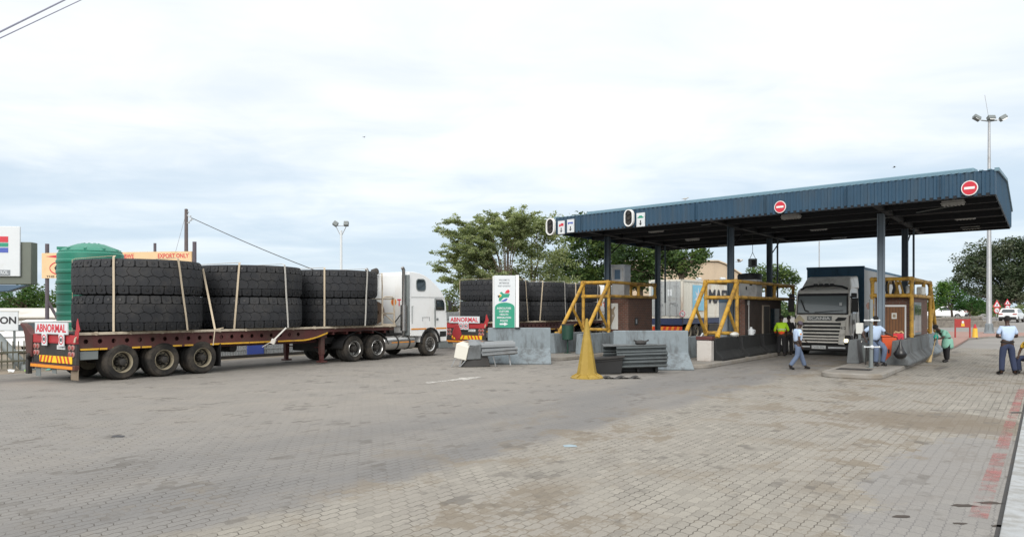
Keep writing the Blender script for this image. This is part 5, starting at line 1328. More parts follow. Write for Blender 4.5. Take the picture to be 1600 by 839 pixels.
for i, (s_, ww) in enumerate((('AGRICULTURE', .55), ('CUSTOMS', .38), ('HEALTH', .32), ('IMMIGRATION', .54), ('POLICE', .29))): b.text(s_, face_y(-.03, -.027, h_ * (.375 - .06 * i)), ww, .075, .025, .006)
z_ = h_ * .072
b.prism([(-.2, z_-.03), (-.02, z_-.03), (-.02, z_-.07), (.13, z_), (-.02, z_+.07), (-.02, z_+.03), (-.2, z_+.03)], 'y', -.033, -.026)
b.build('lettering', M['signwhite'], S, smooth=0)
b = MB(); ez = h_ * .62
def sh(m, pts, d=0): b.cur = m; b.prism([(x * .9, ez + z * .9) for x, z in pts], 'y', -.028 - d, -.02)
sh(0, [(.0, .10), (.06, .20), (.14, .245), (.2, .22), (.2, .12), (.14, .085)])          # red north
sh(1, [(-.22, .1), (-.12, .02), (-.24, -.1), (-.26, -.22), (-.2, -.26), (-.06, -.1), (.17, -.08), (.22, .07), (-.04, .07), (-.14, .16)])  # green band
sh(2, [(-.17, -.25), (.06, -.13), (.13, -.14), (.06, -.24), (-.06, -.27)])              # blue south
sh(3, [(-.25, .03), (-.17, .03), (-.13, -.02), (-.22, -.09)], .003)                       # yellow
sh(4, [(-.31, .0), (-.25, -.01), (-.19, -.01), (-.23, -.07), (-.27, -.1)], .006)         # black
b.build('map_emblem', [M['signred'], M['signgreen'], M['signblue'], M['gold'], M['signblack']], S, smooth=0)
# ------------------------------------------------------------------ people
def skin_mesh(verts, edges, radii, roots, lv=1):
    me = bpy.data.meshes.new('tmp'); me.from_pydata([tuple(v) for v in verts], edges, []); me.update()
    o = bpy.data.objects.new('tmp', me); COL.objects.link(o)
    o.modifiers.new('s', 'SKIN')
    for i, d in enumerate(me.skin_vertices[0].data):
        r = radii[i]; d.radius = r if isinstance(r, tuple) else (r, r); d.use_root = i in roots
    if lv: m = o.modifiers.new('d', 'SUBSURF'); m.levels = m.render_levels = lv
    dg = bpy.context.evaluated_depsgraph_get()
    out = bpy.data.meshes.new_from_object(o.evaluated_get(dg))
    bpy.data.objects.remove(o); bpy.data.meshes.remove(me)
    return out
def skin_part(name, chains, mats, parent, lv=1):
    """chains: lists of (point, radius); the first point of each chain is a root, shared points weld"""
    V, E, RR, roots, idx = [], [], [], set(), {}
    for ch in chains:
        prev = None
        for j, (p, r) in enumerate(ch):
            key = tuple(round(c, 4) for c in p)
            if key not in idx:
                idx[key] = len(V); V.append(Vector(p)); RR.append(r)
                if j == 0: roots.add(idx[key])
            if prev is not None and prev != idx[key]: E.append((prev, idx[key]))
            prev = idx[key]
    me = skin_mesh(V, E, RR, roots, lv); me.name = name
    me.materials.clear(); me.materials.append(mats)
    me.polygons.foreach_set('use_smooth', [True] * len(me.polygons))
    o = bpy.data.objects.new(name, me); COL.objects.link(o); o.parent = parent
    return o
def hand_chains(wr, d, palm_n, side, s=1.0, grip=.5):
    """palm plus four unequal curled fingers and a thumb off its side; d points along the hand"""
    d = Vector(d).normalized(); n = Vector(palm_n); n = (n - d * n.dot(d)).normalized(); w = d.cross(n).normalized() * side
    wr = Vector(wr); ch = [[(wr, (.026, .021)), (wr + d * .05 * s, (.036, .017)), (wr + d * .085 * s, (.034, .015))]]
    for i, ln in enumerate((.068, .076, .071, .056)):
        b0 = wr + d * .08 * s + w * (.028 - .0185 * i) * s
        k1 = b0 + (d * math.cos(grip * .6) + n * math.sin(grip * .6)) * ln * .42 * s
        k2 = k1 + (d * math.cos(grip * 1.5) + n * math.sin(grip * 1.5)) * ln * .34 * s
        k3 = k2 + (d * math.cos(grip * 2.3) + n * math.sin(grip * 2.3)) * ln * .3 * s
        ch.append([(b0, .0095), (k1, .0088), (k2, .0082), (k3, .007)])
    t0 = wr + d * .025 * s + w * .026 * s
    t1 = t0 + (d * .7 + w * .7 + n * .2).normalized() * .036 * s; t2 = t1 + (d * .9 + w * .25 + n * .4).normalized() * .032 * s
    ch.append([(t0, .012), (t1, .0105), (t2, .0085)])
    return ch
def person(label, loc, rz, J, wear, group=None, scale=1.0):
    """J: joints in metres with the figure facing -y; wear: materials and hair or cap"""
    T = thing('person', label, 'person', loc, rz, group); T.scale = (scale,) * 3
    j = {k: Vector(v) for k, v in J.items()}
    up = (j['head'] - j['neck']).normalized(); fc = Vector(J.get('face', (0, -1, 0))); fc = (fc - up * fc.dot(up)).normalized(); sd = up.cross(fc)
    hc = j['head']
    fat = wear.get('belly', 1.0)
    pel, wai, che = j['pelvis'], j['waist'], j['chest']
    skull = hc + up * .035 - fc * .012
    body = [[(pel, (.135*fat, .105*fat)), (wai, (.135*fat, .105*fat)), (che, (.155, .105)), (j['neck'] - up * .02, (.062, .06)), (j['neck'] + up * .05, (.054, .056)), (hc - up * .04 + fc * .01, (.064, .074)), (skull, (.077, .092)), (hc + up * .115, (.05, .062))]]
    for s in 'lr':
        sh, el, wr = j['sh_' + s], j['el_' + s], j['wr_' + s]
        body.append([(che, (.155, .105)), (sh, .062), (sh.lerp(el, .35), .053), (el, .042), (el.lerp(wr, .35), .042), (wr, .027)])
        hp, kn, an, toe = j['hip_' + s], j['kn_' + s], j['an_' + s], j['toe_' + s]
        body.append([(pel, (.135*fat, .105*fat)), (hp, .098), (hp.lerp(kn, .45), .082), (kn, .058), (kn.lerp(an, .35), .058), (an, .04), (toe.lerp(an, .35) - Vector((0, 0, .02)), .04), (toe, .032)])
        hd = (wr - el).normalized(); pn = J.get('palm_' + s, (0, -.3, 0) if abs(hd.z) > .7 else (0, 0, -1))
        body += hand_chains(wr + hd * .015, hd, Vector(pn) + Vector((.01, 0, .003)), 1 if s == 'l' else -1, 1.0, J.get('grip_' + s, .45))
    # nose and ears grow from the head
    nose = hc + fc * .088 + up * .012
    body.append([(hc + fc * .06 + up * .03, .014), (nose, .016), (nose + fc * .016 - up * .008, .011)])
    for s in (1, -1):
        e = hc + sd * .078 * s + up * .02 - fc * .005; body.append([(e, .012), (e + sd * .012 * s - fc * .01 + up * .014, .011), (e + sd * .004 * s - up * .022, .009)])
    skin_part('body', body, wear.get('skin', M['skin']), T)
    b = MB()
    for s in (1, -1): 
        e = hc + fc * .088 + sd * .031 * s + up * .035; b.cur = 0; b.ball(e, (.012, .012, .009), 8, 6); b.cur = 1; b.ball(e + fc * .007, (.006, .006, .006), 8, 6)
    b.build('eyes', [M['ribwhite'], M['signblack']], T)
    b = MB(); c = hc + fc * .088 - up * .032; b.beam(c - sd * .026, c + sd * .026, .012, .014, up); b.build('mouth', mat('lips', (.09, .03, .028), .5) if 'lips' not in bpy.data.materials else bpy.data.materials['lips'], T, bevel=.004)
    # hair
    b = MB(); old = Matrix((( sd.x, -fc.x, up.x, 0), (sd.y, -fc.y, up.y, 0), (sd.z, -fc.z, up.z, 0), (0, 0, 0, 1)))
    b.M = Matrix.Translation(skull + up * .02) @ old
    n_ = 14; vs = []; fs = []
    rings = 6
    for i in range(rings + 1):
        a = PI * .5 * i / rings * 1.12
        for k in range(n_):
            w = 2 * PI * k / n_; rr = math.sin(min(a, 1.75)); front = max(0, -math.sin(w))
            zz = .112 * math.cos(a) + .05 * front * (a > 1.2)
            vs.append((.088 * rr * math.cos(w), .104 * rr * math.sin(w) + .008, zz - (.02 if math.sin(w) > .3 and i == rings else 0)))
    for i in range(rings):
        for k in range(n_): fs.append((i*n_+k, i*n_+(k+1) % n_, (i+1)*n_+(k+1) % n_, (i+1)*n_+k))
    b.add(vs, fs)
    b.build('hair', M['hair'], T, smooth=60)
    if wear.get('cap'):
        b = MB(); b.M = Matrix.Translation(skull + up * .035) @ old
        b.lathe([(.094, -.02), (.098, .03), (.088, .075), (.05, .105), (.01, .112)], n=18)
        b.add([(-.075, -.07, .0), (.075, -.07, .0), (.06, -.165, -.012), (-.06, -.165, -.012), (-.075, -.07, .012), (.075, -.07, .012), (.06, -.165, -.002), (-.06, -.165, -.002)], [(0, 1, 2, 3), (4, 7, 6, 5), (0, 4, 5, 1), (1, 5, 6, 2), (2, 6, 7, 3), (3, 7, 4, 0)])
        b.build('cap', wear['cap'], T, bevel=.004)
    # clothes: slightly larger surfaces over the same joints, open where skin shows
    sl = wear.get('sleeve', .62)
    top = wear['top']; hem = pel + (pel - wai) * wear.get('hem', -.15)
    sh_ch = [[(hem, (.15*fat, .122*fat)), (wai, (.152*fat, .124*fat)), (che, (.170, .125)), (j['neck'] - up * .045, (.085, .08))]]
    for s in 'lr':
        sh, el, wr = j['sh_' + s], j['el_' + s], j['wr_' + s]
        ch = [(che, (.170, .125)), (sh, .078), (sh.lerp(el, .5), .072)]
        if sl <= 1: ch.append((sh.lerp(el, sl + .12), .070))
        else: ch += [(el, .060), (el.lerp(wr, .5), .052), (el.lerp(wr, .88), .044)]
        sh_ch.append(ch)
    shirt = skin_part('shirt', sh_ch, top, T)
    if wear.get('legs'):
        tr = [[(pel + (wai - pel) * .35, (.146*fat, .118*fat)), (pel, (.150*fat, .122*fat))]]
        le = wear.get('leg_end', .96)
        for s in 'lr':
            hp, kn, an = j['hip_' + s], j['kn_' + s], j['an_' + s]
            tr.append([(pel, (.150*fat, .122*fat)), (hp, .122), (hp.lerp(kn, .45), .112), (kn, .092), (kn.lerp(an, .4), .09), (kn.lerp(an, le * .85), .082), (kn.lerp(an, le), .08)])
        skin_part('trousers', tr, wear['legs'], T)
    if wear.get('belt'):
        d = (wai - pel).normalized(); b = MB(); c = pel + (wai - pel) * .3
        b.M = Matrix.Translation(c) @ Vector((0, 0, 1)).rotation_difference(d).to_matrix().to_4x4()
        n_ = 20; vs = [(.163*fat*math.cos(2*PI*k/n_), .136*fat*math.sin(2*PI*k/n_), z) for z in (-.02, .02) for k in range(n_)]
        b.add(vs, [(k, (k+1) % n_, n_+(k+1) % n_, n_+k) for k in range(n_)]); b.build('belt', M['boot'], T)
    for s in 'lr':
        an, toe, kn = j['an_' + s], j['toe_' + s], j['kn_' + s]
        d = (toe - an); d.z = 0; d.normalize(); heel = an - d * .045; heel.z = toe.z + .005
        sh_ = [[(heel + Vector((0, 0, .03)), .056), (an.lerp(toe, .45) + Vector((0, 0, .0)), .060), (toe, (.056, .048)), (toe + d * .055, (.046, .036))]]
        if wear.get('boots'): sh_.append([(heel + Vector((0, 0, .03)), .056), (an, .068), (an.lerp(kn, .32), .078)])
        skin_part('boot' if wear.get('boots') else 'shoe', sh_, wear.get('shoes', M['boot']), T)
    for nm, fn in wear.get('extra', ()): fn(T, j, up, fc, sd)
    return T
STAND = dict(pelvis=(0, 0, .95), waist=(0, 0, 1.10), chest=(0, .0, 1.33), neck=(0, .01, 1.50), head=(0, -.015, 1.62),
    sh_l=(-.185, .0, 1.42), el_l=(-.24, .03, 1.13), wr_l=(-.22, -.06, .90), sh_r=(.185, .0, 1.42), el_r=(.24, .03, 1.13), wr_r=(.22, -.06, .90),
    hip_l=(-.10, 0, .90), kn_l=(-.11, -.01, .50), an_l=(-.12, .02, .10), toe_l=(-.14, -.13, .045), hip_r=(.10, 0, .90), kn_r=(.11, -.01, .50), an_r=(.12, .02, .10), toe_r=(.14, -.13, .045))
def pose(**k): d = dict(STAND); d.update(k); return d
def badge(T, j, up, fc, sd):
    b = MB(); c = j['sh_l'].lerp(j['el_l'], .38) + Vector((-.074, -.01, 0)); b.lathe([(.035, -.004), (.035, .004)], c, 'x', 14); b.cur = 1; b.lathe([(.02, -.008), (.02, -.003)], c, 'x', 12)
    b.build('sleeve_badge', [M['gold'], M['signred']], T)
OFF = dict(top=M['shirt'], legs=M['slate'], belt=True, boots=True, belly=1.2)
# officer walking across the lane, facing right in the photograph
q = P(1246, 577.5)
person('police officer in cap and pale blue shirt walking across the lane', q, R(96),
    pose(waist=(0, -.01, 1.10), chest=(0, -.03, 1.32), neck=(0, -.05, 1.49), head=(0, -.085, 1.60),
         el_l=(-.25, .06, 1.13), wr_l=(-.23, -.03, .90), el_r=(.25, -.14, 1.16), wr_r=(.22, -.36, 1.06),
         kn_l=(-.10, .06, .50), an_l=(-.10, .34, .13), toe_l=(-.10, .21, .05), kn_r=(.10, -.20, .52), an_r=(.10, -.34, .11), toe_r=(.10, -.49, .055), face=(0, -1, -.1)),
    dict(OFF, cap=M['cap'], extra=(('b', badge),)), scale=.94)
# officer standing with his back to the camera
q = P(1574, 585.5)
person('police officer standing with his back to the camera, arms folded in front', q, R(172),
    pose(el_l=(-.29, -.02, 1.15), wr_l=(-.08, -.22, 1.15), el_r=(.29, -.02, 1.15), wr_r=(.06, -.24, 1.12), an_l=(-.19, .05, .10), toe_l=(-.30, -.10, .045), kn_l=(-.14, 0, .5), an_r=(.17, .02, .10), toe_r=(.2, -.13, .045), kn_r=(.14, -.01, .5)),
    dict(OFF, legs=M['navycloth'], belly=1.15), scale=1.05)
# officer sitting on a stool at the head of the island
q = P(1368, 571, .156); q.z = .156
SIT = dict(pelvis=(0, .1, .52), waist=(0, .07, .68), chest=(0, .0, .90), neck=(0, -.02, 1.07), head=(.0, -.05, 1.185), face=(.1, -1, -.35),
    sh_l=(-.19, .02, .99), el_l=(-.36, .12, .82), wr_l=(-.30, -.06, .62), sh_r=(.19, .02, .99), el_r=(.36, -.04, .82), wr_r=(.58, -.10, .72),
    hip_l=(-.11, .08, .50), kn_l=(-.16, -.32, .52), an_l=(-.15, -.26, .10), toe_l=(-.17, -.40, .045), hip_r=(.11, .08, .50), kn_r=(.14, -.33, .52), an_r=(.13, -.22, .10), toe_r=(.15, -.36, .045))
PERCH = dict(pelvis=(0, .1, .80), waist=(0, .08, .95), chest=(0, .02, 1.18), neck=(0, .0, 1.36), head=(-.02, -.03, 1.475), face=(-.2, -1, -.35),
    sh_l=(-.19, .03, 1.27), el_l=(-.40, .10, 1.08), wr_l=(-.42, -.08, .88), sh_r=(.19, .03, 1.27), el_r=(.38, -.02, 1.08), wr_r=(.60, -.08, .98),
    hip_l=(-.11, .07, .77), kn_l=(-.16, -.30, .60), an_l=(-.15, -.24, .10), toe_l=(-.17, -.38, .045), hip_r=(.11, .07, .77), kn_r=(.15, -.30, .58), an_r=(.13, -.18, .10), toe_r=(.15, -.32, .045))
person('police officer seated on a stool beside the orange bin, one arm resting on it', q, R(8), PERCH, dict(OFF, cap=M['hair'], belly=1.25), scale=1.02)
S = thing('stool', 'dark stool under the seated police officer', 'stool', q + Vector((0, .12, 0)), R(8))
b = MB(); b.box(-.21, .21, -.17, .19, .62, .68); b.build('seat', M['dark'], S, bevel=.02)
for sx in (-1, 1):
    for y in (-.13, .15): b = MB(); b.bar((sx*.17, y, .63), (sx*.2, y*1.2, 0), .02, 8); b.build('leg', M['dark'], S)
# cleaner bending over her broom
q = P(1474, 566); q.x += .1
def tabard(T, j, up, fc, sd):
    d = (j['pelvis'] - j['chest']).normalized()
    ch = [[(j['pelvis'] + Vector((0, -.03, .12)), .185), (j['pelvis'] + Vector((0, -.03, -.1)), .215), (j['pelvis'] + Vector((0, -.03, -.24)), .225), (j['pelvis'] + Vector((0, -.03, -.40)), .235)]]
    skin_part('skirt', ch, M['teal'], T)
    b = MB(); b.M = Matrix.Translation(j['sh_l'].lerp(j['el_l'], .7)); b.ball((0, 0, -.05), (.09, .10, .11), 10, 8); b.build('bright_cloth', M['tealbright'], T)
person('cleaner in a green work dress bending over a straw broom', q, R(-78),
    pose(pelvis=(0, .1, .90), waist=(0, .02, 1.03), chest=(0, -.16, 1.19), neck=(0, -.33, 1.27), head=(0, -.43, 1.33), face=(0, -.8, -.6),
         sh_l=(-.18, -.24, 1.22), el_l=(-.22, -.28, .95), wr_l=(-.1, -.42, .78), sh_r=(.18, -.24, 1.22), el_r=(.22, -.3, .97), wr_r=(.08, -.44, .92),
         hip_l=(-.09, .1, .86), hip_r=(.09, .1, .86), kn_l=(-.1, .05, .48), kn_r=(.1, -.02, .48), an_l=(-.1, .12, .1), an_r=(.1, -.02, .1), toe_l=(-.1, -.02, .045), toe_r=(.1, -.17, .045)),
    dict(top=M['teal'], belly=1.15, sleeve=.7, hem=.2, legs=M['blackcloth'], extra=(('s', tabard),)), scale=1.0)
S = thing('broom', 'straw broom held by the cleaner in green', 'broom', q, R(-78))
b = MB(); b.bar((.0, -.44, 1.02), (-.02, -.62, .26), .015, 8); b.build('handle', M['straw'], S)
b = MB(); b.add([(-.05, -.60, .30), (.03, -.62, .30), (.06, -.70, .02), (-.14, -.62, .02), (-.04, -.66, .3), (.03, -.68, .3), (.08, -.88, .02), (-.14, -.82, .02)], [(0, 1, 2, 3), (4, 7, 6, 5), (0, 4, 5, 1), (1, 5, 6, 2), (2, 6, 7, 3), (3, 7, 4, 0)]); b.build('bristles', M['straw'], S, bevel=.015)
# attendant in a safety jacket, back turned, by the middle booth
q = L(34.6, -9.55)
def vest_band(T, j, up, fc, sd):
    ch = [[(j['pelvis'] + Vector((0, 0, -.04)), (.176, .148)), (j['waist'] + Vector((0, 0, -.02)), (.178, .15)), (j['waist'].lerp(j['chest'], .32), (.178, .146))]]
    skin_part('orange_band', ch, M['vestorange'], T)
    b = MB(); c = j['waist'].lerp(j['chest'], .38); n_ = 20
    vs = [(c.x + .196*math.cos(2*PI*k/n_), c.y + .152*math.sin(2*PI*k/n_), c.z + z) for z in (-.02, .025) for k in range(n_)]; b.add(vs, [(k, (k+1) % n_, n_+(k+1) % n_, n_+k) for k in range(n_)]); b.build('reflective_band', M['silvertape'], T)
    for s in 'lr':
        el, wr = j['el_'+s], j['wr_'+s]; skin_part('cuff', [[(el.lerp(wr, .05), .066), (el.lerp(wr, .5), .062), (el.lerp(wr, .85), .055)]], M['vestorange'], T)
person('attendant in a lime and orange safety jacket beside the lorry', q, R(160),
    pose(el_l=(-.28, -.08, 1.15), wr_l=(-.2, -.3, 1.1), el_r=(.28, -.05, 1.15), wr_r=(.24, -.25, 1.0), chest=(0, -.04, 1.33), neck=(0, -.06, 1.50), head=(0, -.1, 1.61)),
    dict(top=M['lime'], legs=M['blackcloth'], belly=1.15, sleeve=1.2, cap=M['hair'], extra=(('v', vest_band),)))
person('figure in dark clothes standing in the shade behind the safety jacket', L(35.6, -9.5), R(185), pose(), dict(top=M['blackcloth'], legs=M['blackcloth'], sleeve=1.2, belly=1.0), scale=1.0)
# worker glimpsed behind the leftmost cage
person('worker in a lime vest glimpsed through the leftmost cage', L(35.6, -18.5), R(150), pose(), dict(top=M['lime'], legs=M['navycloth'], sleeve=.5), scale=.93)
# knees of someone sitting at the right edge
q = P(1607, 584)
S = thing('chair', 'dark chair at the right edge behind the standing officer', 'chair', q + Vector((.1, .1, 0)), R(-70))
b = MB(); b.box(-.22, .22, -.2, .22, .40, .45); b.build('seat', M['dark'], S, bevel=.015)
b = MB(); b.box(-.22, .22, .2, .24, .55, .95); b.build('backrest', M['dark'], S, bevel=.015)
for sx in (-1, 1):
    for y in (-.17, .22): b = MB(); b.bar((sx*.19, y, .95 if y > 0 else .42), (sx*.2, y, 0), .018, 8); b.build('leg', M['dark'], S)
person('person in navy trousers and yellow vest sitting at the right edge', q + Vector((.1, .1, -.02)), R(-70), dict(SIT, wr_r=(.16, -.3, .6), el_r=(.3, -.05, .78), wr_l=(-.14, -.32, .6), el_l=(-.3, 0, .78)), dict(top=M['gold'], legs=M['navycloth'], boots=True, belly=1.1), scale=1.0)

# ------------------------------------------------------------------ things on the right-hand island and beyond
S = thing('wheelie_bin', 'bright orange bin beside the seated officer', 'bin', P(1388.5, 566, .156), LANE * .6)
k = 26.9 / F
b = MB(); b.add([(-.19, -.2, .03), (.19, -.2, .03), (.19, .2, .03), (-.19, .2, .03), (-.24, -.26, .92), (.24, -.26, .92), (.24, .26, .92), (-.24, .26, .92)], [(0, 3, 2, 1), (0, 1, 5, 4), (1, 2, 6, 5), (2, 3, 7, 6), (3, 0, 4, 7), (4, 5, 6, 7)]); b.build('body', M['binorange'], S, bevel=.03)
b = MB(); b.box(-.26, .26, -.29, .3, .92, .98); b.build('lid', M['binorange'], S, bevel=.02)
b = MB(); b.cbox((-.02, -.245, .42), (.05, .012, .14), (.06, 0, 0)); b.build('label_mark', M['dark'], S)
for sx in (-1, 1): b = MB(); b.lathe([(.06, -.03), (.06, .03)], (sx*.17, .2, .06), 'x', 14); b.build('wheel', M['black'], S)
S = thing('rubbish_bag', 'black plastic rubbish bag hanging on the side of the red topped post', 'bag', P(1401, 551, .6) + Vector((0, -.25, 0)))
b = MB(); b.add([(-.02, -.05, .42), (.04, .05, .42)] , []); b.lathe([(.02, .44), (.05, .30), (.14, .1), (.22, -.02), (.16, -.14), (.06, -.2), (.01, -.2)], n=12); o = b.build('body', M['bag'], S, smooth=60)
b = MB(); b.bar((0, 0, .42), (.05, .02, .52), .015); b.build('knot', M['bag'], S)
S = thing('turnstile_post', 'thin grey post with two white cross bars and a weathered stop plate', 'gate post', P(1361, 574, .156), R(0))
k = 26.2 / F
b = MB(); b.box(-.045, .045, -.045, .045, 0, 103*k).box(-.12, .12, -.12, .12, 0, .02); b.build('post', M['greypaint'], S)
for v, w_ in ((501, 11), (541, 11)):
    z_ = (573 - v) * k - .02; b = MB(); b.bar((-w_*k, -.07, z_), (w_*k, -.07, z_), .022, 8); b.ball((0, -.07, z_), .06, 12, 8); b.ball((-w_*k, -.07, z_), .035, 8, 6); b.ball((w_*k, -.07, z_), .035, 8, 6); b.build('cross_bar', M['signwhite'], S)
b = MB(); zc = (573 - 480) * k; b.lathe([(.14, .05), (.14, .06)], (0, 0, zc), 'y', 8); b.build('stop_plate', mat('faded brown plate', (.14, .085, .07), .8), S, smooth=0)
S = thing('card_reader', 'cream card reader box on a grey pedestal before the lorry wheel', 'card reader', P(1347, 566, .156) + Vector((.05, .3, 0)), LANE)
b = MB(); b.box(-.05, .05, -.05, .05, 0, 1.05).box(-.22, .22, -.2, .2, 0, .62); b.build('pedestal', M['greypaint'], S, bevel=.02)
b = MB(); b.box(-.12, .12, -.1, .1, 1.02, 1.42); b.build('reader', M['poster'], S, bevel=.02)
b = MB(); b.beam((-.1, -.3, .42), (.12, -.25, .78), .16, .03); b.beam((-.2, -.32, .42), (.02, -.27, .78), .04, .03); b.build('barrier_arm', M['poster'], S, bevel=.01)
b = MB(); b.box(-.5, .5, -.32, .32, 0, .01); b.box(-.46, .46, -.28, .28, .01, .016)
tag(b.build('manhole_cover', M['dark'], loc=P(1335, 577, .157), rz=LANE), 'rectangular steel manhole cover set in the island paving', 'manhole cover')

S = thing('notice_board', 'red notice board on two legs standing on the red footway', 'notice board', P(1504, 527.5, .12), -.03)
k = P(1504, 527.5, .12).y / F
w_ = 12 * k; 
b = MB(); b.box(-w_, w_, -.03, .03, 16*k, 29*k); b.build('board', M['redboard'], S, bevel=.01)
b = MB(); b.prism([(-.12, 18*k), (.12, 18*k), (.1, 22.5*k), (0, 24*k), (-.1, 22.5*k)], 'y', -.04, -.028); b.cur = 1; b.ball((0, -.04, 24*k), (.08, .02, .1), 10, 6); b.build('crest', [M['gold'], M['signwhite']], S)
for sx in (-1, 1): b = MB(); b.bar((sx*w_*.94, .0, 0), (sx*w_*.94, 0, 29.5*k), .05, 10); b.build('leg', M['redboard'], S)
S = thing('hydrant_marker', 'yellow bollard with a red cap right of the red notice board', 'bollard', P(1523.5, 527, .12), 0)
b = MB(); b.lathe([(.19, 0), (.17, .1), (.15, .62), (.02, .64)], n=16); b.build('body', M['gold'], S); b = MB(); b.lathe([(.11, .64), (.11, .72), (.05, .76), (.05, .84), (.1, .86), (.02, .9)], n=14); b.build('cap', M['signred'], S)
def mast(label, u, v, top_v, r0, heads, floods=3, z0=.0, m=None):
    q = P(u, v, z0); k = q.y / F; hgt = (v - top_v) * k
    S = thing('light_mast', label, 'light mast', q, 0)
    b = MB(); b.lathe([(r0*1.05, .5), (r0, .6), (r0 * .42, hgt), (.01, hgt)], n=14); b.build('pole', m or M['steel'], S)
    b = MB(); b.lathe([(r0*2.0, 0), (r0*2.0, .06), (r0*1.6, .12), (r0*1.35, .75), (r0*1.05, .8)], n=12); b.build('base', M['concrete'], S)
    for dx, tilt in heads:
        b = MB(); b.bar((0, 0, hgt - .1), (dx * .6, 0, hgt - .02), .05, 8)
        c = Vector((dx, -.1, hgt + .15)); b.cbox(c, (.55, .36, .3), (-.5, tilt, 0)); b.cur = 1; b.cbox(c + Vector((0, -.2, -.12)), (.44, .03, .26), (-1.0, tilt, 0)); b.bar((dx * .6, 0, hgt - .02), c, .04, 8)
        b.build('floodlight', [M['greypaint'], M['clearlens']], S, bevel=.03)
    b = MB(); b.bar((0, 0, hgt), (-.35, 0, hgt + 2.0), .018, 5); b.build('antenna', M['steel'], S)
    return S
mast('tall galvanised light mast with three floodlights, behind the right end of the canopy', 1545.5, 521, 188, .21, ((-1.05, .5), (0.1, 0), (1.05, -.5)), z0=.1)
q = PD(533, 482, 60); q.z = 0
S = thing('light_mast', 'thin pale light mast with two floodlights above the middle tyre stack', 'light mast', q, 0)
hgt = 2.1 + (482 - 360) / F * 60
b = MB(); b.lathe([(.12, 0), (.09, hgt), (.01, hgt)], n=10); b.build('pole', M['signwhite'], S)
b = MB(); b.bar((0, 0, hgt - .5), (-.42, 0, hgt + .35), .03, 6).bar((0, 0, hgt - .5), (.42, 0, hgt + .35), .03, 6).bar((-.5, 0, hgt+.35), (.5, 0, hgt+.35), .03, 6); b.build('bracket', M['steel'], S)
for dx, ti in ((-.42, .6), (.42, .0)): b = MB(); b.cbox((dx, -.1, hgt + .5), (.36, .3, .34), (-.4, ti, 0)); b.build('floodlight', M['greypaint'], S, bevel=.02)
# road signs by the white car
for u, v0, n_, lab in ((1557, 468, 1, 'larger warning triangle and round sign on a post left of the white car'), (1573.5, 468, .8, 'smaller warning triangle and round sign on a post behind the white car')):
    Y = 88 if n_ == 1 else 100; q = PD(u, 482, Y); q.z = gz(q.x, Y); k = Y / F
    S = thing('warning_sign', lab, 'road sign', q, 0, 'road signs beyond the footway')
    zc = H - (476 - 482) * k - q.z if n_ == 1 else H - (473 - 482) * k - q.z
    r_ = 6.6 * k * n_
    b = MB(); b.bar((0, 0, 0), (0, 0, zc + r_ * .8), .05, 8); b.build('post', M['steel'], S)
    b = MB(); b.prism([(-r_, zc - r_*.6), (r_, zc - r_*.6), (0, zc + r_*1.15)], 'y', -.09, -.06); b.cur = 1; b.prism([(-r_*.66, zc - r_*.42), (r_*.66, zc - r_*.42), (0, zc + r_*.7)], 'y', -.1, -.085)
    b.cur = 2; b.prism([(-r_*.14, zc - r_*.3), (r_*.14, zc - r_*.3), (r_*.1, zc + r_*.2), (-r_*.1, zc + r_*.2)], 'y', -.108, -.095); b.build('triangle', [M['signred'], M['signwhite'], M['signblack']], S, smooth=0)
    zc2 = zc - r_ * 1.35; b = MB(); b.disc((0, -.08, zc2), r_ * .72, 'y', .03, 24); b.cur = 1; b.disc((0, -.1, zc2), r_ * .54, 'y', .015, 24); b.cur = 2; b.text('60' if n_ == 1 else '40', face_y(0, -.11, zc2), r_ * .6, r_ * .42, .02) if False else None; smudge(b, -r_*.3, r_*.3, zc2 - r_*.2, zc2 + r_*.2, -.112, 2); b.build('speed_disc', [M['signred'], M['signwhite'], M['signblack']], S, smooth=0)
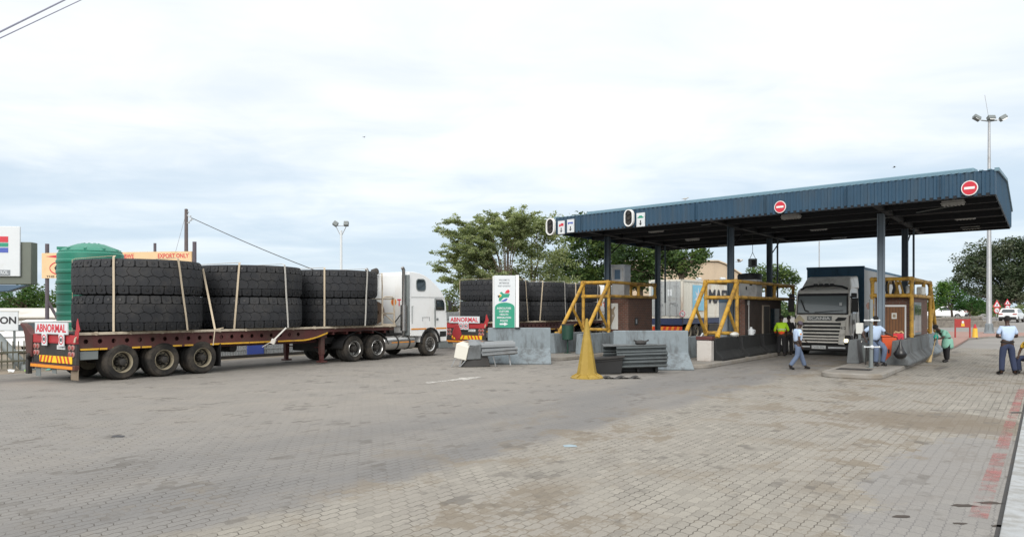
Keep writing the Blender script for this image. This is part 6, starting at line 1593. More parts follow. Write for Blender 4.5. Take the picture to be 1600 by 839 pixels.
def car(label, loc, rz, m, wheelm=None):
    S = thing('parked_car', label, 'car', loc, rz)
    # local: rear faces -y
    prof = [(-2.1, .35), (-2.15, .75), (-2.05, .98), (-1.95, 1.05), (-1.55, 1.48), (-1.2, 1.58), (.1, 1.58), (.45, 1.5), (1.1, 1.05), (1.95, .92), (2.15, .7), (2.15, .35)]
    b = MB(); n = len(prof)
    def wx(z): return .92 - max(0, z - .98) * .28
    b.add([(-wx(z), y, z) for y, z in prof] + [(wx(z), y, z) for y, z in prof], [tuple(range(n)), tuple(range(n, 2*n))] + [(i, (i+1) % n, n+(i+1) % n, n+i) for i in range(n)])
    b.build('body', m, S, bevel=.08, segs=3)
    b = MB(); vs = [(-.66, -1.93, 1.1), (.66, -1.93, 1.1), (.58, -1.58, 1.46), (-.58, -1.58, 1.46)]; b.add([(x, y - .02, z + .02) for x, y, z in vs] + [(x, y + .05, z - .05) for x, y, z in vs], [(0, 1, 2, 3), (4, 7, 6, 5), (0, 4, 5, 1), (1, 5, 6, 2), (2, 6, 7, 3), (3, 7, 4, 0)]); b.build('rear_window', M['glass'], S, smooth=0)
    for sx in (1, -1):
        b = MB(); pts = [(-1.7, 1.08), (-1.35, 1.46), (.1, 1.5), (.85, 1.1)]; b.add([(sx*(wx(z)+.006), y, z) for y, z in pts] + [(sx*(wx(z)-.05), y, z) for y, z in pts], [(0, 1, 2, 3), (4, 5, 6, 7), (0, 1, 5, 4), (1, 2, 6, 5), (2, 3, 7, 6), (3, 0, 4, 7)]); b.build('side_window', M['glass'], S, smooth=0)
        b = MB(); b.cbox((sx*.68, -2.1, .92), (.42, .1, .14)); b.build('tail_lamp', M['lamplens'], S, bevel=.02)
        for y in (-1.35, 1.35):
            b = MB(); b.lathe([(.2, -.11), (.33, -.11), (.35, -.07), (.35, .07), (.33, .11), (.2, .11)], axis='x', n=24, closed=True); o = b.build('wheel', M['rubber2'], S, loc=(sx*.83, y, .34))
            b = MB(); b.lathe([(.21, sx*.09), (.2, sx*.07), (.06, sx*.09), (.02, sx*.09)], axis='x', n=18); b.build('rim', M['alu'], o)
    b = MB(); b.box(-.86, .86, -2.2, -2.0, .32, .62); b.build('bumper', M['black'], S, bevel=.05)
    b = MB(); b.box(-.26, .26, -2.19, -2.15, .7, .82); b.cur = 1; smudge(b, -.2, .2, .73, .79, -2.195, 6); b.build('number_plate', [M['plate'], M['signgrey']], S, smooth=0)
    return S
q = PD(1581, 482, 88); q.z = gz(q.x, q.y)
car('white hatchback seen from behind on the far road at the right', q, R(-44), M['carwhite'])
q = PD(1479, 482, 95); q.z = gz(q.x, q.y) + .25; car('white car half hidden behind the stone wall and bushes', q, R(50), M['carwhite'])
S = thing('stone_wall', 'low rough stone wall below the green bushes', 'wall', (0, 0, 0), 0)
b = MB(); n_ = 60; p0 = PD(1440, 482, 74); p1 = PD(1533, 482, 78)
for i in range(n_):
    for r_ in range(3):
        f = (i + random.uniform(-.2, .2) + .5 * (r_ % 2)) / n_; q = p0.lerp(p1, f); g0 = gz(q.x, q.y)
        b.cbox((q.x, q.y, g0 + .16 + r_ * .3), (random.uniform(.12, .2), .5, random.uniform(.26, .34)), (random.uniform(-.1, .1), random.uniform(-.15, .15), random.uniform(-.2, .2)))
b.box(p0.x, p1.x, p0.y + .1, p0.y + .3, .1, .9)
b.build('masonry', M['stone'], S, bevel=.03)
# ------------------------------------------------------------------ container lorry behind the booths
q = L(48.6, -19.8)
S = thing('container_trailer', 'navy skeletal trailer under the cream shipping container', 'trailer', L(48.4, -21.0), LANE)
b = MB(); b.box(-.5, -.3, 0, 12.4, .95, 1.3).box(.3, .5, 0, 12.4, .95, 1.3).box(-1.22, 1.22, -.05, .1, 1.0, 1.42).box(-1.2, 1.2, 12.2, 12.4, 1.1, 1.42)
for y in (3, 6, 9): b.box(-1.22, 1.22, y, y + .15, 1.25, 1.42)
b.box(1.16, 1.22, 0, 12.4, 1.05, 1.42).box(-1.22, -1.16, 0, 12.4, 1.05, 1.42)
b.build('chassis', M['navy'], S, bevel=.01)
b = MB(); b.box(-1.2, 1.2, -.12, -.04, .62, .9); b.cur = 1
for k in range(6): b.prism([(-1.1 + k*.38, .64), (-.92 + k*.38, .64), (-.84 + k*.38, .88), (-1.02 + k*.38, .88)], 'y', -.13, -.115)
b.build('rear_marker', [M['chevred'], M['orange']], S, smooth=0)
for y in (1.2, 2.5, 3.8):
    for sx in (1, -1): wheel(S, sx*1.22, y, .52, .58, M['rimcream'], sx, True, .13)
b = MB()
for y in (1.2, 2.5, 3.8): b.bar((-1, y, .52), (1, y, .52), .08)
b.box(.75, 1.15, 5, 9, .45, .95); b.build('running_gear', M['dark'], S)
b = MB(); b.tube([(1.28, -.15, 1.0), (1.28, -.15, 2.0)], .03); b.cur = 1; b.disc((1.28, -.2, 1.75), .22, 'y', .02, 24); b.cur = 2; b.disc((1.28, -.215, 1.75), .2, 'y', .01, 24, hole=.16); b.cur = 3; smudge(b, 1.16, 1.4, 1.68, 1.82, -.225, 2); b.build('speed_plate', [M['dark'], M['signwhite'], M['signred'], M['signblack']], S, smooth=0)
S = thing('shipping_container', 'cream shipping container with star panel and large dark lettering', 'container', L(48.4, -21.0, 1.44), LANE)
cw, chh, cl = 1.22, 2.6, 12.19
b = MB()
for sx in (1, -1):
    n = 44; vs = []; fs = []; line = []
    for i in range(n):
        y = .16 + (cl - .32) * i / n; p_ = (cl - .32) / n
        for f, d in ((0, 0), (.25, 0), (.37, -.035), (.8, -.035), (.92, 0)): line.append((y + f * p_, d))
    for y, d in line: vs += [(sx*(cw - .03 + d), y, .15), (sx*(cw - .03 + d), y, chh - .12)]
    b.add(vs, [(2*i, 2*i+2, 2*i+3, 2*i+1) for i in range(len(line)-1)])
b.box(-cw+.03, cw-.03, .05, cl-.05, chh-.10, chh-.03); b.box(-cw+.08, cw-.08, .1, cl-.08, .1, chh-.1)
b.build('wall', M['contwhite'], S, smooth=0)
b = MB()
for sx in (1, -1):
    b.box(sx*cw-.05*(sx>0) - .0, sx*cw+.05*(sx<0), 0, cl, chh-.12, chh).box(sx*cw-.05*(sx>0), sx*cw+.05*(sx<0), 0, cl, 0, .16)
    for y in (0, cl-.15): b.box(sx*(cw-.075)-.08, sx*(cw-.075)+.08, y, y+.15, 0, chh)
for y in (0, cl-.12): b.box(-cw, cw, y, y+.12, chh-.12, chh).box(-cw, cw, y, y+.12, 0, .16)
b.build('frame', M['contwhite'], S, bevel=.01)
for sx in (-1, 1):
    b = MB(); x0, x1 = (-1.06, -.02) if sx < 0 else (.02, 1.06)
    b.box(x0, x1, -.03, .03, .17, chh-.13)
    for z in (.75, 1.4, 2.05): b.box(x0+.06, x1-.06, -.04, -.03, z-.02, z+.02)
    D = b.build('door', M['contgrey'], S, bevel=.006)
    for f in (.28, .74):
        x = x0 + (x1 - x0) * f
        b = MB(); b.bar((x, -.07, .1), (x, -.07, chh-.06), .022, 8)
        for z in (.2, .95, 1.75, 2.4): b.cbox((x, -.055, z), (.09, .05, .07))
        b.beam((x, -.08, 1.05), (x + .25 * (1 if f < .5 else -1), -.09, 1.03), .02, .05); b.build('lock_bar', M['steel'], D)
    b = MB(); b.box(x0+.15, x0+.45, -.046, -.04, 1.5, 1.95); b.cur = 1; smudge(b, x0+.55, x1-.1, 2.1, 2.2, -.043, 6); smudge(b, x0+.5, x1-.12, .8, .95, -.043, 4); b.build('marking_plate', [M['signwhite'] if sx > 0 else M['paleblue'], M['signgrey']], D, smooth=0)
b = MB(); b.box(cw-.005, cw+.008, 1.75, 3.85, .52, 2.28); b.cur = 1
st = []
for k in range(14):
    a = 2*PI*k/14 + PI/2; rr = .72 if k % 2 == 0 else .30; st.append((2.8 + rr*1.1*math.cos(a), 1.4 + rr*math.sin(a)))
b.prism(st, 'x', cw+.006, cw+.014); b.build('star_panel', [M['paleblue'], M['signwhite']], S, smooth=0)
b = MB(); b.text('MAERSK', face_x(cw+.004, 8.3, 1.55), 6.9, 1.0, .04, .01); b.build('lettering', M['signblack'], S, smooth=0)

# white lorry glimpsed between the middle booth and the silver lorry
S = thing('white_lorry', 'white lorry with a blue swirl on its side behind the middle booth', 'lorry', L(52.0, -10.2), LANE)
b = MB(); b.box(-1.2, 1.2, 0, 2.1, .7, 3.05); b.build('cab', M['white'], S, bevel=.15, segs=3)
b = MB(); b.box(-1.02, 1.02, -.03, .0, 1.85, 2.65); b.build('windscreen', M['glass'], S, bevel=.02)
b = MB(); b.box(-1.25, 1.25, 2.3, 10, 1.1, 3.7); b.build('box_body', M['white'], S, bevel=.04)
b = MB(); b.box(-1.2, 1.2, -.06, .6, .35, .8).box(-.9, .9, -.03, 0, .95, 1.5); b.build('bumper', M['greypaint'], S, bevel=.04)
b = MB()
for k in range(8): a = -1.2 + .3*k; b.beam((.5 + .45*math.cos(a), -.02, 1.75 + .75*math.sin(a)), (.5 + .45*math.cos(a+.3), -.02, 1.75 + .75*math.sin(a+.3)), .05, .2, (0, 1, 0))
b.build('blue_swirl', M['signblue'], S, smooth=0)
b = MB(); b.box(-.5, .5, .5, 9.8, .6, 1.0); b.build('chassis', M['dark'], S)
for y in (1.2, 7.6):
    for sx in (1, -1): wheel(S, sx*1.2, y, .5, .34, M['alu'], sx, False, .05)

# beige warehouse with a clipped gable
q = PD(1170, 482, 88)
S = thing('warehouse', 'beige ribbed warehouse with a clipped gable behind the container', 'warehouse', (q.x - 14.5, q.y, 0), -.05)
pf = [(0, 0), (14.5, 0), (14.5, 5.2), (11.6, 7.1), (10.8, 7.4), (0, 7.4)]
b = MB(); b.prism(pf, 'y', 0, 26)
for k in range(60):
    x = .15 + k * .24; zt = 7.35 if x < 10.7 else (7.1 if x < 11.6 else 7.05 - (x-11.6)/2.9*1.9)
    b.box(x, x+.07, -.04, 0, 0, zt - .1)
b.build('wall', M['beige'], S, smooth=0)
b = MB(); tp = pf[2:][::-1]
for a, c in zip(tp[:-1], tp[1:]): b.add([(a[0], -.3, a[1]+.06), (c[0], -.3, c[1]+.06), (c[0], 26.2, c[1]+.06), (a[0], 26.2, a[1]+.06), (a[0], -.3, a[1]+.2), (c[0], -.3, c[1]+.2), (c[0], 26.2, c[1]+.2), (a[0], 26.2, a[1]+.2)], [(0, 1, 2, 3), (4, 7, 6, 5), (0, 4, 5, 1), (1, 5, 6, 2), (2, 6, 7, 3), (3, 7, 4, 0)])
b.build('roof', M['beige'], S, smooth=0)
for x in (8.6, 11.3):
    b = MB(); b.cbox((x, -.3, 5.4), (.6, .4, .4), (.4, 0, .3)); b.build('floodlight', M['signwhite'], S, bevel=.05)

# ------------------------------------------------------------------ left background
q = PD(142, 482, 31.5); q.z = 0
S = thing('water_tank', 'green ribbed plastic water tank with a low cone lid, behind the rearmost tyres', 'water tank', q)
r_ = 1.22; zt = 2.1 + 84 * 31.5 / F
prof = [(.02, .05), (r_, .05)]
z = .12
while z < zt - .2: prof += [(r_, z), (r_ + .035, z + .05), (r_ + .035, z + .13), (r_, z + .18)]; z += .42
prof += [(r_, zt), (r_ - .08, zt + .1)]
b = MB(); b.lathe(prof + [(.02, zt + .1)], n=40); b.build('body', M['tank'], S, smooth=25)
b = MB(); b.lathe([(r_ - .05, zt + .1), (r_ - .2, zt + .22), (.5, zt + .42), (.3, zt + .44), (.02, zt + .44)], n=40)
for k in range(10): a = 2*PI*k/10; b.beam((.3*math.cos(a), .3*math.sin(a), zt + .44), ((r_-.1)*math.cos(a), (r_-.1)*math.sin(a), zt + .17), .08, .05)
b.cbox((-r_+.4, -.45, zt+.22), (.4, .4, .12)); b.build('lid', M['tank'], S, smooth=25)

def billboard():
    Y0 = 44; a = PD(66, 482, Y0 + .8); c = PD(300, 482, Y0 - .6); rz = math.atan2(c.y - a.y, c.x - a.x); ln = (c - a).length
    S = thing('export_sign', 'long tan export sign board on dark posts, behind the green tank and tyres', 'sign', (a.x, a.y, 0), rz)
    z0, z1 = 2.1 + 48 * Y0 / F, 2.1 + 88 * Y0 / F
    b = MB(); b.box(0, ln, -.04, .04, z0, z1)
    for f in (.27, .53, .62): b.box(ln*f-.01, ln*f+.01, -.045, .045, z0, z1)
    b.build('board', M['boardtan'], S, smooth=0)
    for x, dz in ((.22, .55), (ln*.5, .05), (ln*.75, .5), (ln + .08, .55)):
        b = MB(); b.bar((x, .12, 0), (x, .12, z1 + dz), .11 if x != ln*.75 else .08, 10)
        if x < 1: b.bar((x + .9, 1.0, 0), (x, .12, 2.6), .08, 8)
        b.build('post', M['postpurple'], S)
    b = MB(); h_ = z1 - z0
    b.text('EXPORT ONLY', face_y(ln - 1.12, -.042, z1 - .24), 1.9, .25, .02); b.text('ZIMBABWE', face_y(ln*.545, -.042, z1 - .24), 1.45, .25, .02)
    b.build('lettering', M['signred'], S, smooth=0)
    b = MB(); b.prism([(.25, z1 - .2), (2.0, z1 - .04), (2.0, z1 - .42)], 'y', -.048, -.04); b.build('red_wedge', M['signred'], S, smooth=0); b = MB()
    n = 28
    for k in range(n):
        a0, a1 = 2*PI*k/n, 2*PI*(k+1)/n; cx, cz = 1.15, z0 + .58
        b.beam((cx + .62*math.cos(a0), -.043, cz + .36*math.sin(a0)), (cx + .62*math.cos(a1), -.043, cz + .36*math.sin(a1)), .012, .06)
    b.build('globe_ring', M['signred'], S, smooth=0)
    b = MB(); b.text('THE NAME', face_y(1.0, -.042, z0 + .1), 1.4, .12, .015)
    b.text('UP', face_y(ln*.545 - .35, -.042, z1 - .68), .7, .42, .04)
    b.prism([(.82, z0+.6), (.95, z0+.78), (1.12, z0+.8), (1.08, z0+.62), (1.0, z0+.5), (.98, z0+.36), (.9, z0+.45)], 'y', -.046, -.04); b.prism([(1.2, z0+.78), (1.42, z0+.76), (1.5, z0+.6), (1.38, z0+.42), (1.28, z0+.36), (1.3, z0+.55), (1.18, z0+.62)], 'y', -.046, -.04)
    b.build('black_lettering', M['signblack'], S, smooth=0)
    b = MB(); b.ball((ln - 1.0, -.04, z1 - .75), (.48, .02, .22), 16, 8); b.build('pale_emblem', M['signwhite'], S)
billboard()
q = PD(20, 482, 28); q = Vector((q.x, q.y, 0))
S = thing('control_sign', 'big white boxed sign with red, green and blue bars, cut by the left edge', 'sign', q, .12)
k = 28 / F; zt, zb = 2.1 + 128*k, 2.1 + 50*k
b = MB(); b.box(-3.4, 12*k, -.08, .0, zb, zt); b.build('front_panel', M['signwhite'], S, bevel=.02)
b = MB(); b.box(-3.3, 26.5*k, .02, .5, 2.1 + 38*k, 2.1 + 104*k); b.build('backing_box', mat('olive grey sign box', (.13, .145, .12), .6, var=.1), S, bevel=.02)
b = MB(); b.prism([(-3.2, 2.1 + 37*k), (20*k, 2.1 + 37*k), (-8*k, 2.1 + 27*k), (-3.2, 2.1 + 18*k)], 'y', .05, .45); b.build('soffit_panel', M['bluegrey'], S, bevel=.02)
for m_, z0, z1 in (('signred', 103, 112), ('signgreen', 96, 102), ('signblue', 87, 94.5)):
    b = MB(); b.box(-3.0, -5*k, -.09, -.08, 2.1 + z0*k, 2.1 + z1*k); b.build('flag_bar', M[m_], S, smooth=0)
b = MB(); b.box(-2.6, -2*k, -.09, -.08, 2.1 + 51.5*k, 2.1 + 60*k); b.cur = 1; b.text('CONTROL', face_y(-19*k, -.091, 2.1 + 56*k), 29*k, 5.2*k, .02); b.build('label_strip', [M['signgrey'], M['signwhite']], S, smooth=0)
for x in (-2.4, -.9): b = MB(); b.bar((x, .25, 0), (x, .25, 2.1 + 30*k), .14, 12); b.build('post', M['greypaint'], S)
S = thing('sloping_pipe', 'thick grey pipe sloping to the ground below the left sign', 'pipe', (0, 0, 0))
a = P(42, 578); c = PD(-14, 516, a.y + .6); d = PD(-60, 470, a.y + 1.4); b = MB(); b.tube([a + Vector((.15, 0, -.15)), a, c, d], .16, 14); b.build('pipe', M['greypaint'], S)
b = MB(); b.lathe([(.24, 0), (.24, .04), (.18, .05)], (a.x + .1, a.y, 0), n=14); b.build('flange', M['greypaint'], S)
q = PD(-4, 482, 26.8); q.z = 0
S = thing('immigration_sign', 'white sign with black capitals on thin legs below the big sign', 'sign', q, .08)
k = 26.8 / F; b = MB(); b.box(-1.9, 31*k, -.02, .02, 2.1 - 34*k, 2.1 - 5*k); b.cur = 1; b.box(-1.92, 32*k, -.018, .03, 2.1 - 35*k, 2.1 - 34*k).box(-1.92, 32*k, -.018, .03, 2.1 - 5*k, 2.1 - 4*k); b.build('board', [M['signwhite'], M['greypaint']], S, smooth=0)
b = MB(); b.text('IMMIGRATION', face_y(29*k - 1.15, -.022, 2.1 - 13*k - 8*k + .06), 2.28, 11.5*k, .03); b.build('lettering', M['signblack'], S, smooth=0)
for x in (-1.5, 24*k): b = MB(); b.bar((x, .05, 0), (x, .05, 2.1 - 20*k), .04, 8); b.build('leg', M['greypaint'], S)
# steel fence and the pale shed
def fence(label, p0, p1, hgt, m, gap=.16, name='steel_fence', postgap=2.6, thick=.028):
    p0 = Vector(p0); p1 = Vector(p1); ln = (p1 - p0).length
    S = thing(name, label, 'fence', (p0.x, p0.y, 0), math.atan2(p1.y - p0.y, p1.x - p0.x))
    b = MB(); x = 0
    while x < ln: b.box(x - thick/2, x + thick/2, -thick/2, thick/2, .08, hgt); x += gap
    b.box(0, ln, -.06, -.025, .3, .36).box(0, ln, -.06, -.025, hgt - .4, hgt - .34)
    b.build('fence_panel', m, S, smooth=0)
    n = max(1, round(ln / postgap))
    for i in range(n + 1): b = MB(); x = ln * i / n; b.box(x - .06, x + .06, -.02, .1, 0, hgt + .08); b.build('post', M['greypaint'], S)
    return S
fence('dull green palisade fence at the left edge behind the trailer tail', L(2, -28.7), L(13.6, -28.6), 1.0, M['fence'], .17)
f2 = fence('pale wire fence seen under the red trailer', L(19.3, -28.5), L(44, -28.4), 1.9, M['fencegrey'], .13, thick=.085)
b = MB(); b.box(1.5, 2.35, -.1, -.07, .1, 1.6); b.build('blue_panel', M['signblue'], f2, smooth=0)
S = thing('fence_brace', 'rusty kerb beam lying along the foot of the pale wire fence', 'beam', L(18.6, -28.0), LANE)
b = MB(); b.beam((0, 0, .06), (-.1, 9, .06), .14, .14); b.build('beam', M['dark'], S)
S = thing('steel_drum', 'dark rounded drum standing at the end of the wire fence under the trailer', 'drum', L(26.4, -28.0)); b = MB(); b.lathe([(.02, 0), (.3, 0), (.32, .3), (.3, .9), (.02, .92)], n=16); b.build('body', M['dark'], S)
q = PD(30, 482, 48)
S = thing('long_shed', 'long pale shed with a shallow roof behind the left fence', 'shed', (q.x - 8, q.y, 0), .2)
b = MB(); b.box(0, 16, 0, 7, 0, 1.55); b.build('wall', M['shed'], S, smooth=0)
b = MB(); b.add([(-.3, -.4, 1.5), (16.3, -.4, 1.5), (16.3, 3.5, 2.05), (-.3, 3.5, 2.05), (16.3, 7.4, 1.5), (-.3, 7.4, 1.5), (-.3, -.4, 1.58), (16.3, -.4, 1.58), (16.3, 3.5, 2.13), (-.3, 3.5, 2.13), (16.3, 7.4, 1.58), (-.3, 7.4, 1.58)], [(0, 3, 2, 1), (3, 5, 4, 2), (6, 7, 8, 9), (9, 8, 10, 11), (0, 1, 7, 6), (5, 11, 10, 4), (1, 2, 8, 7), (2, 4, 10, 8), (0, 6, 9, 3), (3, 9, 11, 5)]); b.build('roof', M['shed'], S, smooth=0)
for x in (3, 7, 11): b = MB(); b.box(x, x + 1.2, -.03, 0, .5, 1.2); b.build('window', M['glass'], S, smooth=0)
S = thing('pipe_railing', 'white pipe railing behind the olive palisade fence', 'railing', L(3, -31.0), LANE)
b = MB()
for z_ in (.55, 1.05, 1.6): b.bar((0, 0, z_), (0, 12, z_), .035, 8)
b.build('rail', M['ribwhite'], S)
for k in range(9): b = MB(); b.bar((0, k*1.5, 0), (0, k*1.5, 1.62), .04, 8); b.build('post', M['ribwhite'], S)
# parked white car beyond the fence
q = PD(62, 482, 36); q.z = 0; car('white car parked behind the palisade fence at the left', q, R(80), M['carwhite'])
# litter along the verge
lit = [((.7, .72, .72), 'white'), ((.1, .45, .4), 'turquoise'), ((.25, .4, .12), 'green')]
for i in range(16):
    q = L(random.uniform(9.5, 16), random.uniform(-28.5, -27.5)); c_, nm = lit[i % 3]
    key = 'litter ' + nm
    if key not in M: M[key] = mat(key, c_, .6)
    b = MB(); pts = [(random.uniform(-.16, .16), random.uniform(-.1, .1), random.uniform(0, .14)) for _ in range(9)]
    bm_ = bmesh.new(); [bm_.verts.new(p) for p in pts]; bmesh.ops.convex_hull(bm_, input=bm_.verts); bm_.verts.ensure_lookup_table(); bm_.verts.index_update()
    used = [v for v in bm_.verts if v.link_faces]; ix = {v: n for n, v in enumerate(used)}
    b.add([v.co for v in used], [tuple(ix[v] for v in f.verts) for f in bm_.faces]); bm_.free()
    tag(b.build('litter', M[key], smooth=0, loc=q + Vector((0, 0, .01))), 'small scrap of %s plastic litter on the dirt by the left fence' % nm, 'litter', 'scraps of litter on the verge')
for u, v, w_, c_, lab in ((891, 697, .2, (.25, .32, .36), 'flat pale blue scrap lying on the paving blocks'), (184, 682, .2, (.05, .05, .055), 'thin dark strip of rubber lying on the left forecourt'), (1592, 645, .3, (.06, .055, .05), 'dark rag by the whitewashed kerb')):
    b = MB(); b.add([(-w_/2, -.03, 0), (w_/2, -.05, 0), (w_/2, .05, .01), (-w_/2, .06, .012), (0, 0, .03)], [(0, 1, 4), (1, 2, 4), (2, 3, 4), (3, 0, 4), (0, 3, 2, 1)])
    tag(b.build('litter', mat(lab, c_, .7), smooth=0, loc=P(u, v, .006), rz=random.uniform(-.2, .2)), lab, 'litter')

# ------------------------------------------------------------------ poles and wires
q = PD(291, 482, 48); q.z = 0; zt = 2.1 + 155*48/F
S = thing('utility_pole', 'weathered timber pole above the tan sign, holding a drooping cable', 'utility pole', q)
b = MB(); b.lathe([(.15, 0), (.10, zt), (.02, zt + .03)], n=12); b.build('pole', M['polewood'], S)
b = MB(); b.beam((.05, -.05, zt - .35), (.45, -.05, zt - .7), .04, .04).beam((.05, -.05, zt - .9), (.4, -.05, zt - .62), .04, .04)
for x, z in ((.15, -.2), (.3, -.45), (.2, -.85), (.32, -.7)): b.ball((x, -.06, zt + z), .05, 8, 6)
b.lathe([(.125, zt*.62), (.13, zt*.62+.06)], n=10); b.build('bracket', M['steel'], S)
b = MB(); p0 = q + Vector((.35, -.05, zt - .55)); p1 = PD(413, 414, 44) ; p2 = p1 + (p1 - p0) * 1.2; p2.z = 3.0
pts = [p0.lerp(p2, i/16) - Vector((0, 0, math.sin(PI * i / 16) * .15)) for i in range(17)]
b.tube(pts, .022, 6); tag(b.build('cable', M['dark']), 'dark cable sloping down from the timber pole to the middle tyres', 'cable')
b = MB(); b.bar(q + Vector((-.1, 0, zt - .6)), q + Vector((-2.4, .4, 0)), .012, 5); tag(b.build('stay_wire', M['steel']), 'thin stay wire left of the timber pole', 'wire')
for (a, c, r_, lab) in (((-40, 70), (110, -4), .022, 'thicker overhead wire crossing the top left corner'), ((-40, 79), (136, -4), .014, 'thinner overhead wire crossing the top left corner')):
    b = MB(); p0 = PD(a[0], a[1], 18); p1 = PD(c[0], c[1], 24); d = p1 - p0
    b.tube([p0 - d * 1.5, p0, p1, p1 + d * 2], r_, 6); tag(b.build('overhead_wire', mat('wire ' + lab[:7], (.2, .2, .27), .6)), lab, 'wire', 'overhead wires at the top left')

# ------------------------------------------------------------------ birds
def bird(label, loc, rz, m, fly):
    S = thing('bird', label, 'bird', loc, rz)
    ch = [[((0, .14, .02), .02), ((0, .05, .01), .05), ((0, -.08, .02), .055), ((0, -.17, .07), .032), ((0, -.22, .08), .028), ((0, -.27, .07), .008)], [((0, .14, .02), .02), ((0, .27, .0), (.03, .008))]]
    skin_part('body', ch, m, S)
    if fly:
        for sx in (-1, 1):
            b = MB(); b.add([(sx*.03, -.1, .05), (sx*.03, .08, .05), (sx*.22, .06, .16), (sx*.22, -.12, .16), (sx*.48, .06, .10), (sx*.46, 0, .1)] + [(sx*.03, -.1, .04), (sx*.03, .08, .04), (sx*.22, .06, .15), (sx*.22, -.12, .15), (sx*.48, .06, .095), (sx*.46, 0, .095)], [(0, 1, 2, 3), (3, 2, 4, 5), (6, 9, 8, 7), (9, 11, 10, 8), (0, 3, 9, 6), (3, 5, 11, 9), (1, 7, 8, 2), (2, 8, 10, 4), (4, 10, 11, 5), (0, 6, 7, 1)]); b.build('wing', m, S, smooth=0)
    else:
        for sx in (-1, 1):
            b = MB(); b.bar((sx*.025, 0, -.14), (sx*.03, 0, -.02), .008, 6); b.build('leg', m, S)
            b = MB(); b.ball((sx*.045, .03, .02), (.02, .12, .045), 8, 6); b.build('wing', m, S)
    return S
qb, _ = on_fascia(1066, 309); bird('pale bird perched on the canopy roof edge', qb + E2 * .3 + Vector((0, 0, -.02)), 1.0, M['bird'], False).scale = (.6, .6, .6)
bird('pale bird in flight below the canopy', PD(1155, 409, 46), .8, M['bird'], True)
bird('dark bird in flight above the canopy', PD(1397, 262, 110), 1.2, M['birddark'], True)
bird('tiny dark bird in flight in the open sky', PD(569, 215, 150), -.6, M['birddark'], True)
qb, _ = on_fascia(1568, 352)
# ------------------------------------------------------------------ trees
M['leafdark'] = leaf_mat('dark green leaves', (.032, .06, .022)); M['leafmid'] = leaf_mat('mid green leaves', (.062, .105, .032)); M['leaflight'] = leaf_mat('light green leaves', (.11, .155, .045))
M['acdark'] = leaf_mat('grey green feathery leaves', (.13, .165, .085), .45); M['acmid'] = leaf_mat('soft green feathery leaves', (.215, .255, .13), .45); M['aclight'] = leaf_mat('pale feathery leaves', (.31, .34, .2), .45)
M['grdark'] = leaf_mat('grey dark leaves', (.032, .05, .026), .25); M['grmid'] = leaf_mat('grey olive leaves', (.058, .082, .042), .25); M['grlight'] = leaf_mat('pale olive leaves', (.10, .115, .075), .2)
M['bushdark'] = leaf_mat('deep green bush leaves', (.028, .075, .018)); M['bushmid'] = leaf_mat('fresh green bush leaves', (.065, .14, .025)); M['bushlight'] = leaf_mat('bright green bush leaves', (.12, .2, .045))

def leaves(name, mats, parent, cl, size, flat=1.0, seed=0, weights=(.4, .4, .2)):
    """cl: clumps (centre, radius, count); every leaf is a small creased blade"""
    r = np.random.default_rng(seed)
    P_, S_, Mi = [], [], []
    for c, rad, n in cl:
        d = r.normal(size=(n, 3)); d /= np.linalg.norm(d, axis=1)[:, None]
        rr = r.random(n) ** .45
        p = d * rr[:, None] * np.array([rad, rad, rad * flat])
        P_.append(np.array(c) + p); S_.append(size * r.uniform(.6, 1.35, n))
        Mi.append(r.choice(3, n, p=weights) if r.random() < .35 else np.full(n, r.choice(3, p=weights)))
    P_ = np.concatenate(P_); S_ = np.concatenate(S_); Mi = np.concatenate(Mi); n = len(P_)
    a = r.normal(size=(n, 3)); a[:, 2] *= .55; a /= np.linalg.norm(a, axis=1)[:, None]
    u = r.normal(size=(n, 3)); u[:, 2] += .6; b_ = np.cross(a, u); b_ /= np.linalg.norm(b_, axis=1)[:, None]
    s = S_[:, None]
    v = np.stack([P_ - a * s, P_ + b_ * s * .42, P_ + a * s, P_ - b_ * s * .42], 1).reshape(-1, 3)
    me = bpy.data.meshes.new(name)
    me.vertices.add(4 * n); me.vertices.foreach_set('co', v.ravel())
    me.loops.add(4 * n); me.loops.foreach_set('vertex_index', np.arange(4 * n))
    me.polygons.add(n); me.polygons.foreach_set('loop_start', np.arange(0, 4 * n, 4)); me.polygons.foreach_set('loop_total', np.full(n, 4))
    me.polygons.foreach_set('material_index', Mi.astype(np.int32))
    for m in mats: me.materials.append(M[m])
    me.update(calc_edges=True)
    o = bpy.data.objects.new(name, me); COL.objects.link(o); o.parent = parent
    return o
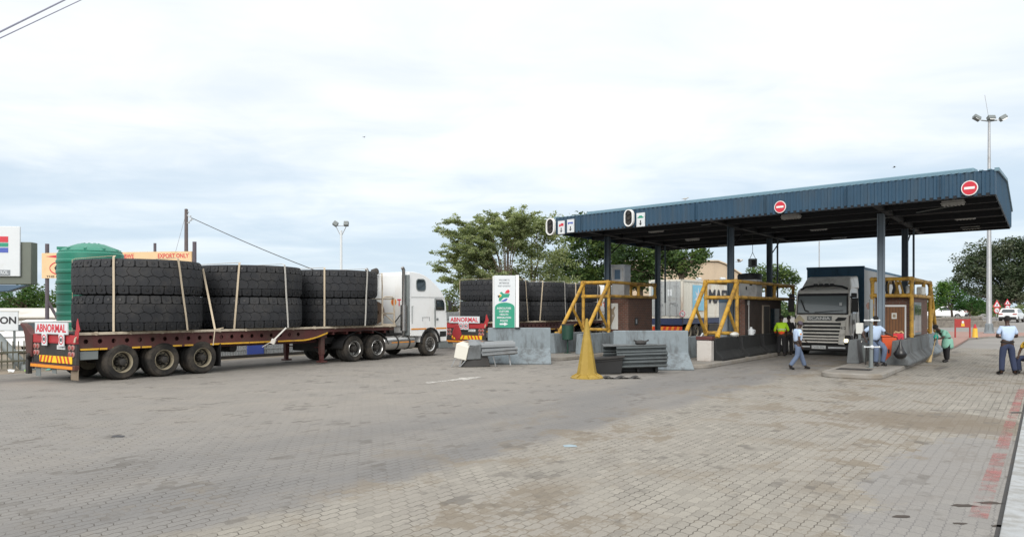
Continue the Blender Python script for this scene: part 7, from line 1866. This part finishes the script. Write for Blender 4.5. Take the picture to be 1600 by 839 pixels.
def tree(name, label, loc, blobs, mats, size, dens, trunk_r, group, seed, flat=.8, clump=.75, limbs=9, weights=(.45, .38, .17), fork=None, stems=1):
    """blobs: ellipsoids (x, y, z, rx, ry, rz) in metres from the foot; clumps sit mainly near their surfaces"""
    T = thing(name, label, 'bush' if 'bush' in name else 'tree', loc, 0, group)
    rnd = random.Random(seed); cl = []; tips = []
    for bx, by, bz, rx, ry, rz in blobs:
        vol = rx * ry + ry * rz + rx * rz
        n = max(6, int(dens * vol))
        for i in range(n):
            d = Vector((rnd.gauss(0, 1), rnd.gauss(0, 1), rnd.gauss(0, 1))).normalized()
            if d.z < -.55: d.z *= -.5
            k = rnd.uniform(.45, 1.05) if rnd.random() < .85 else rnd.uniform(.1, .5)
            c = (bx + d.x * rx * k, by + d.y * ry * k, bz + d.z * rz * k)
            rad = clump * rnd.uniform(.55, 1.2)
            cl.append((c, rad, int(64 * (rad / clump) ** 2) + 12))
            if k > .55 and rnd.random() < .5: tips.append(c)
    leaves('crown', mats, T, cl, size * .66, flat, seed, weights)
    b = MB(); fk = fork or min(z - rz * .6 for _, _, z, _, _, rz in blobs)
    fk = max(.8, fk)
    b.tube([(0, 0, -.1), (.05, 0, fk * .5), (0, .05, fk)], [trunk_r * 1.25, trunk_r, trunk_r * .85], 10)
    rnd.shuffle(tips)
    for c in tips[:limbs]:
        m1 = Vector((c[0] * .35, c[1] * .35, fk + (c[2] - fk) * .5)); b.tube([(0, .03, fk - .15), m1, Vector((c[0] * .8, c[1] * .8, fk + (c[2] - fk) * .85)), c], [trunk_r * .55, trunk_r * .34, trunk_r * .16, trunk_r * .06], 6)
        for c2 in rnd.sample(tips, min(2, len(tips))):
            if (Vector(c2) - m1).length < 3.5: b.tube([m1, m1.lerp(Vector(c2), .55) + Vector((0, 0, .15)), c2], [trunk_r * .2, trunk_r * .12, trunk_r * .04], 5)
    b.build('trunk', M['bark'], T)
    return T
def acacia(label, loc, seed, sprays, mats, trunk_r=.15, fork=2.2):
    """an umbrella thorn: limbs arch out, feathery leaf layers lie along the branch ends"""
    T = thing('acacia_tree', label, 'tree', loc, 0, None)
    rnd = random.Random(seed); b = MB(); cl = []
    b.tube([(0, 0, -.1), (.1, 0, fork * .6), (.05, 0, fork)], [trunk_r * 1.3, trunk_r, trunk_r * .9], 10)
    for (x, y, z, w_) in sprays:
        e = Vector((x, y, z)); m1 = Vector((x * .3, y * .3, fork + (z - fork) * .58)); m2 = Vector((x * .68, y * .68, fork + (z - fork) * .9))
        b.tube([(.05, 0, fork - .1), m1, m2, e], [trunk_r * .5, trunk_r * .3, trunk_r * .16, trunk_r * .05], 6)
        nsub = int(13 * w_)
        for k in range(nsub):
            f = rnd.uniform(.2, 1.0); q = (m1.lerp(m2, f / .55) if f < .55 else m2.lerp(e, (f - .55) / .45))
            an = math.atan2(y, x) + rnd.uniform(-1.0, 1.0); ln = rnd.uniform(.7, 2.0) * w_
            tip = q + Vector((math.cos(an) * ln, math.sin(an) * ln, rnd.uniform(.0, .75)))
            mid = q.lerp(tip, .5) + Vector((0, 0, .12))
            b.tube([q, mid, tip], [.026, .016, .006], 5)
            n = int(ln / .17) + 2
            for g_ in range(n):
                h = .15 + .9 * g_ / n; c = q.lerp(mid, h * 2) if h < .5 else mid.lerp(tip, h * 2 - 1)
                c = c + Vector((rnd.uniform(-.22, .22), rnd.uniform(-.22, .22), rnd.uniform(-.1, .12)))
                cl.append((tuple(c), rnd.uniform(.16, .38), 27))
    leaves('crown', mats, T, cl, .085, .5, seed, (.3, .42, .28))
    b.build('trunk', M['bark'], T)
    return T
def B(u, v, Y, ox, ru, rv, ry=None):
    """ellipsoid whose outline is ru by rv photo pixels at distance Y"""
    k = Y / F; return ((u - 800) * k - ox, 0, H - (v - 482) * k, ru * k, (ry or ru * .8) * k, rv * k)
# umbrella thorn left of the canopy
Y = 58; k = Y / F; ox = (792 - 800) * k
rnd = random.Random(5); sp_ = []
for (u, v, w_) in ((716, 347, .9), (702, 366, .8), (728, 362, 1.0), (745, 343, 1.0), (776, 334, 1.0), (794, 330, .9), (812, 344, 1.0), (708, 392, .8), (704, 408, .9), (722, 420, .9), (698, 440, .8), (735, 395, 1.0), (760, 362, 1.1), (786, 356, 1.1), (742, 428, 1.0), (765, 405, 1.1), (770, 436, 1.0), (724, 444, .9), (748, 376, 1.0), (712, 378, .9), (688, 396, .7), (692, 424, .7), (800, 340, 1.0), (822, 350, .9)):
    sp_.append(((u - 800) * k - ox, rnd.uniform(-2.2, 2.2), H - (v - 482) * k, w_))
acacia('feathery umbrella thorn tree spreading left of the canopy above the farther tyres', (ox, Y, 0), 3, sp_, ('acdark', 'acmid', 'aclight'))
Y = 60; ox = (830 - 800) * Y / F
tree('acacia_tree', 'dense soft green thorn tree between the feathery tree and the canopy corner', (ox, Y, 0), [B(815, 385, Y, ox, 30, 30), B(838, 400, Y, ox, 36, 34), B(800, 428, Y, ox, 40, 24), B(850, 432, Y, ox, 44, 26), B(828, 365, Y, ox, 20, 18), B(880, 445, Y, ox, 30, 18), B(858, 372, Y, ox, 30, 26), B(852, 362, Y, ox, 32, 18), B(872, 354, Y, ox, 22, 16), B(842, 352, Y, ox, 20, 14), B(872, 405, Y, ox, 26, 26), B(770, 445, Y, ox, 34, 20), B(800, 395, Y, ox, 26, 30), B(735, 455, Y, ox, 28, 16)], ('acdark', 'acmid', 'aclight'), .17, 3.2, .2, None, 21, .6, .7, weights=(.3, .45, .25))
Y = 66; ox = (925 - 800) * Y / F
tree('shade_tree', 'dark green shade tree seen below the left end of the canopy', (ox, Y, 0), [B(905, 385, Y, ox, 40, 40), B(940, 395, Y, ox, 46, 44), B(885, 420, Y, ox, 30, 34), B(920, 430, Y, ox, 50, 30), B(895, 352, Y, ox, 22, 14), B(925, 350, Y, ox, 16, 12), B(955, 445, Y, ox, 40, 26), B(930, 465, Y, ox, 60, 24)], ('leafdark', 'leafmid', 'leaflight'), .26, 2.7, .3, 'shade trees behind the canopy', 31, .8, .95, weights=(.4, .4, .2))
Y = 64; ox = (1000 - 800) * Y / F
tree('shade_tree', 'dark green shade tree behind the cooling unit on the leftmost booth', (ox, Y, 0), [B(985, 405, Y, ox, 40, 38), B(1020, 415, Y, ox, 36, 34), B(1000, 440, Y, ox, 48, 24), B(960, 430, Y, ox, 30, 28)], ('leafdark', 'leafmid', 'leaflight'), .26, 2.7, .3, 'shade trees behind the canopy', 41, .8, .95, weights=(.45, .4, .15))
Y = 62; ox = (1065 - 800) * Y / F
tree('shade_tree', 'green shade tree whose branches reach over the cream container', (ox, Y, 0), [B(1050, 412, Y, ox, 34, 26), B(1082, 405, Y, ox, 22, 16), B(1068, 425, Y, ox, 26, 14), B(1040, 395, Y, ox, 28, 14), B(1096, 400, Y, ox, 10, 8)], ('leafdark', 'leafmid', 'leaflight'), .26, 2.8, .25, 'shade trees behind the canopy', 51, .8, .9, weights=(.4, .42, .18))
Y = 78; ox = (1205 - 800) * Y / F
tree('shade_tree', 'small green tree between the middle booth and the silver lorry', (ox, Y, 0), [B(1195, 428, Y, ox, 24, 14), B(1225, 430, Y, ox, 24, 13), B(1212, 445, Y, ox, 34, 20), B(1185, 440, Y, ox, 22, 14), B(1240, 440, Y, ox, 14, 14)], ('leafdark', 'leafmid', 'leaflight'), .26, 2.4, .2, None, 61, .8, .85, weights=(.3, .45, .25))
Y = 108; ox = (1572 - 800) * Y / F
tree('broad_tree', 'large grey green tree spreading behind the tall light mast at the right', (ox, Y, .4), [B(1530, 415, Y, ox, 38, 30), B(1570, 405, Y, ox, 42, 28), B(1612, 412, Y, ox, 40, 30), B(1555, 440, Y, ox, 58, 30), B(1605, 445, Y, ox, 46, 30), B(1505, 432, Y, ox, 20, 22), B(1650, 430, Y, ox, 40, 34), B(1545, 460, Y, ox, 46, 16), B(1575, 470, Y, ox, 50, 14), B(1620, 468, Y, ox, 46, 16), B(1590, 388, Y, ox, 30, 10), B(1494, 450, Y, ox, 12, 10)], ('grdark', 'grmid', 'grlight'), .30, 2.0, .5, None, 71, .75, 1.05, weights=(.32, .42, .26))
Y = 82; ox = (1487 - 800) * Y / F
tree('green_bush', 'tall fresh green bush behind the stone wall, beside the yellow legs', (ox, Y, .3), [B(1480, 468, Y, ox, 24, 22), B(1466, 478, Y, ox, 20, 14), B(1498, 474, Y, ox, 18, 16), B(1478, 452, Y, ox, 12, 8)], ('bushdark', 'bushmid', 'bushlight'), .2, 3.2, .12, 'bushes behind the stone wall', 81, .8, .7)
Y = 80; ox = (1515 - 800) * Y / F
tree('green_bush', 'lower dark green bush above the red notice board', (ox, Y, .3), [B(1512, 482, Y, ox, 20, 11), B(1528, 480, Y, ox, 14, 10), B(1500, 484, Y, ox, 12, 8)], ('bushdark', 'bushdark', 'bushmid'), .2, 4.0, .1, 'bushes behind the stone wall', 83, .8, .65)
Y = 55; ox = (40 - 800) * Y / F
tree('scrub_tree', 'bushy green tree behind the pale shed at the left', (ox, Y, 0), [B(30, 470, Y, ox, 34, 22), B(55, 465, Y, ox, 26, 16), B(10, 478, Y, ox, 30, 18), B(42, 454, Y, ox, 16, 10), B(70, 475, Y, ox, 22, 14)], ('bushdark', 'leafmid', 'bushmid'), .2, 2.2, .2, 'trees at the left', 91, .8, .75, weights=(.3, .45, .25))
ox = (88 - 800) * Y / F
tree('scrub_tree', 'bushy green tree behind the post of the tan sign', (ox, Y + 2, 0), [B(84, 450, Y, ox, 14, 14), B(96, 460, Y, ox, 20, 20), B(80, 470, Y, ox, 20, 16), B(-25, 470, Y, ox, 30, 20), B(115, 468, Y, ox, 18, 18)], ('bushdark', 'leafmid', 'bushmid'), .2, 2.2, .2, 'trees at the left', 93, .8, .7, weights=(.4, .4, .2))
Y = 62; ox = (705 - 800) * Y / F
tree('scrub_tree', 'grey green scrub tree behind the white truck cab', (ox, Y, 0), [B(705, 468, Y, ox, 14, 18), B(718, 455, Y, ox, 12, 16), B(722, 478, Y, ox, 20, 16), B(690, 486, Y, ox, 26, 10)], ('acdark', 'acmid', 'acmid'), .18, 2.6, .15, None, 95, .8, .7)
# far belt of scrub along the horizon: one mass
cl = []; r2 = random.Random(8)
for i in range(420):
    u = r2.uniform(-300, 1900); Y = r2.uniform(125, 190); 
    if 1525 < u < 1640 and Y < 120: continue
    q = PD(u, 482, Y); cl.append(((q.x, q.y, r2.uniform(.8, 2.8)), r2.uniform(1.2, 2.2), 36))
o = leaves('scrub', ('leafdark', 'leafmid', 'acdark'), None, cl, .6, .8, 9); tag(o, 'distant belt of green scrub along the horizon', 'scrub', kind='stuff')
q = PD(1280, 482, 110); b = MB(); b.bar((q.x, q.y, 0), (q.x, q.y, 2.1 + 105*110/F), .08, 6); tag(b.build('radio_mast', M['steel']), 'thin radio mast rising behind the silver lorry', 'mast')
